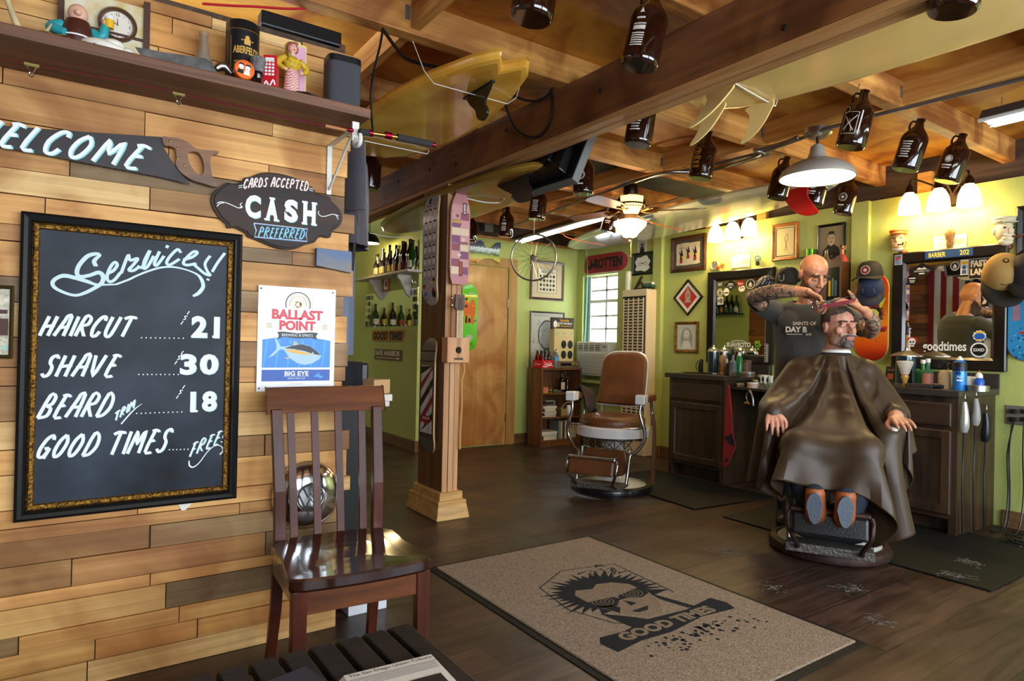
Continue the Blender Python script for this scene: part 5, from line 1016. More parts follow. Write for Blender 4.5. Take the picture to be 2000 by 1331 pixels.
# decks
MAPLE = mat('maple_edge', 'c9a26a', .45)
def deck(label, loc, rz, w, l, base, draw=None, kick=.03, square=False, rot=None, name='skateboard', flip=1):
    T = thing(name, label, 'skateboard', loc, rz, rot=rot)
    def yz(z): k = max(0, abs(z)-l*.30)/(l*.2); return flip*kick*k*k
    NZ, NX = 28, 6; vs = []; b = MB()
    def hw(z):
        t = abs(z)/(l/2); q = .5*w
        if square: return q*(.72+.28*min(1, (1-t)*5)) if z < 0 and t > .8 else q*(1-.55*max(0, t-.5)**2*4*(1 if z > 0 else .4))
        e = w*.5; d = l/2-abs(z); return q if d > e else math.sqrt(max(0, e*e-(e-d)**2))*.97+.004
    zs = [-l/2+l*(.5-.5*math.cos(PI*j/NZ)) for j in range(NZ+1)]
    for sgn in (0, 1):
        for z in zs:
            for i in range(NX+1):
                s = i/NX*2-1; vs.append((s*hw(z), yz(z)-.006+sgn*.011, z))
    n1 = NX+1; o = (NZ+1)*n1; fr, ed = [], []
    for j in range(NZ):
        for i in range(NX):
            a = j*n1+i; fr.append((a, a+1, a+n1+1, a+n1)); ed.append((o+a, o+a+n1, o+a+n1+1, o+a+1))
        for i, d in ((0, 1), (NX, -1)):
            a = j*n1+i; q = (a, a+n1, o+a+n1, o+a); ed.append(q if d > 0 else q[::-1])
    for j, d in ((0, -1), (NZ, 1)):
        for i in range(NX):
            a = j*n1+i; q = (a, a+1, o+a+1, o+a); ed.append(q if d > 0 else q[::-1])
    b.add(vs, fr, 0, True); n0 = len(b.f); b.f += ed; b.m += [1]*len(ed); b.s += [False]*len(ed)
    bd = part(b, 'deck', [base, MAPLE], T)
    g = MB(); mats = draw(g, w, l) if draw else None
    if mats:
        g.v = [(x, y+yz(z)-.0064, z) for x, y, z in g.v]; part(g, 'graphic', mats, bd)
    return T
def d_faces(b, w, l):
    b.rect(-.12*w, .42*l, .3*w, .10*l, 0, 3); b.rect(-.12*w, .42*l, .15*w, .05*l, -.0003, 0); b.ring(.22*w, .40*l, .09*w, .07*w, 0, 0, 14)
    for j in range(6):
        for i in range(3):
            x, z = (i-1)*.29*w, l*(.31-.105*j); b.disc(x, z, .09*w, 0, 1, 14, .033*l); b.plate([(x-.09*w, z+.01*l), (x-.06*w, z+.035*l), (x+.06*w, z+.036*l), (x+.095*w, z+.008*l), (x+.04*w, z+.02*l), (x-.05*w, z+.02*l)], -.0003, 0); b.rect(x, z-.05*l, .16*w, .004*l, 0, 0)
            for s in (-1, 1): b.rect(x+s*.035*w, z+.003*l, .03*w, .005*l, -.0003, 0)
    for x, z, m_ in ((-.3, -.33, 3), (.2, -.3, 2), (.32, -.28, 0), (.28, -.36, 3)): b.rect(x*w, z*l, .16*w, .025*l, -.0002, m_)
    b.disc(.28*w, -.40*l, .13*w, 0, 0, 16, .035*l); b.disc(-.25*w, -.42*l, .14*w, 0, 4, 7, .04*l); b.disc(-.33*w, -.33*l, .1*w, 0, 0, 7, .02*l)
    return [INK, mat('deck_pale', 'd8d6d2', .4), YEL, mat('print_red', 'b3262a', .5), BLUE]
a, c = PX(845, 372, 1.90), PX(845, 596, 1.90)
deck('white skateboard printed with rows of small heads on the left face of the post', ((1.912), 3.725, (a.z+c.z)/2), -PI/2, .205, a.z-c.z, mat('deck_white', 'aeb0b2', .18, coat=.5), d_faces)
def d_pole(b, w, l):
    b.rect(0, .345*l, w*.98, .09*l, 0, 1).rect(0, .30*l, w, .02*l, -.0003, 2).rect(0, .275*l, w*.96, .015*l, -.0003, 3).rect(0, -.335*l, w, .03*l, -.0003, 2).rect(0, -.36*l, w*.9, .01*l, -.0004, 3)
    b.rect(0, -.03*l, w*.8, .58*l, 0, 4)
    for k in range(6):
        z0 = -.40*l+.145*l*k; q = []
        for x, z in ((-.4*w, z0), (.4*w, z0+.2*l), (.4*w, z0+.27*l), (-.4*w, z0+.07*l)): q.append((x, max(-.32*l, min(.26*l, z))))
        b.plate(q, -.0003, 0 if k % 2 else 1)
    for x in (-.42, .42): b.rect(x*w, -.03*l, .05*w, .58*l, -.0005, 2)
    b.rect(.2*w, -.03*l, .03*w, .58*l, -.0005, 3)
    b.plate([(-.3*w, -.17*l), (.3*w, -.17*l), (.3*w, -.22*l), (0, -.25*l), (-.3*w, -.22*l)], -.0007, 0); b.text('UPPERCUT', 0, -.193*l, .5*w, .022*l, -.0009, 4, bold=.03); return [mat('pole_red', '8f1a26', .35), mat('pole_black', '16161a', .3), mat('pole_grey', '4a4a4e', .3, .3), STEEL, mat('pole_white', 'cfd2d4', .35)]
a, c = PX(838, 660, 1.90), PX(838, 890, 1.90)
deck('barber-pole striped skateboard low on the left face of the post', (1.912, 3.725, (a.z+c.z)/2), -PI/2, .205, a.z-c.z, mat('deck_steel', '8a8a88', .25, .6), d_pole)
def d_surfer(b, w, l):
    rr = random.Random(8)
    for j in range(9):
        for i in range(2): b.rect((i-.5)*w*.44, l*(.33-.085*j), w*.43, l*.08, 0, rr.choice((0, 1, 1, 2, 3)))
        b.disc(rr.uniform(-.2, .2)*w, l*(.33-.085*j), .1*w, -.0003, rr.choice((0, 2, 3)), 7, .02*l)
    b.rect(.2*w, .33*l, .2*w, .13*l, -.0004, 4); b.rect(.05*w, -.33*l, .2*w, .16*l, -.0004, 5)
    b.text('SURFER', .2*w, .33*l, .11*l, .1*w, -.0007, 6, bold=.03, rot=PI/2); b.text('SURFER', -.22*w, .18*l, .45*w, .03*l, -.0007, 7, bold=.04); b.text('SURFER', .18*w, -.05*l, .45*w, .03*l, -.0007, 4, bold=.04); b.text('SURFER', .05*w, -.33*l, .13*l, .1*w, -.0007, 8, bold=.03, rot=-PI/2)
    return [mat('surf_plum', '8a4a58', .5), mat('surf_pink', 'c9938e', .5), mat('surf_cream', 'd9bfa2', .5), mat('surf_mauve', '7a4a6e', .5), mat('surf_maroon', '5a1f2a', .5), mat('surf_brown', '6a2f2a', .5), WHITE, YEL, mat('surf_orange', 'c8542a', .5)]
a, c = PY(898, 377, 3.50), PY(898, 556, 3.50); s_ = PY(916, 465, 3.50).x-PY(880, 465, 3.50).x
T = deck('pink longboard deck with a collage print on the front face of the post', ((PY(898, 466, 3.50).x), 3.50, (a.z+c.z)/2), 0, s_*1.05, a.z-c.z, mat('surf_base', 'b87a7e', .4), d_surfer, kick=.0, square=True)
for v in (412, 523): part(MB().tube([(-.03, .045, PY(880, v, 3.5).z-T.location.z), (-.075, -.01, PY(880, v, 3.5).z-T.location.z)], .006, 0, 8), 'bolt', STEEL, T)
def d_monster(b, w, l):
    b.plate([(-.45*w, -.42*l), (.45*w, -.42*l), (.45*w, -.02*l), (.2*w, -.06*l), (0, -.0*l), (-.3*w, -.05*l), (-.45*w, .0)], 0, 0)
    for x, m_ in ((-.2, 1), (.18, 1)): b.disc(x*w, .13*l, .2*w, -.0002, m_, 16, .15*l); b.rect((x)*w, -.02*l, .22*w, .14*l, -.0003, 1)
    b.rect(-.22*w, -.03*l, .1*w, .1*l, -.0005, 0); b.disc(.2*w, .18*l, .05*w, -.0005, 2, 10); b.disc(-.15*w, .25*l, .1*w, -.0005, 2, 10); b.disc(0, -.30*l, .22*w, -.0006, 3, 12, .05*l); b.rect(.1*w, .36*l, .3*w, .03*l, -.0003, 3); b.rect(0, .30*l, .7*w, .02*l, -.0002, 2)
    for i in range(9): b.plate([((-.4+.1*i)*w, -.2*l), ((-.36+.1*i)*w, -.2*l), ((-.34+.1*i+.04*(i % 3))*w, -.12*l)], -.0006, 4)
    b.text('THE GOOD\nTIMES', 0, -.4*l, .5*w, .04*l, -.0007, 0, bold=.03); return [INK, ORANGE, YEL, mat('deck_grey', 'b8b8ae', .5), mat('slime_green', '5ad02a', .45)]
a, c = wp('B', 919, 555, .05), wp('B', 919, 687, .05)
deck('bright green skateboard with orange figures hung on the wooden door', (a.x, 5.81, (a.z+c.z)/2), 0, .185, a.z-c.z, mat('deck_green', '62c81e', .3, coat=.4), d_monster)
def d_rotten(b, w, l):
    for t, z in (('R', -.18), ('O', -.06), ('T', .05), ('T', .15), ('E', .26), ('N', .38)): b.text(t, 0, z*l, .11*l, .62*w, -.0004, 0, bold=.08, rot=-PI/2 if 0 else 0) if 0 else None
    b.text('ROTTEN', 0, 0, .62*l, .55*w, -.0004, 0, bold=.06)
    b.v = [(x, y, z) for x, y, z in b.v]; v2 = [(x+.10*l, y, z+.02*w) for x, y, z in b.v]; b.v = v2
    b.disc(-.32*l, 0, .08*l, -.0004, 0, 7, .3*w); b.disc(-.36*l, .12*w, .03*l, -.0006, 1, 8); b.plate([(-.26*l, -.1*w), (-.22*l, .1*w), (-.2*l, -.2*w)], -.0004, 0)
    for i in range(12): b.rect(-.15*l+.045*l*i, -.32*w, .012*l, .18*w*(1+(i*7 % 3)*.3), -.0004, 0)
    b.v = [(-z, y, x) for x, y, z in b.v]; return [INK, mat('deck_red', '8f1824', .35)]
a, c = wp('S', 1137, 515, .04), wp('S', 1222, 515, .04)
T = deck('dark red skateboard with black block letters above the back window', (4.92, (a.y+c.y)/2, (wp('S', 1180, 514, .04)).z), -PI/2, .21, a.y-c.y, mat('deck_red', '8f1824', .35), d_rotten, rot=(0, PI/2, -PI/2))
def logo_face(b, y, m, paint=(0, 1, 2)):
    """the shop's spiky-haired head with sunglasses and banner, unit box about x -.5..5, z -.7...7"""
    rr = random.Random(6); k, c1, c2 = paint
    hair = []
    for i in range(57):
        a = math.radians(-30+258*i/56+rr.uniform(-1.5, 1.5)); r_ = (.38+.06*rr.random() if i % 2 else .48+.16*rr.random()); hair.append((r_*math.cos(a)*.95, .22+r_*math.sin(a)*.85))
    b.plate(hair, y, k)
    b.plate([(-.27, .30), (-.2, .38), (-.05, .33), (.05, .40), (.2, .36), (.30, .25), (.31, .0), (.22, -.22), (.08, -.36), (-.06, -.34), (-.2, -.18), (-.28, .05)], y-.0005, c1)
    b.plate([(-.33, .13), (-.02, .10), (.0, .05), (.04, .10), (.34, .15), (.30, -.0), (.18, -.04), (.06, .02), (-.02, .02), (-.12, -.06), (-.26, -.02)], y-.0008, c2)
    b.plate([(-.0, -.0), (.06, -.10), (-.02, -.12)], y-.0008, k); b.plate([(-.10, -.2), (.1, -.19), (.04, -.25), (-.06, -.25)], y-.0008, k); b.plate([(-.27, .05), (-.2, -.18), (-.12, -.1), (-.16, .0)], y-.0008, k)
    return b
def d_orange(b, w, l):
    m_ = b; s = w*.95; n0 = len(b.v)
    b.plate([(-.35, .55), (.2, .85), (.55, .8), (.1, -.2), (-.25, -.2)], 0, 3); logo_face(b, -.0003, None, (0, 3, 1))
    for i in range(10): b.plate([(.05*i-.2, .45+.2*((i*3) % 4)/4), (.05*i-.17, .6), (.05*i-.16, .42)], -.0015, 1)
    b.plate([(-.5, -.42), (.62, -.30), (.62, -.48), (-.5, -.60)], -.001, 1); b.text('GOODTIMES', .05, -.45, 1.0, .13, -.0014, 0, bold=.03)
    rr = random.Random(1)
    for i in range(30): b.disc(rr.uniform(-.45, .5), rr.uniform(-.95, -.6), rr.uniform(.005, .02), -.001, 0, 6)
    b.v[n0:] = [(x*s*.8, y, z*s*.8-.02*l) for x, y, z in b.v[n0:]]
    return [INK, mat('deck_red2', 'c2201c', .35), mat('deck_red2', 'c2201c', .35), mat('acid_yellow', 'd6d84a', .4)]
def sunburst():
    m_, nt, bs_, N, L = _new('deck_sunburst'); tc = N('ShaderNodeTexCoord'); sp = N('ShaderNodeSeparateXYZ'); L(tc.outputs['Generated'], sp.inputs[0])
    r = N('ShaderNodeValToRGB'); e = r.color_ramp.elements; e[0].position = 0; e[0].color = lin('a8100e'); e[1].position = 1; e[1].color = lin('c8301a')
    for p, c_ in ((.16, 'd84a14'), (.4, 'e2820e'), (.7, 'd86a10'), (.9, 'c83a14')): q = e.new(p); q.color = lin(c_)
    L(sp.outputs[2], r.inputs[0]); L(r.outputs[0], bs_.inputs['Base Color']); bs_.inputs['Roughness'].default_value = .25; bs_.inputs['Coat Weight'].default_value = .5; return m_
a, c = wp('S', 1701, 535, .05), wp('S', 1701, 705, .05); s_ = wp('S', 1668, 640, .05).y-wp('S', 1733, 640, .05).y
deck('orange sunburst skateboard with the spiky-haired face between the two stations', (4.882, (wp('S', 1701, 640, .07)).y, (a.z+c.z)/2), -PI/2, s_*1.02, a.z-c.z, sunburst(), d_orange)
def d_blue(b, w, l):
    rr = random.Random(5)
    for i in range(90): b.disc(rr.uniform(-.4, .4)*w, rr.uniform(-.45, -.05)*l, rr.uniform(.01, .035)*w, -.0003, rr.choice((0, 1)), 6)
    for i in range(10): b.rect(-.28*w, (.05+.022*i)*l, .2*w, .01*l, -.0004, 2)
    b.rect(-.05*w, -.12*l, .3*w, .03*l, -.0004, 3); return [mat('deck_navy', '16305a', .4), mat('deck_sky', '58b0dc', .4), ORANGE, RED]
a, c = wp('S', 1990, 560, .03), wp('S', 1990, 706, .03); deck('blue speckled skateboard cut by the right edge of the frame', (4.915, wp('S', 1996, 640, .03).y-.03, (a.z+c.z)/2), -PI/2, .2, a.z-c.z, mat('deck_blue', '2a86c0', .35), d_blue)

# bass plaque over the door
o = wp('B', 930, 490, .03); C = lambda u, v: wl('B', u, v, o, .03); Zb = zpx(800, 350, 4.437)
oc = Z1  # noqa
fo = [C(*p) for p in Zb([(330, 640), (400, 560), (470, 535), (520, 523), (545, 542), (575, 540), (610, 530), (638, 548), (645, 580), (690, 603), (720, 590), (752, 556), (786, 550), (785, 600), (768, 650), (782, 700), (776, 735), (742, 712), (700, 692), (640, 690), (605, 705), (585, 726), (565, 712), (505, 715), (420, 705)])]
T = thing('fish_plaque', 'painted bass fish plaque fixed over the wooden door', 'plaque', o)
def bass():
    m_, nt, bs_, N, L = _new('bass_paint'); tc = N('ShaderNodeTexCoord'); sp = N('ShaderNodeSeparateXYZ'); L(tc.outputs['Generated'], sp.inputs[0])
    n = N('ShaderNodeTexNoise'); n.inputs['Scale'].default_value = 40; L(tc.outputs['Object'], n.inputs['Vector']); ma = N('ShaderNodeMath'); ma.operation = 'MULTIPLY_ADD'; ma.inputs[1].default_value = .22; L(n.outputs['Fac'], ma.inputs[0]); L(sp.outputs[2], ma.inputs[2])
    r = N('ShaderNodeValToRGB'); e = r.color_ramp.elements; e[0].position = .2; e[0].color = lin('d08a3a'); e[1].position = 1; e[1].color = lin('28306a')
    for p, c_ in ((.32, 'c8c060'), (.45, '8fae3c'), (.55, '2a2a18'), (.64, 'a8c8c0'), (.75, 'e0ecee'), (.84, '2a3a48')): q = e.new(p); q.color = lin(c_)
    L(ma.outputs[0], r.inputs[0]); L(r.outputs[0], bs_.inputs['Base Color']); bs_.inputs['Roughness'].default_value = .3; return m_
part(MB().prism(fo, -.012, .0), 'fish', bass(), T, bev=.003)

# mirrors
BLKW = mat('mirror_frame_black', '120e0c', .3, coat=.3)
def mirror(label, px, fw):
    (u0, v0), (u1, v1) = px; a, c = wp('S', u0, v0, .03), wp('S', u1, v1, .03); w, h = a.y-c.y, a.z-c.z; o = Vector((4.95, (a.y+c.y)/2, (a.z+c.z)/2))
    T = thing('wall_mirror', label, 'mirror', o, -PI/2); fr = MB(); frame_loft(fr, w, h, [(0, 0), (0, -.032), (.008, -.036), (fw*.8, -.03), (fw, -.012)], [0]*4); part(fr, 'frame', BLKW, T)
    g = part(MB().b2((-w/2+fw*.98, -.013, -h/2+fw*.98), (w/2-fw*.98, -.011, h/2-fw*.98)), 'glass', MIRROR, T); return T, o, w, h, g
a1 = wp('S', 1382.5, 533, .03)
T1, o1, w1, h1, g1 = mirror('black framed mirror with stickers behind the barber', ((1382.5, 533), (1508, 713)), .085)
T2, o2, w2, h2, g2 = mirror('black framed mirror under the BARBER 202 plate on the right', ((1744.5, 496), (1964.5, 727)), .085)
def stickers(o, items, g):
    for n, (label, u0, v0, u1, v1, draw, mats) in enumerate(items):
        x0, z1 = wl('S', u0, v0, o, .015); x1, z0 = wl('S', u1, v1, o, .015); b = MB(); b.M = Matrix.Translation(((x0+x1)/2, -.0138, (z0+z1)/2)); draw(b, x1-x0, z1-z0); part(b, 'sticker', mats, g, label)
BK, WH = mat('sticker_black', '141414', .4), mat('sticker_white', 'e2e2dc', .5)
def st_round(b, w, h): b.disc(0, 0, w/2, 0, 0, 20, h/2).ring(0, 0, w*.38, w*.44, -.0004, 1, 20, h/w).plate([(-w*.22, -h*.12), (w*.22, -h*.12), (0, h*.25)], -.0004, 1).rect(0, -h*.22, w*.35, h*.07, -.0004, 1)
def st_box(t): 
    def f(b, w, h): b.rect(0, 0, w, h, 0, 0).text(t, 0, 0, w*.84, h*.7, -.0004, 1, bold=.03)
    return f
def st_diam(b, w, h): b.plate([(0, -h/2), (w/2, 0), (0, h/2), (-w/2, 0)], 0, 0).text('BREWING CO', 0, -h*.05, w*.55, h*.11, -.0004, 1).plate([(-w*.2, h*.06), (w*.2, h*.06), (w*.1, h*.2), (0, h*.12), (-w*.1, h*.2)], -.0004, 1).rect(0, -h*.22, w*.2, h*.08, -.0004, 1)
def st_hand(b, w, h):
    b.rect(0, -h*.1, w*.5, h*.4, 0, 0)
    for i in range(4): b.rect((i-1.5)*w*.16, h*.2, w*.12, h*.4, 0, 0)
    b.rect(w*.1, -h*.38, w*.3, h*.25, 0, 0); b.rect(w*.36, -h*.05, w*.16, h*.2, 0, 0); b.ring(0, -h*.1, w*.1, w*.16, -.0004, 1, 12)
def st_suave(b, w, h):
    for k, mm in ((.003, 0), (0, 1)): b.text('SUAVECITO', k, -.002-k, w, h*.55, -k*.0+(-.0004 if mm else 0), mm, bold=.05)
    b.ribbon([(-w*.3, h*.3), (-w*.2, h*.42), (0, h*.46), (w*.2, h*.42), (w*.3, h*.3)], .006, -.0004, 1, 3).rect(0, -h*.42, w*.3, h*.1, -.0004, 1)
stickers(o1, [('white script lettering sticker', 1419, 665, 1466, 682, st_suave, [BK, WH]), ('green hand sticker', 1471, 664, 1487, 684, st_hand, [mat('sticker_green', '7ab82a', .5), BK]), ('round black badge sticker', 1456, 545, 1475, 566, st_round, [BK, WH]), ('black diamond brewery sticker', 1414, 548, 1440, 567, st_diam, [BK, WH]), ('red round sticker', 1440, 547, 1452, 560, lambda b, w, h: b.disc(0, 0, w/2, 0, 0, 16, h/2).text('Rad', 0, 0, w*.7, h*.4, -.0004, 1), [RED, WH]), ('white moustached face sticker', 1413, 563, 1424, 578, lambda b, w, h: b.disc(0, 0, w/2, 0, 1, 14, h/2).rect(0, -h*.12, w*.7, h*.16, -.0004, 0), [BK, WH]), ('pale round sticker', 1400, 564, 1412, 580, st_round, [mat('sticker_pale', 'c8c8a8', .5), BK]), ('white text sticker', 1401, 581, 1412, 595, st_box('HB'), [WH, BK]), ('small text sticker', 1402, 551, 1412, 560, st_box('EAST'), [BK, WH]), ('cartoon blob sticker', 1442, 558, 1455, 570, lambda b, w, h: b.disc(0, 0, w/2, 0, 0, 9, h/2).disc(-w*.15, h*.1, w*.1, -.0004, 1, 8).disc(w*.2, h*.1, w*.1, -.0004, 1, 8), [WH, BK])], g1)
def st_skull(b, w, h): b.disc(0, h*.3, w*.52, 0, 2, 12, h*.2).disc(0, h*.1, w*.36, -.0004, 1, 14, h*.34).rect(0, -h*.25, w*.4, h*.2, -.0004, 1).disc(-w*.14, h*.08, w*.1, -.0008, 0, 10).disc(w*.14, h*.08, w*.1, -.0008, 0, 10).plate([(-w*.05, -h*.08), (w*.05, -h*.08), (0, h*.02)], -.0008, 0)
def st_dxd(b, w, h): b.disc(0, 0, w/2, 0, 1, 28, h/2).disc(0, 0, w*.4, -.0004, 0, 28, h*.4).text('DXD', 0, 0, w*.62, h*.2, -.0008, 1, bold=.04)
def st_good(b, w, h): b.text('goodtimes', 0, 0, w, h, 0, 0, bold=.02)
def st_comic(b, w, h): b.plate([(w*.5*math.cos(a)*(1 if i % 2 else .86), h*.5*math.sin(a)*(1 if i % 2 else .86)) for i, a in enumerate(2*PI*j/22 for j in range(22))], 0, 1).disc(0, -h*.05, w*.38, -.0004, 2, 14, h*.3).rect(0, h*.3, w*.6, h*.14, -.0006, 3).rect(0, -h*.35, w*.5, h*.1, -.0006, 3)
stickers(o2, [('white lowercase lettering sticker', 1802, 667, 1887, 692, st_good, [WH]), ('round black sticker with three white letters', 1895, 669, 1929, 699, st_dxd, [BK, WH]), ('comic burst sticker', 1899, 645, 1927, 668, st_comic, [BK, WH, BLUE, YEL]), ('pirate skull sticker', 1771, 659, 1791, 681, st_skull, [BK, WH, RED]), ('black diamond brewery sticker', 1774, 516, 1827, 541, st_diam, [BK, WH]), ('round black text sticker', 1771, 537, 1792, 556, lambda b, w, h: b.disc(0, 0, w/2, 0, 0, 20, h/2).rect(0, h*.12, w*.6, h*.1, -.0004, 1).rect(0, -h*.1, w*.5, h*.06, -.0004, 1).rect(0, -h*.25, w*.4, h*.06, -.0004, 1), [BK, WH]), ('round badge sticker', 1855, 511, 1875, 529, st_round, [BK, WH]), ('yellow figure sticker', 1876, 508, 1890, 537, lambda b, w, h: b.rect(0, 0, w, h, 0, 1).rect(0, h*.3, w*.8, h*.2, -.0004, 2).disc(0, 0, w*.3, -.0004, 3, 10, h*.15).rect(0, -h*.3, w*.6, h*.25, -.0004, 3), [BK, WH, YEL, BLUE]), ('square black and white block-letter sticker', 1892, 506, 1934, 543, lambda b, w, h: b.rect(0, 0, w, h, 0, 1).rect(0, 0, w*.95, h*.95, -.0004, 0).text('FAST\nLANE', 0, h*.04, w*.82, h*.74, -.0008, 1, bold=.06), [BK, WH]), ('black and white bird sticker', 1916, 571, 1931, 599, lambda b, w, h: b.rect(0, 0, w, h, 0, 0).plate([(-w*.4, -h*.35), (w*.1, -h*.3), (w*.4, h*.1), (0, h*.4), (-w*.3, h*.2), (-w*.1, 0)], -.0004, 1), [BK, WH])], g2)
x0, z1 = wl('S', 1806.5, 489, o2, .04); x1, z0 = wl('S', 1899.5, 502, o2, .04)
o = wp('S', 1853, 496, .034); b = MB().b2((x0-(x0+x1)/2, -.006, -.026), (x1-(x0+x1)/2, 0, .026)); T = thing('name_plate', 'blue plate with yellow BARBER 202 lettering on the right mirror frame', 'plate', o-Vector((.0, 0, 0)), -PI/2); pb = part(b, 'plate', mat('plate_blue', '1c3c70', .35), T)
wpl = x1-x0; b = MB().text('BARBER', -.24*wpl, 0, .36*wpl, .032, -.0066, 0, bold=.01).text('202', .33*wpl, 0, .19*wpl, .032, -.0066, 0, bold=.01); part(b, 'lettering', mat('plate_yellow', 'd8c832', .4), pb)
o = wp('S', 1755, 508, .034); T = thing('photo_sticker', 'small red and blue picture stuck on the upper left corner of the right mirror frame', 'sticker', o, -PI/2); b = MB().rect(0, 0, .05, .072, -.002, 0).rect(0, 0, .045, .065, -.0024, 1).plate([(-.02, -.01), (.02, .02), (.0, .025), (-.015, .01)], -.0028, 2); part(b, 'print', [WH, mat('photo_blue', '5a7a9a', .5), RED], T)
o = wp('S', 1497, 690, .034); b = MB()
for i in range(4): b.rect(0, (1.5-i)*.04, .034, .037, -.002, 0); b.rect(0, (1.5-i)*.04, .028, .03, -.0024, 1); b.disc(.002, (1.5-i)*.04, .007, -.0028, 0, 10, .009)
T = thing('photo_strip', 'strip of four small black and white photographs on the left mirror frame', 'photograph', o, -PI/2); part(b, 'print', [WH, BK], T)

# three-shade wall lamps
SHADE = mat('lamp_glass', 'fff4d8', .4, emit='ffd88a', es=11.)
def sconce(label, back, pts, sc=1.):
    T = thing('wall_lamp', label, 'lamp', back, -PI/2); bx = MB(); bx.M = Matrix.Rotation(PI/2, 4, 'X'); bx.lathe([(0, .022), (.05, .018), (.06, .0)], 0, 20, sc=(1, 1.3)); part(bx, 'back_plate', BRZ, T)
    for p in pts:
        x, y, z = -(p.y-back.y), p.x-back.x, p.z-back.z
        part(MB().tube([(0, -.015, .0), (x*.5, y*.5, z+.13), (x*.92, y, z+.175), (x, y, z+.13)], .007, 0, 8, smooth=6), 'arm', BRZ, T)
        part(MB().lathe([(0, z+.14), (.014, z+.14), (.026, z+.115), (.028, z+.085), (0, z+.085)], 0, 16, (x, y, 0)), 'socket', BRZ, T)
        part(MB().lathe([(.026, z+.085), (.046, z+.06), (.062, z+.02), (.068, z-.03), (.071, z-.06)], 0, 24, (x, y, 0)), 'shade', SHADE, T)
        lamp(T, (x, y, z-.085), 4.6, (1, .73, .36), .045)
sconce('three-shade wall lamp lit above the left mirror', Vector((4.95, PX(1447, 455, 4.95).y, PX(1447, 455, 4.95).z+.02)), [PX(1398, 459, 4.83), PX(1430.5, 453, 4.83), PX(1463, 446, 4.83)])
sconce('three-shade wall lamp lit above the right mirror', Vector((4.95, PX(1862, 388, 4.95).y, PX(1862, 388, 4.95).z+.02)), [PX(1776, 401, 4.83), PX(1833, 393, 4.83), PX(1893, 385, 4.83)])
# ------------------------------------------------------------------ back corner: heater, air conditioner, bookcase
CREAMM = mat('heater_cream', 'd8c6a0', .45)
T = thing('wall_heater', 'tall cream wall heater with a louvred front beside the back window', 'heater', (4.76, 4.72, 0), -PI/2)
part(MB().b2((-.175, .004, 0), (.175, .188, 1.69)), 'cabinet', CREAMM, T, bev=.008)
b = MB().b2((-.16, -.002, .15), (.16, .006, 1.62), 1)
for i in range(46): b.box((0, -.006, .20+.0306*i), (.28, .012, .011), 0, (.5, 0, 0))
for x in (-.14, -.07, 0, .07, .14): b.b2((x-.005, -.012, .18), (x+.005, 0, 1.60), 0)
part(b, 'louvre_grille', [CREAMM, mat('grille_dark', '26231c', .7)], T)
HZ = 1.69
T = thing('prayer_candle', 'tall white glass candle standing on the wall heater', 'candle', (4.82, 4.865, HZ)); part(MB().lathe([(0, 0), (.03, 0), (.031, .005), (.031, .2), (.028, .2), (.028, .17), (0, .17)], 0, 20), 'glass', mat('candle_white', 'd8d6b8', .35), T); part(MB().tube([(0, 0, .165), (0, 0, .18)], .002), 'wick', BLACK, T)
single(MB().tube([(-.06, 0, .0), (-.02, .01, .06), (.03, 0, .12), (.06, -.01, .13)], [.012, .018, .014, .006], 0, 8, smooth=4).tube([(.06, 0, 0), (.04, .01, .05), (.01, 0, .1)], [.014, .013, .01], 0, 8, smooth=4).tube([(-.07, 0, .008), (.08, 0, .008)], .01, 0, 8), 'driftwood', 'dark driftwood ornament standing on the wall heater', 'ornament', mat('driftwood', '3a2418', .7), (4.82, 4.715, HZ), -PI/2)
T = thing('toy_van', 'small green and white toy van standing on the wall heater', 'toy van', (4.815, 4.565, HZ), -PI/2)
part(MB().box((0, 0, .028), (.125, .05, .03)), 'lower_body', mat('van_green', '2f5a4a', .3), T, bev=.008); part(MB().box((0, 0, .055), (.12, .046, .026), 0, top=(.9, .8)), 'roof', mat('van_cream', 'dcd8c8', .3), T, bev=.006)
b = MB()
for i in range(4): b.box((-.042+.028*i, -.0235, .052), (.02, .004, .014), 0, (-.15, 0, 0))
part(b, 'windows', PLBLK, T)
for x in (-.038, .038):
    for y in (-.022, .022): b = MB(); b.tube([(x, y-.006, .013), (x, y+.006, .013)], .013, 0, 14); part(b, 'wheel', PLBLK, T)
T = thing('air_conditioner', 'white window air conditioner below the back window panes', 'air conditioner', (4.86, 5.45, .765), -PI/2)
part(MB().b2((-.275, 0, 0), (.275, .24, .385)), 'case', WPLAS, T, bev=.01)
b = MB().b2((-.26, -.004, .02), (.26, .004, .25), 1)
for i in range(15): b.box((0, -.008, .03+.0148*i), (.51, .012, .007), 0, (.5, 0, 0))
part(b, 'front_grille', [WPLAS, mat('grille_grey', '8a8c88', .6)], T)
b = MB().b2((-.26, -.003, .28), (.14, .002, .365), 1)
for i in range(4): b.box((-.06, -.006, .29+.021*i), (.39, .01, .006), 0, (.6, 0, 0))
for i in range(5): b.b2((-.25+.095*i, -.007, .28), (-.244+.095*i, 0, .365), 0)
part(b, 'air_outlet', [WPLAS, mat('grille_dark', '26231c', .7)], T)
part(MB().b2((.16, -.004, .285), (.25, .002, .36)).rect(.2, .33, .05, .02, -.005, 1), 'control_panel', [mat('panel_grey', 'c8c8c0', .4), GREY], T)
T = thing('small_black_speaker', 'black box speaker standing beside the air conditioner', 'speaker', (4.80, 5.785, .716), -PI/2+.1); part(MB().b2((-.055, 0, 0), (.055, .12, .2)), 'case', PLBLK, T, bev=.004); part(MB().rect(-.0, .175, .06, .014, -.001), 'label', mat('label_olive', 'a8a850', .5), T)
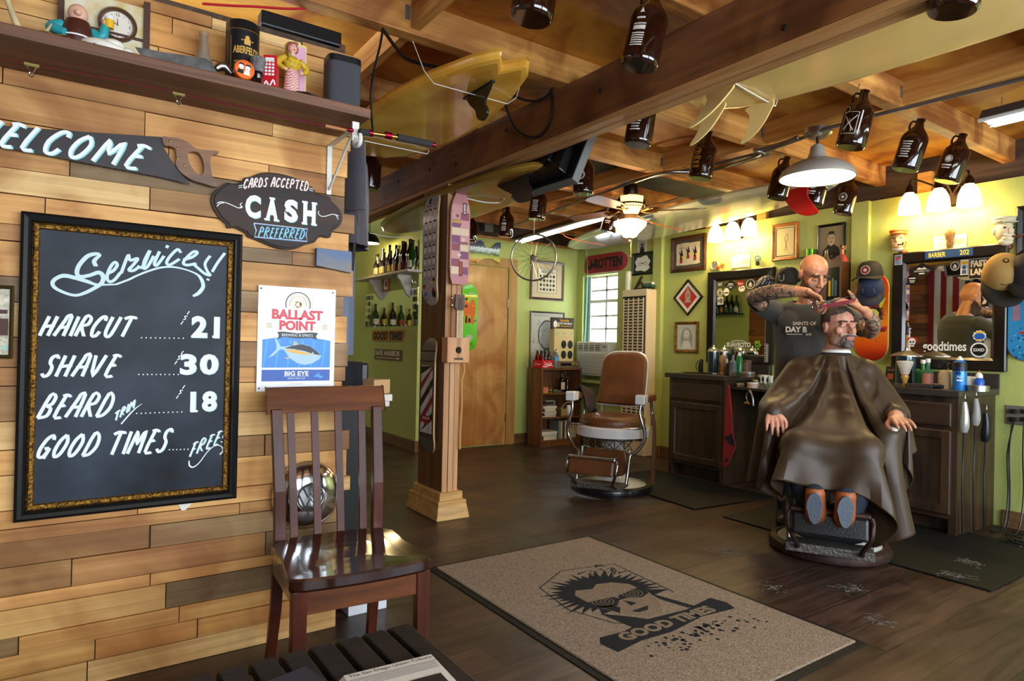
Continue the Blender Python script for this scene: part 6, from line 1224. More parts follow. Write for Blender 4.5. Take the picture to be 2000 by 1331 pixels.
cord('white_cable', 'white cable hanging from the skateboard down past the window', [wp('S', 1144, 484, .02), wp('S', 1148, 520, .03), wp('S', 1146, 600, .03), wp('S', 1140, 690, .03), wp('S', 1137, 760, .03)], .0035, WPLAS, 'cable')
# bookcase
BKW = wood('bookcase_wood', '4a2c18', '8a5a34', 'Z', 6, 9, .4, coat=.2); BX0, BX1, BY0, BY1, BH = 4.19, 4.75, 5.50, 5.745, .85
T = thing('bookcase', 'low open wooden bookcase against the back wall by the window', 'bookcase', (BX0, BY0, 0)); L_ = BX1-BX0
for x in (0, L_-.018): part(MB().b2((x, 0, 0), (x+.018, BY1-BY0, BH)), 'side_panel', BKW, T, bev=.002)
for z in (.05, .30, .56, BH-.018): part(MB().b2((.018, .002, z), (L_-.018, BY1-BY0, z+.018)), 'shelf', wood('bookcase_shelf', '4a2c18', '8a5a34', 'X', 6, 9, .4, coat=.2), T)
part(MB().b2((.018, BY1-BY0-.008, 0), (L_-.018, BY1-BY0, BH)), 'back_panel', BKW, T); part(MB().b2((.018, .012, 0), (L_-.018, .03, .05)), 'plinth', BKW, T)
def at(x, y, z): return Vector((BX0+x, BY0+y, z))
rr = random.Random(9); BC = ['c9c2b4', '8a8478', '5a5048', 'd8d4c8', '2a2826', 'a89a80', '7a8a8a', '3a2a24', 'b0a898']
def stack(x, y, z, n, grp, w=.2, d=.19, where=''):
    names = ['lowest', 'second', 'third', 'fourth', 'fifth', 'sixth', 'seventh', 'eighth']
    for i in range(n):
        t = rr.uniform(.008, .024); ww = w*rr.uniform(.8, 1); c_ = rr.choice(BC); T_ = thing('magazine', '%s magazine from the bottom of the stack on the %s' % (names[i], where), 'magazine', at(x, y, z+.0005), rr.uniform(-.12, .12), grp)
        part(MB().b2((-ww/2+.002, -d/2+.002, .001), (ww/2-.001, d/2, t-.001)), 'pages', PAPER, T_); part(MB().b2((-ww/2, -d/2, t-.0015), (ww/2, d/2, t)).b2((-ww/2, -d/2, 0), (ww/2, d/2, .0015)).b2((-ww/2, -d/2, 0), (-ww/2+.0015, d/2, t)), 'cover', mat('mag_'+c_, c_, .5), T_); z += t+.0006
    return z
z_ = stack(.135, .115, .318, 7, 'magazines stacked in the bookcase', where='middle shelf of the bookcase')
stack(.14, .115, .068, 5, 'magazines stacked in the bookcase', .22, where='bottom shelf of the bookcase')
b = MB().b2((-.06, -.09, 0), (.06, .09, .008)).b2((-.06, -.09, .052), (.06, .09, .06)).b2((.052, -.09, 0), (.06, .09, .06)); single(b, 'ring_binder', 'grey ring binder lying on the middle shelf stack in the bookcase', 'binder', mat('binder_grey', 'a9a9a4', .4), at(.15, .11, z_+.001), -.1)
for i, c_ in enumerate(('7a8a90', 'b8b4a4', '4a4440', 'c8bca8', '5a3a30')):
    b = MB().b2((-.012, -.085, 0), (.012, .085, .20-.01*(i % 3))); single(b, 'book', '%s upright book from the left on the bottom shelf of the bookcase' % ['first', 'second', 'third', 'fourth', 'fifth'][i], 'book', mat('mag_'+c_, c_, .5), at(.285+.03*i-.0+.0, .12, .0685), 0, 'upright books on the bottom shelf')
single(MB().b2((-.065, -.08, 0), (.065, .09, .16)), 'cardboard_box', 'pale cardboard box at the right end of the bottom bookcase shelf', 'box', mat('box_pale', 'b5a98c', .7), at(.46, .115, .0685), .1, bev=.004)
single(MB().b2((-.08, -.09, 0), (.08, .09, .075)), 'cardboard_box', 'low brown cardboard box on the middle shelf of the bookcase', 'box', mat('box_tan', '9a8a5c', .7), at(.40, .115, .3185), -.15, bev=.004)
cord('white_cable', 'loop of white cable lying over the middle bookcase shelf', [at(.30, .03, .40), at(.34, .01, .46), at(.40, .0, .47), at(.44, .0, .42)], .003, WPLAS, 'cable')
T = thing('snack_box', 'small yellow and pink printed box on the upper bookcase shelf', 'box', at(.12, .08, .5785), .1); cb = part(MB().b2((-.06, -.03, 0), (.06, .03, .06)), 'box', YEL, T); b = MB().rect(-.03, .035, .045, .05, -.031, 0).rect(.03, .03, .05, .055, -.031, 1).text('HOPS', .03, .03, .035, .018, -.0315, 2, bold=.03).plate([(.005, .06), (.055, .06), (.03, .085)], -.0305, 1); part(b, 'print', [mat('snack_pink', 'd86a9a', .5), INK, YEL], cb)
for i, x in enumerate((.05, .075, .1)): single(MB().lathe([(0, 0), (.009, 0), (.007, .05), (.003, .075), (0, .08)], 0, 10), 'small_tube', '%s small pink tube standing left of the yellow box in the bookcase' % ('leftmost', 'middle', 'rightmost')[i], 'tube', mat('tube_pink', 'c88a9a', .5), at(x, .15, .5785), 0, 'small tubes behind the yellow box')
single(MB().b2((-.055, -.04, 0), (.055, .04, .028)).lathe([(0, .028), (.02, .028), (.02, .034), (0, .034)], 0, 14), 'metal_tin', 'flat grey metal tin on the upper bookcase shelf', 'tin', GALV, at(.25, .08, .5785), bev=.004)
T = thing('whiskey_bottle', 'tall dark bottle with a cream label on the upper bookcase shelf', 'bottle', at(.37, .12, .5785)); part(MB().lathe([(0, 0), (.036, 0), (.038, .01), (.038, .13), (.025, .155), (.014, .17), (.0135, .23), (.015, .235), (0, .235)], 0, 20), 'glass', mat('dark_bottle', '1a100a', .1, coat=.5), T); b = MB().rect(0, .07, .06, .08, -.0005); part(wrap(b, .0384, 0), 'label', CREAM, T)
single(MB().lathe([(0, 0), (.03, 0), (.031, .12), (.02, .14), (.015, .15), (.015, .165), (0, .165)], 0, 18), 'black_bottle', 'short black bottle right of the cream-labelled bottle in the bookcase', 'bottle', mat('dark_bottle', '1a100a', .1, coat=.5), at(.45, .12, .5785))
# on the bookcase
CR = mat('carton_red2', 'c8161e', .35)
T = thing('soda_carton', 'red six-bottle soda carton standing on the left of the bookcase', 'carton', at(.09, .10, BH+.0005), .25)
b = MB().b2((-.1, -.065, 0), (.1, -.062, .085)).b2((-.1, .062, 0), (.1, .065, .085)).b2((-.1, -.065, 0), (-.097, .065, .085)).b2((.097, -.065, 0), (.1, .065, .085)).b2((-.1, -.065, 0), (.1, .065, .003)).b2((-.1, -.0015, 0), (.1, .0015, .14)).plate([(-.1, .085), (-.1, .14), (-.07, .085)], -.064, 0); cb = part(b, 'carton', CR, T)
b = MB().text('Coca-Cola', 0, .05, .13, .04, -.0656, 0, shear=.3, bold=.01).ribbon([(-.095, .02), (-.03, .014), (.03, .03), (.095, .022)], [.004, .012, .01, .003], -.0656, 0, 4); b.M = Matrix.Rotation(-PI/2, 4, 'Z'); b.text('Coca', 0, .045, .08, .03, -.1006, 0, shear=.3); part(b, 'lettering', WHITE, cb)
SB = MB().lathe([(0, 0), (.028, 0), (.029, .01), (.0285, .05), (.024, .07), (.029, .095), (.024, .125), (.014, .155), (.012, .178), (.0145, .18), (.0145, .188), (0, .189)], 0, 16)
me_s = SB.mesh('soda_bottle', [mat('soda_glass', '1c120e', .08, coat=.6)]); capm = MB().lathe([(.0148, .178), (.0148, .190), (0, .191)], 0, 12).mesh('cap', [mat('cap_green', '5a7a5a', .4, .3)])
for i in range(6):
    p = T.matrix_basis @ Vector((-.064+.064*(i % 3), -.032+.064*(i//3), .004)); q = _obj('soda_bottle', me_s, None, T.location+Matrix.Rotation(.25, 3, 'Z') @ Vector((-.064+.064*(i % 3), -.032+.064*(i//3), .004))); tag(q, '%s dark soda bottle in the %s row of the red carton' % (('left', 'middle', 'right')[i % 3], ('front', 'back')[i//3]), 'bottle', 'soda bottles in the red carton'); _obj('cap', capm, q)
T = thing('water_bottle', 'clear plastic water bottle with a blue label on the bookcase', 'bottle', at(.245, .07, BH+.0005)); part(MB().lathe([(0, 0), (.029, 0), (.031, .01), (.029, .04), (.031, .07), (.031, .125), (.026, .15), (.013, .17), (.012, .185), (0, .185)], 0, 18), 'bottle', mat('clear_plastic', 'c8d0d0', .1, trans=.7), T); part(MB().lathe([(.0315, .08), (.0315, .12)], 0, 18), 'label', mat('water_blue', '58a8d8', .4), T); part(MB().lathe([(.014, .178), (.014, .192), (0, .193)], 0, 14), 'cap', WPLAS, T)
T = thing('stereo_receiver', 'silver stereo receiver with two round dials on the bookcase', 'receiver', at(.395, .10, BH+.0005)); cb = part(MB().b2((-.145, -.08, .0), (.15, .12, .075)), 'case', mat('receiver_silver', '9a8a72', .35, .7), T, bev=.003); b = MB().rect(-.045, .04, .15, .03, -.0806, 0); part(b, 'tuner_window', PLBLK, cb)
for x in (.06, .115): b = MB(); b.M = Matrix.Translation((x, -.08, .04)) @ Matrix.Rotation(PI/2, 4, 'X'); b.lathe([(.02, 0), (.02, .012), (.016, .014), (0, .014)], 0, 18); part(b, 'dial', mat('dial_gold', 'b0955a', .3, .9), cb)
T = thing('display_box', 'cream cardboard hair-brush display box standing on the stereo receiver', 'display box', at(.37, .13, BH+.0765), -.12)
DBX = mat('display_cream', 'd2bc80', .6); cb = part(MB().b2((-.125, -.04, 0), (.13, .06, .36)).box((.0, .0, .42), (.29, .03, .13), 1), 'box', [DBX, mat('display_brown', '3a2a1e', .6)], T)
b = MB()
for i in range(2):
    for j in range(2): b.disc(.0+.085*i, .07+.115*j, .034, -.0412, 0, 20, .046)
    b.disc(-.1, .07+.02*i, .02, -.0412, 0, 14, .04)
b.text('Suavecito', .02, .455, .12, .03, -.0162, 1, bold=.02).text('POCKET HAIR BRUSH', .02, .42, .2, .022, -.0162, 2, bold=.02).rect(.04, .39, .14, .006, -.0162, 1).disc(-.1, .41, .025, -.0162, 2, 12, .04).rect(-.06, .395, .03, .03, -.0162, 1)
for x in (-.09, 0, .1): b.rect(x, .31, .03, .03, -.0412, 3)
part(b, 'print', [INK, YEL, WHITE, mat('print_mint2', 'a8b898', .6)], cb)
cord('white_cable', 'white cable looping from the window sill behind the brown barber chair', [Vector((4.86, 5.25, .74)), Vector((4.84, 5.22, .66)), Vector((4.86, 5.28, .5)), Vector((4.86, 5.3, .3))], .004, WPLAS, 'cable')

# ------------------------------------------------------------------ side alcove: bottle shelf, mirror, signs, shirts, counter
T = thing('bottle_shelf', 'white wooden shelf on two scrolled brackets holding beer bottles', 'shelf', (2.88, 6.42, 1.80), -PI/2); WSH = mat('shelf_white', 'c8bfae', .6, var=.25, vs=10)
part(MB().b2((-.72, -.20, -.012), (.72, 0, .012)), 'board', WSH, T, bev=.003)
for x in (.38, -.35):
    q = [(0, 0), (-.15, 0), (-.15, -.03), (-.12, -.06), (-.09, -.12), (-.05, -.19), (-.02, -.22), (0, -.23)]; b = MB(); b.prism(q, -.018, .018); b.v = [(x+y, x_, z-.012) for x_, y, z in b.v]; b.f = [f_[::-1] for f_ in b.f]; part(b, 'bracket', WSH, T, bev=.002)
BG = [mat('beer_brown', '160c06', .1, coat=.5), mat('beer_green', '123a16', .08, coat=.5), mat('beer_black', '0c0a09', .1, coat=.5)]
def beer_mesh(k, h, r): return MB().lathe([(0, 0), (r, 0), (r*1.02, .008), (r*1.02, h*.5), (r*.85, h*.6), (r*.42, h*.72), (r*.36, h*.93), (r*.44, h*.94), (r*.44, h), (0, h)], 0, 16).mesh('bottle', [BG[k]])
bm = [beer_mesh(0, .25, .033), beer_mesh(2, .30, .042), beer_mesh(1, .29, .042), beer_mesh(0, .32, .044)]
LB = [mat('lab_%s' % c_, c_, .6) for c_ in ('b8a03a', 'c8c0a8', '2a2a2e', '8a2a22', 'c87a2a', '3a5a3a')]; rr = random.Random(12)
ordn = ['first', 'second', 'third', 'fourth', 'fifth', 'sixth', 'seventh', 'eighth', 'ninth', 'tenth', 'eleventh', 'twelfth']
def beer(loc, k, lab, label, grp, rz=-PI/2):
    q = thing('beer_bottle', label, 'bottle', loc, rz, grp); _obj('glass', bm[k], q); r = (.033, .042, .042, .044)[k]*1.025
    b = MB().rect(0, .06, r*2.2, .07, -.0005); part(wrap(b, r, 0), 'label', LB[lab], q); return q
for i in range(12): beer((2.775+.02*(i % 2), 5.80+.085*i, 1.8125), (2, 3, 1, 3, 0, 1, 0, 3, 0, 1, 0, 0)[i], (1, 3, 2, 4, 2, 0, 0, 2, 1, 0, 1, 1)[i], '%s beer bottle from the near right end of the white bottle shelf' % ordn[i], 'beer bottles on the white shelf')
for i in range(6): beer((2.84, 5.84+.085*i, 1.8125), (0, 3, 0, 1, 0, 0)[i], rr.randrange(6), '%s bottle in the back row at the near end of the white bottle shelf' % ordn[i], 'beer bottles on the white shelf')
c = PX(722, 470, 2.62); T = thing('shaded_lamp', 'small black dome lamp lit beside the bottle shelf', 'lamp', c)
part(MB().lathe([(.02, .09), (.05, .075), (.09, .03), (.105, -.03), (.10, -.03), (.085, .025), (.045, .068), (.0, .075)], 0, 28, mats=[0, 0, 0, 1, 1, 1, 1]), 'shade', [PLBLK, mat('shade_inner', 'f2ead8', .5)], T); part(MB().ell((0, 0, .0), .025), 'bulb', glow('bulb_warm', 'fff0d0', 30.), T); part(MB().tube([(0, 0, .085), (0, 0, 2.49-c.z)], .004), 'cord', PLBLK, T); lamp(T, (0, 0, -.05), 9, (1, .76, .35))
a, d = wp('G', 714.5, 572, .008), wp('G', 814.5, 636, .008); w_, h_ = a.y-d.y, a.z-d.z; h_ = wp('G', 814, 562, .008).z-d.z
T = thing('alcove_mirror', 'frameless mirror edged with stickers on the green alcove wall', 'mirror', Vector((2.88, (a.y+d.y)/2, d.z+h_/2)), -PI/2); g = part(MB().b2((-w_/2, -.006, -h_/2), (w_/2, 0, h_/2)), 'glass', MIRROR, T); b = MB(); rr = random.Random(21)
for x in (-.47, -.42, -.36, .38, .44, .47):
    for z in (-.4, -.2, 0, .2, .38):
        if abs(x) > .4 or z > .2: m_ = rr.randrange(3); (b.disc(x*w_, z*h_, .035, -.0066, m_, 10, .03) if rr.random() < .5 else b.rect(x*w_, z*h_, .06, .05, -.0066, m_))
part(b, 'stickers', [BK, mat('sticker_cream', 'b5ae92', .6), GREY], g)
b = MB()
for x, z in ((-.3, .5), (.3, .5), (-.3, -.5), (.3, -.5)): b.box((x*w_, -.004, z*h_), (.02, .012, .02))
part(b, 'clips', STEEL, T)
def board_sign(label, px, wd, draw, mats, tilt=0, name='wooden_sign'):
    a, d = wp('G', px[0], px[1], .015), wp('G', px[2], px[3], .015); w, h = a.y-d.y, a.z-d.z; T = thing(name, label, 'sign', Vector((2.88, (a.y+d.y)/2, (a.z+d.z)/2)), rot=(0, tilt, -PI/2)); bd = part(MB().b2((-w/2, -.015, -h/2), (w/2, 0, h/2)), 'board', wd, T, bev=.002); b = MB(); draw(b, w, h); part(b, 'lettering', mats, bd)
board_sign('yellow wooden board with dark brush lettering below the alcove mirror', (727, 646, 789, 668), mat('sign_mustard', 'b87f1e', .6, var=.4, vs=12), lambda b, w, h: b.text('GOOD TIMES', 0, 0, w*.92, h*.75, -.0156, 0, shear=.2, bold=.06), [mat('sign_burn', '2a1608', .7)])
board_sign('brown SAFE HARBOR sign with a white arrow on the green alcove wall', (731.5, 682, 783, 706), wood('safe_board', '3a2214', '6a4628', 'X', 8, 8, .6), lambda b, w, h: b.text('SAFE HARBOR', 0, .16*h, w*.94, h*.5, -.0156, 0, bold=.03).rect(-.04*w, -.3*h, w*.8, h*.07, -.0156, 0).plate([(.36*w, -.18*h), (.48*w, -.3*h), (.36*w, -.42*h)], -.0156, 0), [mat('sign_offwhite', 'd2cdbc', .6)], .0)
o = wp('G', 815, 553); single(MB().tube([(0, 0, 0), (0, -.05, 0), (0, -.06, .03)], .005, 0, 8, smooth=3).tube([(0, -.03, 0), (.05, -.05, -.02), (.06, -.06, .01)], .005, 0, 8, smooth=3).ell((0, -.06, .035), .01), 'wall_hook', 'small metal coat hook right of the alcove mirror', 'hook', STEEL, o, -PI/2)
# things the mirrors face: bottles and a picture on the rear wall
T = thing('rear_shelf', 'wooden shelf of bottles seen reflected in the alcove mirror', 'shelf', (2.1, 7.93, 1.28)); part(MB().b2((-.5, -.13, 0), (.5, .07, .02)), 'board', BKW, T)
for i in range(7): beer((1.75+.12*i, 7.9, 1.301), (0, 1, 0, 2, 3, 0, 2)[i], rr.randrange(6), '%s bottle from the left on the rear shelf seen in the alcove mirror' % ordn[i], 'bottles on the rear shelf', 0)
T = thing('side_shelf', 'dark bracketed shelf of bottles seen reflected in the left station mirror', 'shelf', (.875, 6.85, 1.66), PI/2); part(MB().b2((-.4, -.16, 0), (.4, 0, .022)), 'board', BLKW, T)
for i in range(8): beer((.97, 6.52+.095*i, 1.683), (2, 1, 3, 0, 2, 0, 3, 0)[i], rr.randrange(6), '%s bottle from the left on the dark shelf seen in the left mirror' % ordn[i], 'bottles on the dark side shelf', PI/2)
# flag seen in the right mirror
T = thing('flag', 'hanging striped flag seen reflected in the right mirror', 'flag', (.895, 3.27, 1.05), PI/2); b = MB(); NX = 40; wv = lambda x, z: -.012-.012*math.sin(x*38)*(.3+.7*(1.15-z)/1.3)
for i in range(NX):
    x0, x1 = -.45+.9*i/NX, -.45+.9*(i+1)/NX; si = int((x0+.45)/.9*13+.001)
    for j in range(8):
        z0, z1 = 1.15-1.3*j/8, 1.15-1.3*(j+1)/8; m_ = (2 if x0 < .035 and j < 4 else (0 if si % 2 == 0 else 1)); b.add([(x0, wv(x0, z1), z1), (x1, wv(x1, z1), z1), (x1, wv(x1, z0), z0), (x0, wv(x0, z0), z0)], [(0, 1, 2, 3)], m_, True)
for i in range(5):
    for j in range(5): cxs, czs = -.40+.095*i, 1.08-.13*j; b.plate([(cxs+.026*(1 if k % 2 == 0 else .42)*math.cos(PI/2+k*PI/5), czs+.026*(1 if k % 2 == 0 else .42)*math.sin(PI/2+k*PI/5)) for k in range(10)], wv(cxs, czs)-.016, 1)
part(b, 'cloth', [mat('flag_red', '8a1626', .8), mat('flag_white', 'cfc9bc', .8), mat('flag_navy', '141a38', .8)], T)
# shirts on a rack at the end of the board wall
def shirt(label, loc, rz, m_, s=1., folds=1):
    T = thing('hanging_shirt', label, 'shirt', loc, rz); b = MB(); L_ = []
    prof = [(.0, .07), (-.03, .10), (-.05, .20), (-.10, .225), (-.22, .23), (-.40, .225), (-.6, .23), (-.72, .235)]
    n = 32
    for z, hw_ in prof: L_.append([(hw_*s*math.cos(2*PI*k/n), (.035+.03*abs(z))*math.sin(2*PI*k/n)+.012*math.sin(6*2*PI*k/n+z*3)*min(1, -z*3), z*s) for k in range(n)])
    for i in range(len(prof)-1): b.add(L_[i]+L_[i+1], [(k, n+k, n+(k+1) % n, (k+1) % n) for k in range(n)], 0, True)
    part(b, 'body', m_, T)
    for sg in (-1, 1): b = MB().tube([(.17*s*sg, 0, -.06*s), (.24*s*sg, .0, -.16*s), (.27*s*sg, -.01, -.36*s), (.26*s*sg, -.01, -.50*s)], [.06, .065, .06, .058], 0, 14, smooth=4, flat=.55); part(b, 'sleeve', m_, T)
    part(MB().tube([(-.17*s, 0, -.05), (0, 0, .02), (0, 0, .06), (.015, 0, .09), (.0, 0, .105)], .004, 0, 6), 'hanger', STEEL, T); return T
shirt('dark grey shirt hanging at the end of the board wall', (1.03, 2.74, 1.96), 1.15, mat('shirt_grey', '47434a', .9, sheen=.3), .62)
shirt('pale lilac shirt hanging behind the dark grey shirt', (.99, 3.05, 1.84), 1.1, mat('shirt_lilac', 'b8aec8', .9, sheen=.2), .75)
single(MB().add([(x, .02*math.sin(x*60), z) for x in [-.055+.11*i/10 for i in range(11)] for z in (0, -.42)], [(2*i, 2*i+1, 2*i+3, 2*i+2) for i in range(10)], 0, True), 'grey_apron', 'blue-grey apron hanging below the shirts at the wall end', 'apron', mat('apron_grey', '6e7688', .9), (.955, 2.66, 1.46), .2)
T = thing('shirt_rack', 'black metal rack arm holding the hanging shirts', 'rack', (.87, 2.62, 1.62)); part(MB().b2((0, -.01, .08), (.13, .01, .10)).b2((0, -.01, .20), (.11, .01, .22)), 'arm', IRON, T); part(MB().tube([(.0, 0, .05), (.1, 0, .12), (.12, 0, .0), (.1, 0, -.3), (.02, 0, -.34)], .009, 0, 8), 'brace', IRON, T)
T = thing('counter_shelf', 'small counter with a white moulded edge beyond the board wall', 'counter', (.88, 2.55, .86)); part(MB().b2((0, 0, -.01), (.24, .7, .015)), 'top', mat('counter_dark', '3a3632', .5), T); b = MB().b2((0, -.012, -.012), (.258, 0, .017)).b2((.24, 0, -.012), (.258, .7, .017)).b2((0, -.006, -.035), (.248, 0, -.012)).b2((.24, 0, -.035), (.248, .7, -.012)); part(b, 'edge_moulding', mat('counter_white', 'd2c8bc', .5, var=.3, vs=14), T, bev=.003); part(MB().b2((0, .03, -.86), (.14, .65, -.012)), 'cabinet', IRON, T)
T = thing('desk_machine', 'black boxy machine with a cloth over it on the white-edged counter', 'machine', (.99, 2.72, .876)); part(MB().b2((-.09, -.06, 0), (.09, .12, .13)), 'case', PLBLK, T, bev=.01); b = MB(); N_ = 10
b.add([(-.05+.012*i, -.064-.004*math.sin(i), z) for i in range(N_) for z in (.002, .134)]+[(-.05+.012*i, .05, .134) for i in range(N_)], [(2*i, 2*i+2, 2*i+3, 2*i+1) for i in range(N_-1)]+[(2*i+1, 2*i+3, 2*N_+i+1, 2*N_+i) for i in range(N_-1)], 0, True); part(b, 'cloth', mat('cloth_black', '101014', .9), T)
single(MB().b2((-.045, -.06, 0), (.045, .06, .06)), 'card_stack', 'small stack of tan cards on the white-edged counter', 'cards', mat('cards_tan', 'b58f62', .7), (1.10, 2.66, .876), .3, bev=.002)
single(MB().b2((-.082, -.09, 0), (.082, .09, .195)), 'speckled_block', 'white speckled block standing on the floor behind the dining chair', 'block', mat('speckled_white', 'd8dce2', .6, var=.8, vs=160, c2='d0d4da'), (1.02, 2.56, 0.0), bev=.003)

# ukulele on the post
o = PY(891, 684, 3.50); T = thing('box_ukulele', 'box-bodied ukulele hung on the front of the wooden post', 'ukulele', o); w_ = (PY(913, 684, 3.5).x-PY(870, 684, 3.5).x); h_ = PY(891, 660, 3.5).z-PY(891, 709, 3.5).z; zt_ = PY(891, 607, 3.5).z-o.z; zh = PY(891, 576, 3.5).z-o.z
UK = wood('uke_cedar', 'b87848', 'dca878', 'Z', 8, 8, .45); bx_ = part(MB().b2((-w_/2, -.03, -h_/2), (w_/2, .045, h_/2)), 'body', UK, T, bev=.003)
part(MB().disc(0, .0, .021, -.0306, 0, 24), 'sound_hole', mat('hole_dark', '140c08', .9), bx_); part(MB().box((0, -.034, -h_*.35), (.06, .008, .012)), 'bridge', DKWOOD, bx_, bev=.002)
nk = part(MB().b2((-.021, -.038, h_/2-.002), (.021, -.015, zt_)), 'neck', wood('uke_neck', 'c8a070', 'e0bc8a', 'Z', 8, 8, .5), T)
b = MB()
for i in range(12): z = h_/2+(zt_-h_/2)*(i/12.); b.b2((-.021, -.0395, z), (.021, -.0378, z+.0025))
part(b, 'frets', STEEL, nk); hs = part(MB().prism([(-.022, zt_), (.022, zt_), (.034, zt_+.02), (.030, zh), (-.030, zh), (-.034, zt_+.02)], -.035, -.02), 'headstock', DKWOOD, T)
for s in (-1, 1):
    for z in (.3, .75): part(MB().tube([(s*.03, -.028, zt_+(zh-zt_)*z), (s*.047, -.028, zt_+(zh-zt_)*z)], .003).ell((s*.052, -.028, zt_+(zh-zt_)*z), (.007, .005, .009)), 'tuning_peg', CHROME if s < 0 else PLBLK, hs)
b = MB()
for i in range(4): b.tube([(-.012+.008*i, -.041, -h_*.35), (-.012+.008*i, -.041, zh-.02)], .0008, 0, 4)
part(b, 'strings', STEEL, T); part(MB().tube([(-.01, -.028, zh), (0, -.02, zh+.045), (.01, -.028, zh)], .002), 'hanging_loop', WPLAS, T)
cord('tan_strap', 'tan strap hanging down the right edge of the post', [PY(905, 709, 3.535), PY(907, 725, 3.535), PY(902, 745, 3.535), PY(902, 790, 3.535), PY(899, 840, 3.535), PY(898, 878, 3.535)], .006, mat('strap_tan', 'c8965e', .6), 'strap')
# ------------------------------------------------------------------ stations: cabinets, counters and what stands on them
OAK = wood('dark_oak', '1a110b', '46301f', 'Z', 6, 10, .45, coat=.15); OAKX = wood('dark_oak_x', '1a110b', '46301f', 'X', 6, 10, .45, coat=.15); CTOP = mat('counter_laminate', '3a3430', .35, var=.35, vs=60)
def station_cabinet(label, y1, w, ctlabel):
    T = thing('cabinet', label, 'cabinet', (4.36, y1, 0), -PI/2)
    part(MB().b2((0, .02, .10), (w, .58, .838)).b2((0, .08, 0), (.05, .58, .10)).b2((w-.05, .08, 0), (w, .58, .10)).b2((0, .02, 0), (.045, .08, .1)).b2((w-.045, .02, 0), (w, .08, .1)).b2((.05, .10, 0), (w-.05, .12, .1)), 'carcass', OAK, T, bev=.002)
    def panel(n, x0, x1, z0, z1, m, rec):
        b = MB(); X, Z_ = (x0+x1)/2, (z0+z1)/2; frame_loft(b, x1-x0, z1-z0, [(0, .02), (0, .002), (.006, -.002)]+([(.05, -.002), (.056, .008), (.075, .009)] if rec else [(.02, -.003)]), [0]*6, X, Z_)
        i = .075 if rec else .02; b.rect(X, Z_, x1-x0-2*i, z1-z0-2*i, .009 if rec else -.003); return part(b, n, m, T)
    panel('drawer', .03, w-.03, .66, .80, OAKX, False); panel('door', .03, w-.03, .13, .635, OAK, True)
    T2 = thing('countertop', ctlabel, 'countertop', (4.36, y1, .84), -PI/2); part(MB().b2((-.02, -.025, 0), (w+.02, .585, .04)), 'slab', CTOP, T2, bev=.003); part(MB().b2((-.02, .565, .04), (w+.02, .585, .135)), 'backsplash', CTOP, T2)
    return T
station_cabinet('dark oak cabinet with one drawer and a panelled door left of the barber', 3.885, .585, 'dark countertop on the left cabinet before the sticker mirror')
station_cabinet('dark oak cabinet behind the seated client with hair clippers hung on its side', 2.27, .625, 'dark countertop on the right cabinet under the right mirror')
T = thing('work_shelf', 'dark lower work shelf bridging the two station cabinets', 'shelf', (4.42, 3.28, .775), -PI/2); part(MB().b2((0, 0, 0), (.99, .52, .02)), 'board', CTOP, T, bev=.002); part(MB().b2((.0, .50, -.2), (.99, .52, 0)), 'rail', OAKX, T)
CT = .8805
_M = {'white': WPLAS, 'black': PLBLK, 'steel': STEEL}
def jar(name, label, cat, loc, prof, mats, segs=None, extra=None, grp=None):
    """lathe-turned container; segs names the part of each run of the profile"""
    T = thing(name, label, cat, loc, 0, grp)
    for (pn, pr), m_ in zip(prof, mats): part(MB().lathe(pr, 0, 20), pn, m_, T)
    return T
bt = lambda r, h, n=.4, s=.72: [(0, 0), (r, 0), (r*1.03, .004), (r*1.03, h*s), (r*.9, h*(s+.06)), (r*n, h*(s+.16)), (r*n, h), (0, h)]
cy = lambda r, h, z=0: [(0, z), (r, z), (r, z+h), (0, z+h)]
SOLN = mat('blue_solution', '123038', .08, trans=.4, coat=.5); CLR = mat('clear_plastic2', 'b8bcb8', .08, trans=.8); GRN = mat('bottle_green', '1f7a3a', .25, trans=.2); AMBER = mat('amber_powder', '6a4a2a', .4)
def S1(u, x): return Vector((x, PX(u, 700, x).y, CT))            # on the left / right counter at depth x
dome = lambda r, z: [(r*1.05, z), (r*1.05, z+.012), (r*.8, z+.03), (.012, z+.045), (.012, z+.06), (0, z+.062)]
for lab, u, x in (('tall dark disinfectant jar with a domed steel lid on the left counter', 1393, 4.66), ('second disinfectant jar behind the first on the left counter', 1414, 4.82)): jar('disinfectant_jar', lab, 'jar', S1(u, x), [('jar_body', cy(.046, .19)), ('lid', dome(.046, .19)), ('base', [(.06, 0), (.06, .008), (.05, .012)])], [SOLN, STEEL, STEEL])
jar('spray_bottle', 'dark bottle with a white nozzle behind the shaving brush', 'bottle', S1(1414, 4.70), [('bottle', bt(.032, .15)), ('nozzle', [(.014, .15), (.016, .16), (.011, .185), (.006, .20), (0, .2)])], [mat('bottle_navy', '1a2a3a', .2), WPLAS])
jar('shaving_brush', 'wooden-handled shaving brush standing on the left counter', 'brush', S1(1412, 4.52), [('handle', [(0, 0), (.022, 0), (.024, .02), (.016, .03), (.022, .045), (.02, .07), (.018, .08)]), ('bristles', [(.018, .08), (.028, .12), (.027, .15), (.018, .165), (0, .167)])], [mat('brush_wood', '8a5a2a', .4), mat('brush_hair', 'a88a60', .9, bump=.8, bs=250)])
jar('dropper_bottle', 'slim dark bottle with a white tip on the left counter', 'bottle', S1(1420, 4.50), [('bottle', bt(.016, .10)), ('tip', [(.009, .10), (.011, .12), (.004, .14), (0, .14)])], [PLBLK, WPLAS])
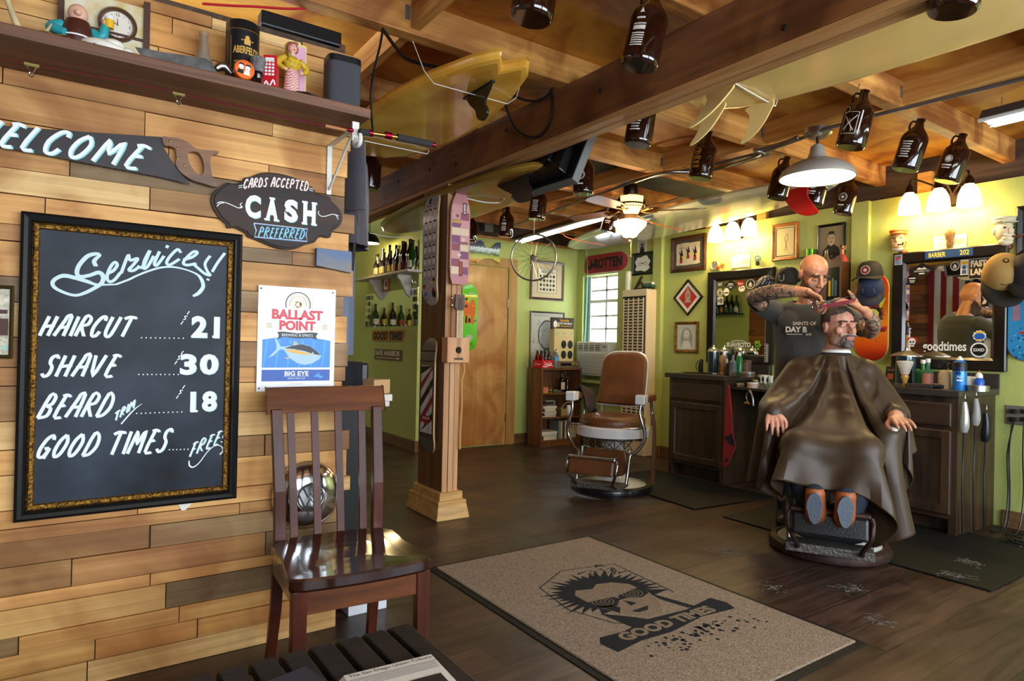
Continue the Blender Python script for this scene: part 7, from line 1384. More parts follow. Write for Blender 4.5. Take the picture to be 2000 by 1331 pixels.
jar('tonic_bottle', 'clear tonic bottle with a black stopper on the left counter', 'bottle', S1(1432, 4.47), [('bottle', bt(.030, .17, .35, .62)), ('label', [(.0313, .05), (.0313, .11)]), ('stopper', [(.012, .17), (.015, .18), (.013, .22), (0, .225)])], [mat('tonic_glass', '9aa0a0', .08, trans=.6), mat('tonic_label', '4a5558', .5), PLBLK])
jar('green_bottle', 'green powder bottle with a white cap on the left counter', 'bottle', S1(1444, 4.52), [('bottle', [(0, 0), (.026, 0), (.027, .15), (.02, .165), (0, .165)]), ('cap', [(.014, .165), (.016, .175), (.01, .19), (0, .195)])], [GRN, WPLAS])
jar('comb_cup', 'brown patterned cup on the left counter', 'cup', S1(1457, 4.60), [('cup', [(0, 0), (.042, 0), (.044, .13), (.04, .13), (.038, .01)])], [mat('cup_pattern', '7a5a40', .5, var=.7, vs=40)])
jar('round_tin', 'flat round tin with a clear lid on the left counter', 'tin', S1(1460, 4.44), [('tin_body', cy(.055, .028)), ('lid', cy(.057, .012, .028))], [mat('tin_brown', '5a4a40', .4), mat('tin_lid', '8a8680', .3, .3)])
T = thing('razor_tray', 'flat black tray on the left counter', 'tray', S1(1365, 4.55)); part(MB().b2((-.08, -.1, 0), (.08, .1, .008)), 'tray', PLBLK, T, bev=.002)
T = thing('trimmer', 'black cordless trimmer leaning on its charger on the left counter', 'trimmer', S1(1370, 4.72)); part(MB().tube([(0, 0, 0), (-.01, .0, .06), (-.005, -.01, .12)], [.018, .022, .014], 0, 10, smooth=3), 'body', PLBLK, T); part(MB().tube([(.0, .03, .004), (0, .06, .06), (0, .03, .11)], .004, 0, 6, smooth=4), 'cord', PLBLK, T)
WZ = .7955
for i, (u, x, r, h, m_, lab) in enumerate(((1446, 4.50, .027, .016, mat('tub_pale', 'b8b4ac', .4), 'low pale tub at the left end of the work shelf'), (1470, 4.46, .040, .032, mat('tub_salmon', 'c8a898', .4), 'wide salmon tub with a white lid on the work shelf'), (1509, 4.50, .024, .038, mat('tub_mint', '88b898', .4), 'small mint green tub at the right of the work shelf'))):
    jar('pomade_tub', lab, 'tub', Vector((x, PX(u, 750, x).y, WZ)), [('tub', cy(r, h)), ('lid', cy(r*1.06, .012, h))], [m_, WPLAS if i < 2 else m_])
for i, (u, x, h, z0) in enumerate(((1490, 4.55, .055, 0), (1499, 4.53, .05, 0), (1483, 4.60, .045, 0))): jar('dropper_bottle', '%s clear dropper bottle in the middle of the work shelf' % ('left', 'right', 'rear')[i], 'bottle', Vector((x, PX(u, 745, x).y, WZ)), [('bottle', bt(.018, h, .4, .6)), ('dropper', [(.009, h), (.01, h+.012), (.006, h+.035), (0, h+.037)])], [CLR, PLBLK], grp='clear dropper bottles')
jar('white_bottle', 'white cylinder bottle on the right of the work shelf', 'bottle', Vector((4.58, PX(1506, 735, 4.58).y, WZ)), [('bottle', cy(.026, .10)), ('cap', cy(.008, .09, .10))], [WPLAS, PLBLK])
jar('white_jar', 'wide white jar at the back of the work shelf', 'jar', Vector((4.75, PX(1493, 722, 4.75).y, WZ)), [('jar', cy(.045, .075)), ('lid', cy(.047, .02, .075))], [WPLAS, WPLAS])
jar('white_tub', 'low white tub beside the wide white jar on the work shelf', 'tub', Vector((4.68, PX(1480, 730, 4.68).y, WZ)), [('tub', cy(.04, .04)), ('lid', cy(.042, .012, .04))], [WPLAS, WPLAS])
# right counter
jar('disinfectant_jar', 'wide blue disinfectant jar with a steel lid on the right counter', 'jar', S1(1770, 4.72), [('jar_body', cy(.062, .2)), ('lid', [(.10, .195), (.10, .2), (.06, .22), (.012, .235), (.012, .25), (0, .25)]), ('base', [(.07, 0), (.07, .008), (.06, .012)])], [mat('blue_jar', '1a3e48', .08, trans=.45, coat=.5), STEEL, STEEL])
jar('neck_duster', 'white-bristled neck duster with a wooden handle on the right counter', 'brush', S1(1768, 4.47), [('handle', [(0, 0), (.014, 0), (.013, .03), (.02, .05), (.024, .065), (.02, .075), (.024, .085)]), ('bristles', [(.024, .08), (.032, .11), (.048, .155), (.046, .165), (0, .168)])], [mat('duster_wood', 'b8863c', .35, coat=.3), mat('duster_white', 'd8cebc', .9, bump=1., bs=200)])
for lab, u, x, h, m_, r in (('green talc bottle with a white cap on the right counter', 1803, 4.66, .15, GRN, .032), ('clear green bottle with a red and white label on the right counter', 1813, 4.52, .16, mat('clear_green', '5a9a7a', .1, trans=.5), .030)): jar('bottle', lab, 'bottle', S1(u, x), [('glass', bt(r, h, .38, .6)), ('label', [(r*1.05, .02), (r*1.05, .09)]), ('cap', cy(r*.45, .025, h))], [m_, GRN if 'talc' in lab else mat('red_label', 'b8786a', .5), WPLAS])
jar('soap_pump', 'clear soap dispenser with a black pump on the right counter', 'dispenser', S1(1850, 4.50), [('bottle', [(0, 0), (.046, 0), (.047, .07), (.047, .085), (.04, .108), (.02, .118), (0, .12)]), ('pump', [(.012, .118), (.012, .13), (.005, .135), (.005, .155), (.018, .157), (.018, .162), (0, .163)])], [mat('soap_cream', 'c8b08a', .25), PLBLK])
T = jar('spray_can', 'blue and black spray can with a white nozzle on the right counter', 'can', S1(1875, 4.43), [('can', [(0, 0), (.036, 0), (.037, .005), (.037, .155), (.033, .17), (.018, .18)]), ('shoulder_band', [(.0375, .115), (.0375, .156), (.034, .169)]), ('nozzle', [(.014, .178), (.02, .182), (.012, .195), (.006, .205), (0, .206)])], [mat('can_blue', '2a7ac8', .3, .3), BLACK, WPLAS])
b = MB().text('COOL\ncare', 0, .118, .05, .045, -.001, 0, bold=.06).text('Plus', .0, .08, .03, .014, -.0006, 1, shear=.3).rect(0, .06, .03, .008, -.0006, 1); part(wrap(b, .0372, face_eye(T.location)), 'lettering', [mat('can_navy', '102a6a', .4), WHITE], T)
jar('white_dispenser', 'white square-shouldered bottle behind the spray can', 'bottle', S1(1894, 4.60), [('bottle', [(0, 0), (.032, 0), (.033, .07), (.028, .08), (0, .082)])], [WPLAS])
jar('oil_bottle', 'small blue oil bottle with a red tip on the right counter', 'bottle', S1(1913, 4.56), [('bottle', bt(.026, .075, .5, .85)), ('cap', [(.02, .075), (.018, .095), (.006, .108), (0, .11)]), ('tip', [(.004, .108), (.003, .122), (0, .123)])], [mat('oil_blue', '1f58b8', .3), WPLAS, RED])
jar('silver_tin', 'flat round silver tin at the right end of the counter', 'tin', S1(1911, 4.45), [('tin_body', cy(.056, .022)), ('lid', cy(.058, .012, .022))], [STEEL, STEEL])
T = thing('razor_case', 'long dark razor case lying on the right counter', 'case', S1(1800, 4.42), -1.3); part(MB().b2((-.085, -.02, 0), (.06, .02, .026)), 'case', mat('case_brown', '2a1a14', .5), T, bev=.003); part(MB().tube([(.06, 0, .016), (.12, 0, .014)], [.018, .010], 0, 10), 'handle', PLBLK, T)
T = thing('price_card', 'small framed price card standing on the right counter', 'card', S1(1738, 4.80), -1.9, rot=(-.15, 0, -1.9)); part(MB().b2((-.045, 0, 0), (.045, .008, .12)), 'frame', BLKW, T); b = MB().rect(0, .06, .075, .1, -.001, 0).text('PRODUCTS', 0, .095, .06, .012, -.0016, 1).rect(0, .05, .05, .04, -.0016, 2); part(b, 'print', [INK, CREAM, mat('price_orange', 'b8602a', .5)], T)
# hung on the cabinet sides
for u, v, l_, m_, lab in ((1880, 815, .20, mat('clipper_steel', 'b8b8b4', .3, .5), 'silver hair clipper'), (1902, 805, .18, mat('clipper_grey', '8f8e88', .4), 'grey hair clipper'), (1922, 835, .20, PLBLK, 'black hair clipper')):
    p = on(u, v, 1, 1.625); T = thing('hair_clipper', lab+' hanging by its hook on the side of the right cabinet', 'clipper', (p.x, 1.643, p.z), 0, 'clippers hung on the cabinet side'); part(MB().tube([(0, -.025, l_*.45), (0, -.03, l_*.1), (0, -.028, -l_*.25), (0, -.025, -l_*.45)], [.014, .021, .026, .018], 0, 12, smooth=4), 'body', m_, T); part(MB().tube([(0, -.002, l_*.45+.05), (0, -.03, l_*.45+.05), (0, -.03, l_*.45+.02)], .003, 0, 6), 'hook', STEEL, T); part(MB().tube([(0, -.025, -l_*.44), (.01, -.02, -l_*.44-.15), (-.01, -.025, -.45), (.02, -.02, .012-p.z)], .0045, 0, 6, smooth=4), 'cord', PLBLK, T)
p = on(1464, 765, 0, 4.41); T = thing('hand_clipper', 'small brass hair clipper hanging under the work shelf', 'clipper', p+Vector((0, 0, -.01)), -PI/2); part(MB().tube([(0, 0, .02), (-.03, 0, -.03), (-.01, 0, -.08)], .006, 0, 8, smooth=3).tube([(0, 0, .02), (.03, 0, -.04), (.035, 0, -.1)], .010, 0, 8, smooth=3), 'handles', mat('clipper_chrome', '8a8884', .3, .8), T); part(MB().ell((-.02, -.005, -.085), (.028, .016, .016)), 'head', mat('brass', 'b08a4a', .35, 1.), T)
q = lambda u, v: (-(on(u, v, 0, 4.35).y-3.28), on(u, v, 0, 4.35).z-.45)
T = thing('red_towel', 'red towel with a folded navy corner hanging on the left cabinet', 'towel', (4.345, 3.28, .45), -PI/2); pts = zpx(1280, 650, 3.804); ol = [q(*p) for p in pts([(545, 390), (558, 392), (575, 600), (582, 740), (605, 850), (570, 930), (525, 1002), (505, 985), (515, 780), (530, 560)])]; cl = part(MB().prism(ol, -.012, 0), 'cloth', mat('towel_red', '9c2a2e', .9, var=.25, vs=40, bump=.3, bs=200), T, bev=.003)
part(MB().plate([q(*p) for p in pts([(582, 748), (606, 850), (560, 825), (520, 780)])], -.0135, 0), 'folded_corner', mat('towel_navy', '161a2c', .9), T); part(MB().plate([q(*p) for p in pts([(535, 935), (550, 932), (545, 960), (530, 962)])], -.0135, 0), 'tag', INK, T)
# over the mirrors
def lic(label, px):
    a, d = wp('S', px[0], px[1], .01), wp('S', px[2], px[3], .01); w, h = a.y-d.y, a.z-d.z; T = thing('licence_frame', label, 'licence', Vector((4.948, (a.y+d.y)/2, (a.z+d.z)/2)), -PI/2); part(MB().b2((-w/2, -.008, -h/2), (w/2, -.002, h/2)), 'acrylic', mat('acrylic', 'e8e6d8', .1, trans=.8), T); b = MB().rect(0, -.08*h, w*.97, h*.72, -.0086, 0).rect(.25*w, -.12*h, .36*w, .3*h, -.009, 1).rect(-.25*w, .12*h, .3*w, .05*h, -.009, 1)
    for i in range(3): b.rect(-.2*w, -.02*h-.1*h*i, .4*w, .02*h, -.009, 1)
    part(b, 'paper', [mat('licence_paper', 'e0d8bc', .7), mat('licence_ink', 'a09a88', .7)], T); return T, w, h
T, w, h = lic('acrylic framed licence with a small card above the left mirror', (1427.5, 495, 1465, 522)); part(MB().rect(0, .46*h, .4*w, .36*h, -.0095, 0).rect(0, .46*h, .3*w, .12*h, -.01, 1), 'card', [PAPER, SEPIA], T)
lic('acrylic framed licence above the right mirror', (1822, 456, 1889, 484))
o = wp('S', 1855, 467, .02); T = thing('carved_opener', 'small carved wooden opener before the right licence', 'opener', o, -PI/2); part(MB().lathe([(0, -.065), (.018, -.065), (.022, -.03), (.018, -.015), (.028, .01), (.03, .04), (.02, .065), (0, .07)], 0, 14, sc=(1, .6)), 'body', mat('carved_wood', '6a4a1c', .4, var=.5, vs=50), T)
o = wp('S', 1397, 519, .015); T = thing('round_emblem', 'small round car emblem on top of the left mirror', 'emblem', o, -PI/2); b = MB(); b.M = Matrix.Rotation(PI/2, 4, 'X'); b.lathe([(0, .006), (.034, .006), (.04, .012), (.045, .006), (.045, 0)], 0, 24); eb = part(b, 'disc', mat('emblem_silver', 'b0a888', .3, .7), T); b = MB()
for pts_ in ([(-.018, .026), (-.005, .0), (0, .012), (.005, .0), (.018, .026)], [(-.03, .008), (-.014, -.027), (0, -.003), (.014, -.027), (.03, .008)]): b.ribbon(pts_, .006, -.0075)
part(b, 'letters', mat('emblem_black', '1a1a1e', .4), eb)
o = wp('S', 1407, 521, .02); b = MB(); rr = random.Random(4)
for i in range(9): b.ell((rr.uniform(-.03, .03), rr.uniform(-.015, .01), rr.uniform(-.02, .03)), (.011, .009, .013))
single(b, 'coral_flower', 'small orange-red artificial flower beside the round emblem', 'flower', mat('coral', 'd8501c', .6), o, -PI/2)
o = wp('S', 1481, 509, .02); T = thing('bird_figurine', 'small pink and teal figurine on top of the left mirror', 'figurine', o, -PI/2); part(MB().ring(0, .012, .03, .018, -.012, 0, 16, 1.1).tube([(.028*math.cos(a), -.01, .012+.03*math.sin(a)) for a in (PI*i/10 for i in range(-2, 13))], .008), 'arch', mat('figurine_teal', '4a9a8a', .4), T); part(MB().ell((0, -.012, .012), (.016, .012, .02)), 'body', mat('figurine_pink', 'd87a6a', .4), T); part(MB().b2((-.012, -.02, -.045), (.012, 0, -.012)), 'stand', PLBLK, T)
SKN = mat('plaster_skin', 'c89a6a', .5); 
def head_plaque(label, uv, s, cap, ry, white):
    o = wp('S', *uv, .0); T = thing('head_plaque', label, 'plaque', o, -PI/2, 'plaster sailor heads', rot=(0, 0, -PI/2+ry)); f = lambda *a: tuple(x*s for x in a); b = MB().ell(f(0, -.045, 0), f(.045, .05, .062)).ell(f(0, -.09, -.005), f(.012, .018, .022)).ell(f(0, -.075, -.045), f(.03, .025, .02)); b.ell(f(-.022, -.085, .014), f(.009, .006, .005), 1).ell(f(.022, -.085, .014), f(.009, .006, .005), 1)
    for sg in (-1, 1): b.ell(f(.047*sg, -.03, 0), f(.008, .012, .02))
    part(b, 'face', [mat('plaster_pale', 'd2c2a2', .5) if white else SKN, INK], T); part(MB().ell(f(0, -.088, -.028), f(.032, .012, .010)).ell(f(0, -.06, -.06), f(.036, .03, .022)), 'whiskers', mat('whisker_white', 'cfc4a8', .7), T)
    part(MB().ell(f(0, -.04, .055), f(.055, .06, .022)).ell(f(0, -.04, .068), f(.06, .062, .018)).ell(f(0, -.095, .045), f(.04, .025, .006)), 'cap', cap, T); part(MB().tube([f(.01, -.095, -.035), f(.04, -.12, -.04), f(.045, -.125, -.025)], .006*s, 0, 8).ell(f(.03, -.03, -.085), f(.03, .03, .02)), 'pipe_and_collar', mat('pipe_brown', '6a3a20', .5), T)
head_plaque('plaster sailor head with an orange cap left above the right mirror', (1757, 472), 1.0, mat('cap_orange', 'b8602a', .5), .25, False); head_plaque('larger pale plaster captain head with a white cap above the hung caps', (1950, 455), 1.15, mat('cap_cream', 'c8c4a8', .5), .9, True)
# caps
def cap(label, p, rz, tilt, crown, bill, front=None, fm=None, grp=None, s=1.):
    T = thing('cap', label, 'cap', p, rot=(tilt, 0, rz), group=grp); b = MB(); n, k = 24, 8; vs = []
    for j in range(k+1):
        t = j/k; r_ = math.cos(t*PI/2*.97)**.62
        for i in range(n): a = 2*PI*i/n; vs.append((.088*s*r_*math.cos(a), (.10*r_*math.sin(a))*s, .115*s*math.sin(t*PI/2)))
    fs = [(j*n+i, j*n+(i+1) % n, (j+1)*n+(i+1) % n, (j+1)*n+i) for j in range(k) for i in range(n)]; b.add(vs, fs, 0, True); b.ell((0, 0, .116*s), (.008*s, .008*s, .004*s)); c_ = part(b, 'crown', crown, T)
    b = MB(); m_ = 12; up = [(.085*s*math.cos(a), .097*s*math.sin(a)-.0, .004) for a in (PI+PI*i/m_ for i in range(m_+1))]; out = [(.088*s*math.cos(a)*1.02, -.075*s+.125*s*math.sin(a), -.012-.02*(math.cos(a)**2)+.012) for a in (PI+PI*i/m_ for i in range(m_+1))]; b.add(up+out, [(i, i+1, m_+2+i, m_+1+i) for i in range(m_)], 0, True); bl = part(b, 'bill', bill, T); sd_ = bl.modifiers.new('solid', 'SOLIDIFY'); sd_.thickness = .004
    if front:
        b = MB(); front(b); b.v = [(x*s, y*s, z*s) for x, y, z in b.v]; b.v = [(x, -math.sqrt(max(0., 1-(x/.088/s)**2))*.101*s*math.cos(min(1.5, math.asin(min(1, max(0, z)/.115/s))))**.62+(y-.001), z) for x, y, z in b.v]; part(b, 'badge', fm, c_)
    return T
NAVY = mat('cap_navy', '161c30', .85); CBLK = mat('cap_black', '17140f', .85)
cap('black cap with a round maroon badge hung over the orange skateboard', Vector((4.80, PX(1699, 540, 4.80).y, PX(1699, 541, 4.80).z)), -PI/2+.15, .15, CBLK, CBLK, lambda b: b.disc(0, .055, .032, 0, 0, 20).disc(0, .055, .027, -.0006, 1, 20).disc(0, .055, .012, -.001, 0, 7), [mat('badge_cream', 'c8b8a0', .7), mat('badge_maroon', '7a1f26', .7)])
cap('navy and white trucker cap below the black cap on the orange skateboard', Vector((4.80, PX(1701, 560, 4.80).y, PX(1701, 565, 4.80).z)), -PI/2+.3, .75, mat('cap_two_tone', '1b2338', .85, var=1., vs=4, c2='22304a'), NAVY, lambda b: b.rect(0, .05, .075, .03, 0, 0).rect(0, .05, .07, .025, -.0006, 1), [mat('badge_grey', '8a93a8', .7), NAVY])
def stars():
    m_, nt, bs_, N, L = _new('cap_flag'); tc = N('ShaderNodeTexCoord'); v_ = N('ShaderNodeTexVoronoi'); v_.inputs['Scale'].default_value = 52; v_.inputs['Randomness'].default_value = .2; L(tc.outputs['Object'], v_.inputs['Vector']); r = N('ShaderNodeValToRGB'); r.color_ramp.interpolation = 'CONSTANT'; e = r.color_ramp.elements; e[0].color = lin('d8d4c8'); e[1].position = .3; e[1].color = lin('1a2038'); L(v_.outputs['Distance'], r.inputs[0]); L(r.outputs[0], bs_.inputs['Base Color']); bs_.inputs['Roughness'].default_value = .8; return m_
cap('star-spangled cap hung at the corner of the left mirror', Vector((4.82, PX(1503, 560, 4.82).y, PX(1503, 565, 4.82).z)), -PI/2-.5, 1.0, stars(), mat('cap_red', '9a2430', .8, var=1, vs=30, c2='d8d0c4'))
cap('black cap with a silver shield badge on the wall behind the barber', Vector((4.83, PX(1539, 549, 4.83).y, PX(1539, 552, 4.83).z)), -PI/2+.1, .2, CBLK, CBLK, lambda b: b.plate([(-.022, .065), (.022, .065), (.02, .03), (0, .018), (-.02, .03)], 0, 0).plate([(-.017, .06), (.017, .06), (.015, .033), (0, .023), (-.015, .033)], -.0008, 1), [mat('badge_silver', 'a8a8a0', .6), INK], s=1.08)
cap('tan cap with a dark bill hung at the right edge of the right mirror', Vector((4.79, PX(1958, 535, 4.79).y, PX(1958, 540, 4.79).z)), -PI/2+.45, .95, mat('cap_tan', '9a7a42', .85), CBLK, lambda b: b.ribbon([(-.02, .05), (.0, .045), (.02, .05)], .004, 0, 0), [INK], s=1.25)
cap('dark cap cut by the right edge of the frame', Vector((4.79, PX(2014, 525, 4.82).y, PX(2014, 540, 4.82).z)), -PI/2+.4, .7, mat('cap_charcoal', '1d1c22', .85), CBLK, None, s=1.2)
# wooden curio cabinet behind the barber
o = Vector((4.81, 2.68, 1.28)); T = thing('curio_cabinet', 'small dark wooden wall cabinet with a wavy top behind the barber', 'cabinet', (4.81, 2.69, 1.28), -PI/2); CB = wood('curio_wood', '2a140c', '5a3018', 'Z', 6, 8, .35, coat=.4)
fr_ = [(-.1, 0), (.1, 0), (.1, .52), (.085, .555), (.055, .54), (.025, .52), (0, .535), (-.025, .52), (-.055, .54), (-.085, .555), (-.1, .52)]; part(MB().b2((-.1, 0, 0), (.1, .138, .5)), 'case', CB, T); part(MB().prism(fr_, -.015, 0), 'front', CB, T, bev=.003); b = MB().rect(.035, .33, .1, .26, -.016, 0); dn = part(b, 'glass_door', mat('curio_glass', '14201c', .1, coat=.5), T); b = MB().rect(.01, .30, .018, .12, -.0165, 0).rect(.035, .31, .016, .14, -.0165, 1).rect(.058, .30, .018, .12, -.0165, 2); part(b, 'bottles_inside', [YEL, mat('bottle_green2', '2a6a3a', .3), mat('bottle_blue2', '2a4a6a', .3)], dn)
single(MB().lathe([(0, 0), (.022, 0), (.04, .02), (.035, .045), (.015, .07), (.012, .10), (.02, .105), (0, .12)], 0, 16), 'decanter', 'cut silver decanter standing on the curio cabinet', 'decanter', mat('decanter_silver', 'a8a498', .2, .8), (4.86, 2.745, 1.781))
single(MB().lathe([(0, 0), (.02, 0), (.034, .03), (.03, .055), (.018, .075), (.018, .1), (0, .115)], 0, 16), 'dark_bottle', 'dark squat bottle in the middle of the curio cabinet top', 'bottle', PLBLK, (4.87, 2.685, 1.781))
T = thing('hula_figurine', 'hula dancer figurine in a red skirt on the curio cabinet', 'figurine', (4.86, 2.62, 1.781)); part(MB().lathe([(.04, 0), (.042, .01), (.022, .055), (.016, .062)], 0, 16), 'skirt', mat('hula_red', '9a2a2a', .7), T); part(MB().tube([(0, 0, .055), (0, 0, .1)], .013, 0, 8).ell((0, 0, .118), .014).tube([(.01, 0, .095), (.03, -.01, .11), (.025, -.01, .13)], .005, 0, 6), 'body', mat('hula_skin', 'a8744a', .5), T); part(MB().ell((0, .006, .122), (.015, .014, .014)), 'hair', BLACK, T)
o = wp('S', 1583, 497, .03); single(MB().lathe(cy(.033, .06), 0, 18), 'green_can', 'bright green can on a ledge behind the barber', 'can', mat('can_green', '4a8a1e', .3, .5), o-Vector((0, 0, .02)))
single(MB().b2((-.1, -.07, -.01), (.1, 0, .0)), 'wall_ledge', 'small dark ledge behind the barber holding the green can', 'ledge', BLKW, o-Vector((-.03, 0, .02)), -PI/2)
# switch, outlet and plugs
o = wp('S', 1980, 669, 0); T = thing('switch_plate', 'plain white switch plate at the right edge', 'switch', o, -PI/2); part(MB().b2((-.035, -.006, -.06), (.035, 0, .06)), 'plate', WPLAS, T, bev=.002)
o = wp('S', 1992, 812, 0); T = thing('wall_outlet', 'grey wall outlet with black plugs at the right edge', 'outlet', o, -PI/2); part(MB().b2((-.075, -.008, -.06), (.075, 0, .06)), 'plate', mat('outlet_grey', '6a665c', .5), T, bev=.002)
for x, z in ((-.03, .025), (-.03, -.025), (.03, -.02), (.03, .03)): part(MB().b2((x-.016, -.035, z-.014), (x+.016, -.008, z+.014)), 'plug', PLBLK, T, bev=.004)
for i, (dx, dd) in enumerate(((-.03, .0), (-.02, .02), (.03, -.01))): c = o+Vector((-.03, -dx, -.04)); cord('power_cord', ('left black cord from the wall outlet to the floor', 'middle black cord from the wall outlet to the floor', 'right black cord from the wall outlet to the floor')[i], [c, c+Vector((-.01, .01+dd, -.2)), c+Vector((-.02, dd, -.45)), Vector((4.86-.02*i, c.y+dd, .02)), Vector((4.72, c.y+.03+dd, .008))], .005, PLBLK, 'cord')
b = MB(); rr = random.Random(30)
for i in range(4): b.tube([(rr.uniform(-.2, .2), rr.uniform(-.15, .15), .006+.004*i) for k in range(6)], .004, 0, 6, smooth=5)
single(b, 'cord_tangle', 'tangle of black power cords on the floor beside the right cabinet', 'cords', PLBLK, (4.62, 1.35, 0))
# mats
def flatmat(name, label, pts, h, m_, cat='mat'): c = sum((Vector(p) for p in pts), Vector())/len(pts); b = MB(); b.prism([(p[0]-c.x, p[1]-c.y) for p in pts], -h, 0); b.v = [(x, z, -y) for x, y, z in b.v]; b.f = [f_[::-1] for f_ in b.f]; return single(b, name, label, cat, m_, (c.x, c.y, .0008), bev=.004)
RUB = mat('rubber_mat', '131312', .6, var=.3, vs=9, bump=.15, bs=150, spec=.3)
flatmat('floor_mat', 'black rubber floor mat before the left cabinet', [Vector((3.52, 2.88, 0)), Vector((4.34, 2.82, 0)), Vector((4.34, 4.0, 0)), Vector((3.62, 4.0, 0))], .01, RUB)
flatmat('floor_mat', 'black rubber floor mat under the right barber chair', [Vector((3.53, 1.18, 0)), Vector((4.55, 1.18, 0)), Vector((4.55, 2.66, 0)), Vector((3.53, 2.66, 0))], .01, RUB)
mx0, mx1, my0, my1 = 1.455, 2.50, 1.22, 2.80; mc = Vector(((mx0+mx1)/2, (my0+my1)/2, 0)); wm, hm = mx1-mx0, my1-my0
T = thing('entrance_mat', 'large tan entrance mat printed with a spiky-haired face and banner', 'mat', mc)
b = MB(); rb = lambda k, z: [((wm/2-k)*sx, (hm/2-k)*sy, z) for sx, sy in ((-1, -1), (1, -1), (1, 1), (-1, 1))]
for (k0, z0), (k1, z1) in (((0, .001), (.004, .004)), ((.004, .004), (.035, .005))): b.add(rb(k0, z0)+rb(k1, z1), [(i, (i+1) % 4, 4+(i+1) % 4, 4+i) for i in range(4)])
part(b, 'rubber_border', RUB, T); b = MB(); b.b2((-wm/2+.035, -hm/2+.03, .001), (wm/2-.035, hm/2-.03, .012)); carpet = part(b, 'carpet', mat('mat_carpet', 'b5a08a', .95, var=.3, vs=210, c2='75634f', bump=1., bs=260), T, bev=.006)
b = MB(); logo_face(b, 0, None, (0, 1, 0)); rr = random.Random(3)
for x in (-.16, .17): 
    for r_ in (.10, .065, .03): b.ring(x, .07, r_-.008, r_, -.0012, 1, 20, .85)
b.ribbon([(-.5, .1), (-.42, .6), (.0, .84), (.55, .72), (.5, -.1)], .012, -.0004, 0); b.ribbon([(-.5, .1), (-.36, -.30), (-.15, -.42)], .012, -.0004, 0)
for i in range(14): x, z = rr.uniform(.1, .5), rr.uniform(.5, .75); b.ribbon([(x, z), (x+rr.uniform(-.08, .08), z+rr.uniform(-.06, .06)), (x+rr.uniform(-.08, .08), z+rr.uniform(-.06, .06))], .014, -.0004, 0)
b.plate([(-.34, -.1), (-.15, -.3), (-.05, -.45), (-.3, -.42)], -.0004, 0); b.plate([(.3, .0), (.36, -.2), (.42, -.42), (.34, -.4), (.28, -.15)], -.0004, 0)
b.plate([(-.62, -.42), (-.4, -.44), (-.1, -.38), (.3, -.42), (.66, -.36), (.70, -.5), (.66, -.62), (.3, -.58), (-.1, -.64), (-.4, -.62), (-.66, -.66), (-.68, -.5)], -.0006, 0); b.text('GOOD TIMES', 0, -.51, 1.0, .13, -.0012, 1, bold=.05)
for i in range(80): x = rr.gauss(.1, .3); b.disc(max(-.6, min(.65, x)), -.68-abs(rr.gauss(0, .12)), rr.uniform(.006, .022), -.0006, 0, 6)
k = .50; b.v = [(x*k*1.05, z*k-.02, .0125-y*.5) for x, y, z in b.v]; part(b, 'printed_logo', [mat('mat_ink', '14161c', .95, bump=.8, bs=400), mat('mat_carpet2', 'a5917a', .95, var=.3, vs=210, c2='75634f', bump=.8, bs=400)], carpet)
b = MB(); rr = random.Random(17)
for cx_, cy_, n in ((3.0, 1.55, 40), (2.95, 2.2, 30), (3.6, 1.35, 40), (2.7, 1.75, 24), (3.9, 1.4, 36), (2.75, 1.3, 30)):
    for i in range(n):
        x, y = cx_+rr.gauss(0, .03), cy_+rr.gauss(0, .03); a = rr.random()*6.28; z = .0125 if cx_ > 3.5 else .002; b.tube([(x, y, z), (x+.02*math.cos(a), y+.02*math.sin(a), z+.003), (x+.03*math.cos(a+.5), y+.03*math.sin(a+.5), z)], .0009, 0, 4)
so = single(b, 'hair_clippings', 'small tufts of grey hair clippings on the floor around the right chair', 'hair clippings', mat('hair_clip', '6a625a', .9)); so['kind'] = 'stuff'
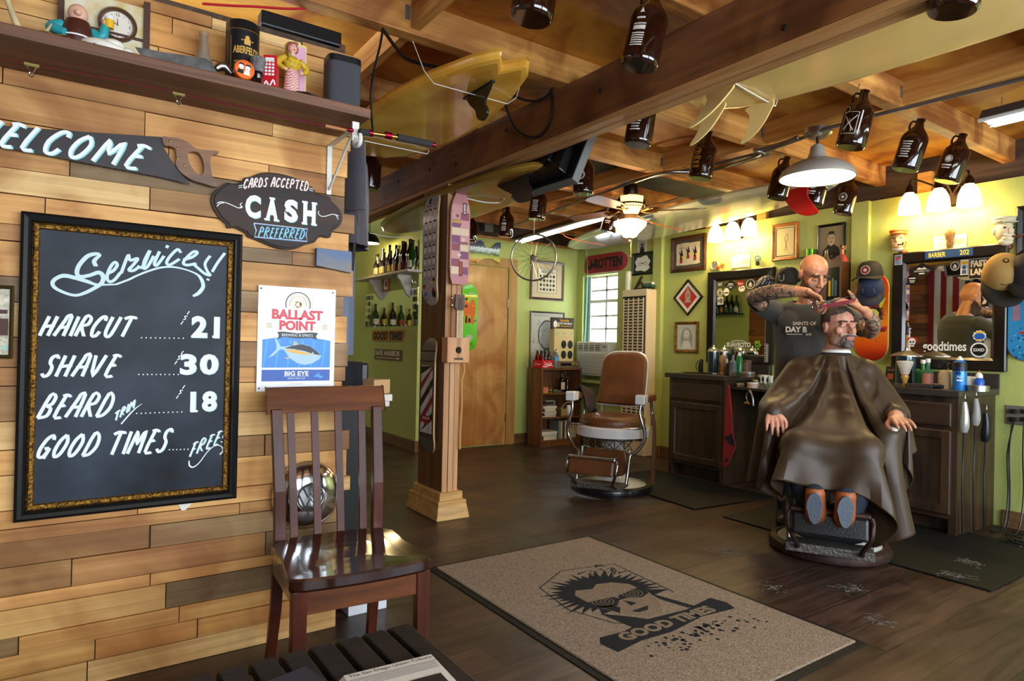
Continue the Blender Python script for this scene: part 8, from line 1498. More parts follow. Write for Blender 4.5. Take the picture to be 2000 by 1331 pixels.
# ------------------------------------------------------------------ barber chairs
ENAM = mat('white_enamel', 'd4d4d2', .15, coat=.6); BRL = mat('brown_leather', '6a4020', .38, var=.3, vs=7, bump=.1, bs=120); BKL = mat('black_leather', '141416', .3, bump=.1, bs=120); RUST = mat('rusty_iron', '4a3630', .5, .6, var=.4, vs=30)
def barber_chair(label, loc, rz, seat_z, old):
    T = thing('barber_chair', label, 'barber chair', loc, rz); MT = mat('worn_nickel', '8d8a84', .3, .9) if old else mat('nickel', 'a8a8a6', .22, 1.); LE = BKL if old else BRL; s = seat_z
    part(MB().lathe([(.305, 0), (.31, .02), (.30, .045), (.27, .055), (.262, .045)], 0, 48), 'base_rim', RUST if old else mat('rim_black', '17161a', .3, coat=.4), T)
    part(MB().lathe([(.264, .045), (.25, .055), (.15, .075), (.11, .10), (.095, .16), (.09, s-.15), (.12, s-.10), (0, s-.1)], 0, 40), 'pedestal', ENAM, T)
    part(MB().lathe([(0, s-.125), (.24, s-.125), (.285, s-.115), (.288, s-.045), (.28, s-.04), (0, s-.04)], 0, 48), 'seat_ring', ENAM, T)
    st = part(MB().lathe([(.245, s-.042), (.25, s-.02), (.245, s+.015), (.22, s+.035), (.12, s+.045), (0, s+.048)], 0, 48), 'seat', LE, T); b = MB()
    for i in range(40): a = 2*PI*i/40; b.ell((.251*math.cos(a), .251*math.sin(a), s-.01), .0045, 0, 6, 4)
    nl = part(b, 'nail_heads', CHROME, st)
    # fretwork below the ring
    b = MB(); z0, z1 = s-.205, s-.135; A0, A1 = -PI*.80, -PI*.20; pt = lambda t, z: (.235*math.cos(A0+(A1-A0)*t), .20*math.sin(A0+(A1-A0)*t), z)
    for z in (z0, z1): b.tube([pt(i/16, z) for i in range(17)], .007, 0, 6)
    for i in range(6):
        t0, t1 = i/6, (i+1)/6; b.tube([pt(t0, z0), pt(t1, z1)], .004, 0, 5).tube([pt(t0, z1), pt(t1, z0)], .004, 0, 5).tube([pt(t0, z0), pt(t0, z1)], .005, 0, 5)
    part(b, 'fretwork', MT, T)
    for sg in (-1, 1):
        P_ = [(.27*sg, -.19, s+.15), (.262*sg, -.20, s+.08), (.285*sg, -.20, s-.0), (.30*sg, -.19, s-.08), (.285*sg, -.19, s-.14), (.235*sg, -.20, s-.21), (.20*sg, -.21, .30), (.195*sg, -.25, .18), (.19*sg, -.27, .10)]
        part(MB().tube(P_, [.013, .012, .014, .014, .013, .013, .013, .013, .012], 0, 10, smooth=4), 'side_frame', MT, T)
        part(MB().tube([(.27*sg, .10, s+.15), (.275*sg, .12, s+.06), (.285*sg, .10, s-.04)], .012, 0, 8, smooth=4), 'arm_support', MT, T)
        part(MB().tube([(.30*sg, -.15, s-.03), (.25*sg, -.22, s-.03), (.15*sg, -.262, s-.032)], [.006, .008, .003], 0, 8, smooth=4), 'scroll', MT, T)
        if not old:
            arm = part(MB().b2((.27*sg-.032, -.13, s+.15), (.27*sg+.032, .15, s+.205)), 'armrest', LE, T, bev=.014); part(MB().b2((.27*sg-.036, -.24, s+.145), (.27*sg+.036, -.13, s+.215)), 'arm_cap', ENAM, T, bev=.008)
        else:
            arm = part(MB().b2((.27*sg-.03, -.10, s+.15), (.27*sg+.03, .15, s+.20)), 'armrest', LE, T, bev=.014); part(MB().lathe([(0, s+.135), (.034, s+.135), (.036, s+.175), (.044, s+.18), (.044, s+.195), (.034, s+.21), (.015, s+.217), (0, s+.218)], 0, 20, (.27*sg, -.16, 0)), 'arm_cap', ENAM, T)
    if not old: 
        part(MB().tube([(-.30, -.10, s-.08), (-.315, -.11, s+.0)], .006).ell((0, 0, 0), .001), 'lever', MT, T); part(MB().tube([(-.315, -.11, s-.0), (-.32, -.12, s+.04), (-.325, -.12, s+.10)], [.012, .018, .015], 0, 12, smooth=3), 'lever_handle', ENAM, T)
        part(MB().tube([(.30, .02, s+.06), (.315, .03, s-.05), (.315, .04, .25), (.31, .04, .06)], .018, 0, 8, flat=.3, smooth=4), 'leather_strop', mat('strop_brown', '5a3a20', .5), T)
    # back: rounded leather panel in an enamel rim
    bw, bh = .195, .44; q = [(-bw*.94, 0), (bw*.94, 0), (bw, .04), (bw, bh*.62), (bw*.93, bh*.86), (bw*.6, bh*.985), (0, bh*1.0), (-bw*.6, bh*.985), (-bw*.93, bh*.86), (-bw, bh*.62), (-bw, .04)]; q = [(p[0], p[1]) for p in crom([(x, z, 0) for x, z in q], 3, True)]
    def tilt(b): b.v = [(x, y+.215+.30*z-.0, z+s+.09) for x, y, z in b.v]; return b
    part(tilt(MB().prism(q, -.012, .02)), 'back_shell', ENAM, T, bev=.006); n = len(q); b = MB(); g = [[(x*k, y, .22+(z-.22)*k) for x, z in q] for k, y in ((.96, -.012), (.95, -.028), (.88, -.043), (.6, -.052), (.25, -.055))]
    for i in range(4): b.add(g[i]+g[i+1], [(k, (k+1) % n, n+(k+1) % n, n+k) for k in range(n)], 0, True)
    b.add(g[4], [tuple(range(n))], 0, True); part(tilt(b), 'backrest', LE, T)
    for sg in (-1, 1): part(MB().tube([(.15*sg, .245, s+.10), (.17*sg, .21, s-.0), (.17*sg, .18, s-.06)], .011), 'back_bracket', MT, T)
    # leg rest and foot rest
    rr_ = lambda w_, h_, r=.05: [(p[0], p[1]) for p in crom([(-w_, -h_+r, 0), (-w_+r, -h_, 0), (w_-r, -h_, 0), (w_, -h_+r, 0), (w_, h_-r, 0), (w_-r, h_, 0), (-w_+r, h_, 0), (-w_, h_-r, 0)], 3, True)]
    b = MB().prism(rr_(.17, .095), -.02, .012); b.v = [(x, y-.19+.1*z, z+s-.30) for x, y, z in b.v]; part(b, 'leg_rest', LE, T, bev=.008)
    for sg in (-1, 1): b = MB().tube([(.185*sg, -.17, s-.2), (.18*sg, -.19, .12)], .008, 0, 8); part(b, 'leg_rest_bar', ENAM if not old else MT, T)
    part(MB().box((0, -.31, .095), (.40, .13, .02)).box((0, -.375, .085), (.40, .012, .045)), 'step_plate', mat('step_grille', '6a6660', .5, .7, bump=.8, bs=60), T, bev=.003)
    f = MB().box((0, 0, -.055), (.335, .035, .11)); f.v = [(x, y-.485+.25*z, z+.30) for x, y, z in f.v]; part(f, 'foot_pad', LE, T, bev=.014); f = MB().box((0, 0, .008), (.35, .045, .02)); f.v = [(x, y-.485+.25*z, z+.30) for x, y, z in f.v]; part(f, 'foot_bar', MT if not old else RUST, T, bev=.006)
    for sg in (-1, 1): part(MB().tube([(.175*sg, -.485, .30), (.185*sg, -.485, .27), (.18*sg, -.50, .21), (.155*sg, -.47, .15), (.14*sg, -.43, .11), (.15*sg, -.38, .09)], .011, 0, 8, smooth=4), 'foot_arm', MT if not old else RUST, T)
    return T
CRZ = math.radians(-60.6)
barber_chair('vintage barber chair with brown leather and white enamel, empty by the bookcase', (3.49, 3.66, 0), CRZ, .535, False)
barber_chair('vintage barber chair with black padding under the caped client', (3.48, 1.925, .0115), CRZ, .49, True)
# dark cloth thrown over the arm of the brown chair
M_ = Matrix.Translation((3.49, 3.66, 0)) @ Matrix.Rotation(CRZ, 4, 'Z'); b = MB(); rr = random.Random(41); NX, NY = 22, 16; vs = []
for j in range(NY+1):
    for i in range(NX+1):
        u, t = i/NX, j/NY; a = -1.0+2.2*t; x = -.27+.075*math.sin(a*1.2)+.02*math.sin(u*14+t*5); y = -.06+.24*u+.02*math.sin(t*9+u*4)
        z = .765-.16*max(0, abs(a)-.25)**1.25+.018*math.sin(u*17+t*3)*(.3+t)+.012*math.cos(t*13+u*5)-.10*max(0, u-.3)*t; vs.append((x, y, z))
b.add(vs, [(j*(NX+1)+i, j*(NX+1)+i+1, (j+1)*(NX+1)+i+1, (j+1)*(NX+1)+i) for j in range(NY) for i in range(NX)], 0, True)
o = single(b, 'folded_cape', 'dark brown barber cape thrown over the arm of the brown leather chair', 'cape', mat('cape_dark', '2e1c16', .75), M_.translation, CRZ); sd_ = o.modifiers.new('solid', 'SOLIDIFY'); sd_.thickness = .008
# ------------------------------------------------------------------ people
def limb(b, pts, rs, flat=1.):
    b.tube(pts, list(rs), 0, 14, smooth=4, flat=flat)
    for p, r in ((pts[0], rs[0]), (pts[-1], rs[-1])): b.ell(p, r*.98, 0, 12, 8)
def head(b, M, jaw=1., smile=0.):
    o = b.M; b.M = M; E = b.ell
    E((0, .018, .038), (.076, .096, .083)); E((0, .02, .0), (.072, .088, .07)); E((0, -.022, -.045), (.057*jaw, .068, .072)); E((0, -.074, -.098), (.026*jaw, .022, .02))
    for s in (-1, 1):
        E((.040*s*jaw, -.014, -.068), (.02, .036, .032)); E((.039*s, -.057, -.022), (.024, .016, .026)); E((.031*s, -.0785, .0245), (.027, .0125, .0085), 0, 12, 8, (0, -.12*s, 0)); E((.078*s, .014, -.006), (.008, .02, .031), 0, 12, 8, (.2, 0, .3*s)); E((.083*s, .02, .008), (.006, .013, .016)); E((.0115*s, -.103, -.031), (.0095, .011, .008)); E((.031*s, -.071, .003), (.0165, .0135, .0125))
        if smile: E((.036*s, -.074, -.046), (.014, .011, .013))
    b.tube([(0, -.083, .02), (0, -.098, -.005), (0, -.116, -.026), (0, -.102, -.036)], [.009, .0095, .0125, .008], 0, 10, smooth=3)
    E((0, -.092, -.0585), (.025+.006*smile, .011, .0058)); E((0, -.089, -.070), (.022+.005*smile, .0115, .0065)); b.M = o
def hand(b, w, d, n, side, curl=.35, spread=.022, thumb=.3, sc=1.):
    """w wrist, d finger direction, n palm normal, side = +1 thumb on d x n side"""
    w, d = Vector(w), Vector(d).normalized(); n = Vector(n); n = (n-d*n.dot(d)).normalized(); s = d.cross(n)*side; L_ = (.074, .082, .076, .060)
    for i in range(4):
        k = 1.5-i; kn = w+(d*(.092-.006*abs(k-.5))+s*spread*k-n*.004*abs(k))*sc; b.tube([w+s*.012*k*sc, (w+kn)/2+s*.004*k, kn], [.017*sc, .0145*sc, .0112*sc], 0, 10, smooth=2); p, a = kn, curl*(.55+.1*i); pts = [p]; rs = [.0112*sc]
        for j, fr_ in enumerate((.45, .32, .25)): dd = d*math.cos(a)+n*math.sin(a)+s*.06*k; p = p+dd*L_[i]*fr_*sc; pts.append(p); rs.append((.0092, .0082, .0066)[j]*sc); a += curl*(.9+.1*i)
        b.tube(pts, rs, 0, 10, smooth=2); b.ell(pts[-1], rs[-1], 0, 10, 6); b.ell(pts[0], .0112*sc)
    t0 = w+(d*.025+s*.026)*sc; t1 = w+(d*.055+s*.052+n*thumb*.05)*sc; t2 = w+(d*.088+s*.06+n*thumb*.09)*sc; t3 = w+(d*.112+s*.055+n*thumb*.11)*sc; b.tube([t0, t1, t2, t3], [.016*sc, .0135*sc, .0105*sc, .0075*sc], 0, 10, smooth=3); b.ell(t3, .0075*sc)
def fuse(b, name, mats, parent, assign=None, voxel=.0042):
    """one continuous body: every tapered limb merged into a single skin"""
    o = _obj('tmp', b.mesh('tmp', [])); r = o.modifiers.new('r', 'REMESH'); r.mode = 'VOXEL'; r.voxel_size = voxel; s = o.modifiers.new('s', 'SMOOTH'); s.factor = .5; s.iterations = 6
    me = bpy.data.meshes.new_from_object(o.evaluated_get(bpy.context.evaluated_depsgraph_get())); bpy.data.objects.remove(o); me.name = name
    for m_ in mats: me.materials.append(m_)
    n = len(me.polygons); C_ = np.empty(n*3, np.float32); me.polygons.foreach_get('center', C_); C_ = C_.reshape(-1, 3)
    me.polygons.foreach_set('use_smooth', [True]*n)
    if assign is not None: me.polygons.foreach_set('material_index', assign(C_).astype(np.int32))
    me.update(); return _obj(name, me, parent), C_
def shell(body, C_, mask, off, name, m_, parent, fold=None, thick=.002, label=None):
    """garment or hair cut from the body surface and lifted off it"""
    me = body.data; nv = len(me.vertices); V = np.empty(nv*3, np.float32); N_ = np.empty(nv*3, np.float32); me.vertices.foreach_get('co', V); me.vertex_normals.foreach_get('vector', N_); V = V.reshape(-1, 3); N_ = N_.reshape(-1, 3)
    idx = np.nonzero(mask)[0]; fs = [tuple(me.polygons[i].vertices) for i in idx]; used = sorted({v for f_ in fs for v in f_}); mp = {v: i for i, v in enumerate(used)}
    P = V[used]; o_ = off(P) if callable(off) else off; o_ = np.asarray(o_).reshape(-1, 1) if not np.isscalar(o_) else o_; P = P+N_[used]*o_
    if fold: P = fold(P)
    b = MB(); b.add([tuple(p) for p in P.tolist()], [tuple(mp[v] for v in f_) for f_ in fs], 0, True); o = part(b, name, m_, parent, label); s = o.modifiers.new('smooth', 'SMOOTH'); s.iterations = 3; s = o.modifiers.new('solid', 'SOLIDIFY'); s.thickness = thick; s.offset = 1; return o
def skin(name, c, c2): return mat(name, c, .48, var=1., vs=16, c2=c2, bump=.08, bs=300)
def tattoo():
    m_, nt, b_, N, L = _new('tattooed_skin'); tc = N('ShaderNodeTexCoord'); n = N('ShaderNodeTexNoise'); n.inputs['Scale'].default_value = 22; n.inputs['Detail'].default_value = 3; n.inputs['Distortion'].default_value = 2.5; L(tc.outputs['Object'], n.inputs['Vector']); r = N('ShaderNodeValToRGB'); e = r.color_ramp.elements; e[0].position = .40; e[0].color = lin('4e4a46'); e[1].position = .56; e[1].color = lin('b98566')
    for p, c_ in ((.455, '39383a'), (.49, 'a57a60'), (.52, '6f7a6c')): q = e.new(p); q.color = lin(c_)
    L(n.outputs['Fac'], r.inputs[0]); L(r.outputs[0], b_.inputs['Base Color']); b_.inputs['Roughness'].default_value = .5; return m_
EYEW, IRIS = mat('eye_white', 'd8d0c8', .2), mat('iris', '2a2a2c', .2)
def eyes(T, M, name='eyes'):
    b = MB(); b.M = M
    for s in (-1, 1): b.ell((.031*s, -.077, .001), (.0105, .0085, .0042)); b.ell((.031*s, -.0835, .0015), (.0046, .003, .0042), 1)
    return b
def hl(M, C_): A = np.array(M.inverted()); return C_ @ A[:3, :3].T+A[:3, 3]
STUB = skin('stubble_skin', 'c2947a', 'a2806e'); SK1, SK2, LIPS = skin('skin_barber', 'c98e6c', 'b87a58'), skin('skin_client', 'd09a80', 'bd7f68'), mat('lips', 'a8655a', .45)
BEARD = mat('beard_brown', '4a3020', .9, bump=.9, bs=500); HAIRG = mat('hair_dark_grey', '5a4e44', .85, var=1., vs=60, c2='40372f', bump=.9, bs=500); GOAT = mat('goatee_grey', '8d8680', .9, var=1., vs=50, c2='4e463f', bump=.9, bs=500); BROW = mat('brow_brown', '3c2c22', .9)

# barber, standing behind the client
p = PD(1578, 545, 4.0); T = thing('person', 'standing bald bearded person in a grey tee cutting hair with scissors and a red comb', 'person', (p.x, p.y, 0), face_eye(p)); BT = T
HM = Matrix.Translation((.03, -.05, 1.565)) @ Matrix.Rotation(.55, 4, 'Z') @ Matrix.Rotation(.52, 4, 'X')
b = MB(); head(b, HM, 1.02)
limb(b, [(0, .03, 1.33), (.01, -.0, 1.44), (.02, -.03, 1.52)], [.068, .062, .06])
b.lathe([(0, .82), (.15, .84), (.168, .92), (.168, 1.02), (.172, 1.12), (.184, 1.22), (.188, 1.30), (.165, 1.365), (.10, 1.40), (0, 1.41)], 0, 32, (0, .04, 0), sc=(1, .63))
for s in (-1, 1): b.ell((.165*s, .02, 1.33), (.06, .06, .06)); b.ell((.075*s, -.03, 1.27), (.085, .05, .08))
limb(b, [(-.175, .02, 1.335), (-.25, -.06, 1.375), (-.31, -.15, 1.425)], [.056, .05, .042]); limb(b, [(-.31, -.15, 1.425), (-.20, -.25, 1.445), (-.10, -.31, 1.445), (.00, -.355, 1.435)], [.044, .046, .038, .026])
limb(b, [(.175, .02, 1.33), (.27, -.05, 1.27), (.335, -.14, 1.215)], [.054, .048, .04]); limb(b, [(.335, -.14, 1.215), (.335, -.30, 1.265), (.285, -.415, 1.325)], [.042, .04, .026])
hand(b, (.0, -.355, 1.435), (.75, -.25, -.55), (-.3, -.2, -.9), 1, .6, .021, .5); hand(b, (.285, -.415, 1.325), (-.85, -.28, .42), (-.4, .15, -.9), -1, .22, .022, -.5)
for s in (-1, 1): limb(b, [(.085*s, .05, .92), (.10*s, .03, .5), (.105*s, .06, .10)], [.088, .062, .045]); limb(b, [(.105*s, .07, .06), (.11*s, -.10, .04)], [.045, .038])
def asg(C_):
    h = hl(HM, C_); a = np.zeros(len(C_)); arm = (C_[:, 1] < -.07) & (C_[:, 2] > 1.15) & (C_[:, 2] < 1.52) & (np.abs(h[:, 2]) > .0) & ((C_[:, 0] < -.07) | ((C_[:, 0] > .12) & (C_[:, 1] > -.40))) & (h[:, 1]**2+h[:, 0]**2+h[:, 2]**2 > .02)
    a[arm] = 1; a[(np.abs(h[:, 0]) < .028) & (h[:, 1] < -.085) & (np.abs(h[:, 2]+.064) < .010)] = 2; return a
body, C_ = fuse(b, 'body', [SK1, tattoo(), LIPS], T, asg); h = hl(HM, C_)
tee = mat('tee_charcoal', '3c3b39', .9, var=.25, vs=5, sheen=.2)
xa = np.abs(C_[:, 0]); tr = (C_[:, 2] > .86) & (C_[:, 2] < 1.415) & (xa < .24) & (C_[:, 1] > -.11+0*xa) & (np.hypot(C_[:, 0]-.01, C_[:, 1]+.0) > .0) & ~((C_[:, 2] > 1.375) & (np.hypot(C_[:, 0], C_[:, 1]-.02) < .085)); sl = (xa > .16) & (C_[:, 1] > -.105) & (C_[:, 2] > 1.2) & (C_[:, 2] < 1.45)
shell(body, C_, tr | sl, lambda P: .012+.010*np.clip(1.3-P[:, 2], 0, 1)+.004*np.sin(P[:, 0]*38+P[:, 2]*9)*np.clip(1.35-P[:, 2], 0, .3)*3, 'tee_shirt', tee, T)
b = MB(); b.text('SAINTS OF', -.015, 1.265, .13, .022, 0, 0, bold=.02).text('DAY B', -.06, 1.228, .12, .036, 0, 0, bold=.05).rect(-.07, 1.198, .09, .004, 0, 0).text('DVS', .01, 1.198, .03, .014, 0, 0, bold=.02); b.v = [(x, -.113+.9*(x*x)-.06*(1.26-z), z) for x, y, z in b.v]; part(b, 'shirt_print', mat('print_bone', 'cfcac0', .7), T, 'white shirt lettering')
jm = mat('jeans_dark', '1d2026', .9); shell(body, C_, (C_[:, 2] < .93) & (C_[:, 2] > .09), .008, 'trousers', jm, T); shell(body, C_, C_[:, 2] < .10, .008, 'shoes', PLBLK, T)
bd = (h[:, 1] < -.005-.5*np.clip(-.07-h[:, 2], 0, 1)) & (h[:, 2] < -.042+.4*np.clip(h[:, 1]+.06, -.03, .06)) & (h[:, 2] > -.13) & ~((np.abs(h[:, 0]) < .026) & (np.abs(h[:, 2]+.064) < .011)) & ~((h[:, 2] > -.048) & (np.abs(h[:, 0]) < .02) & 0 == 1) & (h[:, 1] > -.14)
shell(body, C_, bd & (np.abs(h[:, 0]) < .08), .007, 'beard', BEARD, T); shell(body, C_, (np.abs(h[:, 2]-.027-.0) < .0055) & (np.abs(np.abs(h[:, 0])-.032) < .02) & (h[:, 1] < -.06) & (h[:, 1] > -.1), .002, 'eyebrows', BROW, T); part(eyes(T, HM), 'eyes', [EYEW, IRIS], T)
Wm = Matrix.Translation((p.x, p.y, 0)) @ Matrix.Rotation(face_eye(p), 4, 'Z')
a, c = Wm @ Vector((.065, -.50, 1.335)), Wm @ Vector((.235, -.50, 1.372)); d = c-a
T = thing('comb', 'red barber comb held over the client\'s hair', 'comb', a, rot=(0, -math.asin(d.z/d.length), math.atan2(d.y, d.x))); L_ = d.length; part(MB().b2((0, -.003, .004), (L_, .003, .013)), 'spine', mat('comb_red', '84102a', .3), T); b = MB()
for i in range(44): x = .004+(L_-.008)*i/43; b.b2((x-.0011, -.0018, -.009), (x+.0011, .0018, .006))
k = part(b, 'teeth', mat('comb_red', '84102a', .3), T); k['kind'] = 'stuff'
a, c = Wm @ Vector((.085, -.445, 1.37)), Wm @ Vector((.215, -.47, 1.40)); d = c-a; T = thing('scissors', 'steel barber scissors in the standing barber\'s hand', 'scissors', a, rot=(0, -math.asin(d.z/d.length), math.atan2(d.y, d.x)))
for s in (-1, 1): part(MB().prism([(0, .004*s), (d.length, 0), (.02, -.006*s)], -.0015*(s > 0), .0015*(s < 0)+.0002), 'blade', CHROME, T); part(MB().tube([(-.05+.016*math.cos(q*PI/5), 0, .014*s+.013*math.sin(q*PI/5)) for q in range(10)], .0028, 0, 6, closed=True).tube([(-.035, 0, .010*s), (.005, 0, .002*s)], .003), 'finger_ring', CHROME, T)

# client, seated under the cape
CL = (3.48, 1.925, 0); CRZ = math.radians(-60.6); T = thing('person', 'seated person with a grey goatee wearing a brown barber cape', 'person', CL, CRZ); CT_ = T
HM = Matrix.Translation((.035, .06, 1.235)) @ Matrix.Rotation(.62, 4, 'Z') @ Matrix.Rotation(.0, 4, 'X')
b = MB(); head(b, HM, 1.06, 1)
limb(b, [(.01, .12, 1.0), (.02, .10, 1.09), (.03, .085, 1.17)], [.072, .064, .063])
b.lathe([(0, .54), (.16, .56), (.18, .64), (.178, .74), (.18, .84), (.186, .93), (.165, 1.01), (.10, 1.05), (0, 1.06)], 0, 32, (0, .115, 0), sc=(1, .68))
ARM = {}
for s in (-1, 1):
    ARM[s] = [Vector(q) for q in ((.175*s, .12, .99), (.27*s, .08, .85), (.315*s, .02, .765), (.30*s, -.10, .765), (.285*s, -.215, .765))]
    limb(b, ARM[s][:3], [.06, .05, .042]); limb(b, ARM[s][2:], [.042, .038, .026])
    limb(b, [(.09*s, .06, .60), (.12*s, -.16, .615), (.145*s, -.36, .605)], [.095, .08, .062]); limb(b, [(.145*s, -.36, .605), (.115*s, -.42, .42), (.065*s, -.455, .285)], [.06, .055, .042])
    limb(b, [(.060*s, -.46, .295), (.062*s, -.535, .32), (.066*s, -.535, .41)], [.042, .04, .036], .8)
hand(b, ARM[-1][4], (.16, -.86, -.55), (.1, -.4, -1), 1, .34, .023, .2); hand(b, ARM[1][4], (.28, -.93, -.10), (.1, -.1, -1), -1, .20, .024, .25)
def asg(C_):
    h = hl(HM, C_); a = np.zeros(len(C_)); a[(np.abs(C_[:, 0]) < .24) & (C_[:, 1] > -.12) & (C_[:, 2] < 1.06)] = 3; a[(h[:, 2] < -.04) & (h[:, 2] > -.125) & (h[:, 1] < -.02-.5*(h[:, 2]+.08))] = 2; a[(np.abs(h[:, 0]) < .027) & (h[:, 1] < -.083) & (np.abs(h[:, 2]+.065) < .008)] = 1; return a
body, C_ = fuse(b, 'body', [SK2, LIPS, STUB, tee], T, asg); h = hl(HM, C_)
shell(body, C_, ((h[:, 2] > .062+.25*np.clip(-.03-h[:, 1], 0, .1)) & (h[:, 1] > -.062)) | ((h[:, 1] > .02) & (h[:, 2] > -.02+.0*h[:, 1]) & (h[:, 1] > .045-.0*h[:, 2])) | ((h[:, 2] > .0) & (h[:, 1] > -.02) & (h[:, 1] < .06) & (h[:, 2] > .028)), lambda P: .002+.007*np.clip((P[:, 2]-1.28)/.05, 0, 1), 'hair', HAIRG, T)
mo = (h[:, 1] < -.06) & (np.abs(h[:, 0]) < .037) & (h[:, 2] > -.130) & (h[:, 2] < -.045) & ~((np.abs(h[:, 0]) < .027) & (np.abs(h[:, 2]+.065) < .0085)) & ((h[:, 2] < -.074) | (np.abs(h[:, 0]) > .026) | (h[:, 2] > -.058)) & (h[:, 1] > -.112)
shell(body, C_, mo, .004, 'goatee', GOAT, T); shell(body, C_, (np.abs(h[:, 2]-.0275) < .0032) & (np.abs(np.abs(h[:, 0])-.032) < .02) & (h[:, 1] < -.06) & (h[:, 1] > -.1), .002, 'eyebrows', BROW, T); part(eyes(T, HM), 'eyes', [EYEW, IRIS], T)
lo = (C_[:, 2] < .70) & (C_[:, 1] > -.6) & (np.abs(C_[:, 0]) < .24) & ~((C_[:, 2] < .43) & (C_[:, 1] < -.49)); shell(body, C_, lo & ~((C_[:, 2] > .66) & (np.abs(C_[:, 0]) > .2)), .010, 'jeans', mat('jeans_navy', '1a2230', .9), T)
shell(body, C_, (C_[:, 2] < .46) & (C_[:, 1] < -.475), .009, 'shoes', mat('shoe_orange', '9a5226', .5), T)
for s in (-1, 1): o_ = [(.036*math.cos(q)*(1 if math.sin(q) > 0 else .85), .075*math.sin(q)) for q in (2*PI*i/24 for i in range(24))]; part(MB().prism(o_, -.008, .008), 'shoe_sole', mat('sole_grey', '5d6672', .7, bump=.4, bs=60), T, 'blue-grey shoe sole', loc=(.065*s, -.588, .35), rot=(.10, 0, .12*s))
# cape: cloth dropped over the seated body and allowed to settle
NT, NS = 112, 46; th = 2*PI*np.arange(NT)/NT; dx_, dy_ = np.cos(th), np.sin(th)
Rm = np.interp(np.degrees(np.arctan2(dx_, -dy_)), [-180, -120, -90, -60, -30, 0, 25, 50, 70, 90, 120, 180], [.58, .80, 1.0, .95, .97, .92, 1.13, 1.04, .74, .66, .66, .58]); Nc = np.array([.02, .075, 1.085]); sv = np.linspace(0, 1, NS)
rad = .078+sv[None, :]*(Rm[:, None]-.078); P = np.stack([Nc[0]+dx_[:, None]*rad, Nc[1]+dy_[:, None]*rad*1., np.full((NT, NS), Nc[2])], -1); P[:, :, 2] += -.02*dy_[:, None]*0; P0 = P.copy()
def rest(a, c): return np.linalg.norm(a-c, axis=-1)
Lr = rest(P[:, 1:], P[:, :-1]); Lt = rest(np.roll(P, -1, 0), P); Ld = rest(np.roll(P, -1, 0)[:, 1:], P[:, :-1]); Le = rest(np.roll(P, -1, 0)[:, :-1], P[:, 1:]); Lb = rest(P[:, 2:], P[:, :-2]); Lc = rest(np.roll(P, -2, 0), P)
caps = [((-.06, .115, .91), (-.06, .1, .70), .132), ((.06, .115, .91), (.06, .1, .70), .132), ((-.15, .115, .98), (.15, .115, .98), .078), ((-.26, -.08, .665), (-.26, .18, .665), .055), ((.26, -.08, .665), (.26, .18, .665), .055), ((-.27, -.16, .68), (-.27, -.16, .5), .05), ((.27, -.16, .68), (.27, -.16, .5), .05), ((-.14, .25, .70), (.14, .25, .70), .06), ((-.13, .33, .95), (.13, .33, .95), .055), ((-.30, -.17, .45), (-.2, -.2, .3), .03), ((.30, -.17, .45), (.2, -.2, .3), .03), ((0, 0, .44), (0, 0, .46), .28), ((-.14, -.36, .60), (.14, -.36, .60), .066)]
for s in (-1, 1): 
    A = ARM[s]; caps += [(A[0], A[2], .06), (A[2], A[4], .05), ((.09*s, .06, .6), (.145*s, -.36, .605), .092), ((.145*s, -.36, .605), (.075*s, -.45, .33), .068)]
caps = [(np.array(a), np.array(c), r+.008) for a, c, r in caps]; V_ = np.zeros_like(P)
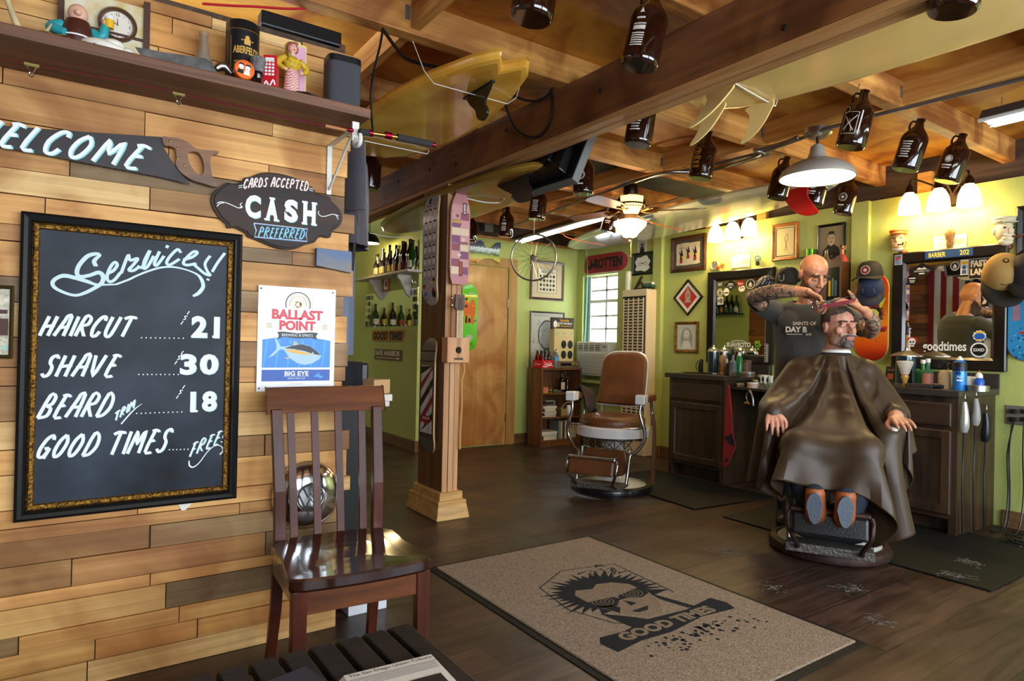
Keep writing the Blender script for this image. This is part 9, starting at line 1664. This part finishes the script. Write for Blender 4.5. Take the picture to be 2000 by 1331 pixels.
for it in range(380):
    V_[..., 2] -= .0007; V_ *= .965; Q = P+V_; Q[:, 0] = P0[:, 0]
    for k in range(9):
        def fix(A, B, L0, st): d_ = B-A; l_ = np.linalg.norm(d_, axis=-1, keepdims=True)+1e-9; return d_*((l_-L0[..., None])/l_*.5*st)
        G = np.zeros_like(Q)
        c_ = fix(Q[:, :-1], Q[:, 1:], Lr, .9); G[:, :-1] += c_; G[:, 1:] -= c_
        R1 = np.roll(Q, -1, 0); c_ = fix(Q, R1, Lt, .9); G += c_; G -= np.roll(c_, 1, 0)
        c_ = fix(Q[:, :-1], R1[:, 1:], Ld, .35); G[:, :-1] += c_; G[:, 1:] -= np.roll(c_, 1, 0)
        c_ = fix(Q[:, 1:], R1[:, :-1], Le, .35); G[:, 1:] += c_; G[:, :-1] -= np.roll(c_, 1, 0)
        c_ = fix(Q[:, :-2], Q[:, 2:], Lb, .04); G[:, :-2] += c_; G[:, 2:] -= c_
        R2 = np.roll(Q, -2, 0); c_ = fix(Q, R2, Lc, .03); G += c_; G -= np.roll(c_, 2, 0)
        for K in (5, 14, 30):                   # cloth does not stretch over longer reaches either
            c_ = fix(Q[:, :-K], Q[:, K:], sum(Lr[:, i:NS-1-K+1+i] for i in range(K)), .9); c_ *= ((c_*(Q[:, K:]-Q[:, :-K])).sum(-1, keepdims=True) > 0); G[:, :-K] += c_; G[:, K:] -= c_
        Q += G*.36; Q[:, 0] = P0[:, 0]
    hit = np.zeros(Q.shape[:2], bool)
    for a, c, r in caps:
        ab = c-a; t = np.clip(((Q-a) @ ab)/(ab @ ab), 0, 1); d_ = Q-(a+t[..., None]*ab); l_ = np.linalg.norm(d_, axis=-1); m_ = l_ < r; m_[:, 0] = False
        if m_.any(): Q[m_] += d_[m_]*((r-l_[m_])/(l_[m_]+1e-9))[:, None]; hit |= m_
    Q[..., 2] = np.maximum(Q[..., 2], .03); V_ = Q-P; V_[hit] *= .3; P = Q
b = MB(); b.add([tuple(v) for v in P.reshape(-1, 3).tolist()], [(i*NS+j, i*NS+j+1, ((i+1) % NT)*NS+j+1, ((i+1) % NT)*NS+j) for i in range(NT) for j in range(NS-1)], 0, True)
o = part(b, 'cape', mat('cape_brown', '3d2c1b', .48, sheen=.04, bump=.05, bs=400), T, 'brown satin barber cape'); s_ = o.modifiers.new('sub', 'SUBSURF'); s_.levels = s_.render_levels = 1; s_ = o.modifiers.new('solid', 'SOLIDIFY'); s_.thickness = .003
part(MB().lathe([(.080, 1.068), (.079, 1.085), (.074, 1.092)], 0, 32, (.02, .075, 0)), 'collar', mat('collar_black', '101318', .8), T); part(MB().lathe([(.075, 1.080), (.073, 1.10), (.068, 1.108)], 0, 32, (.022, .078, 0)), 'neck_strip', mat('neck_strip', 'dcdad4', .9), T)
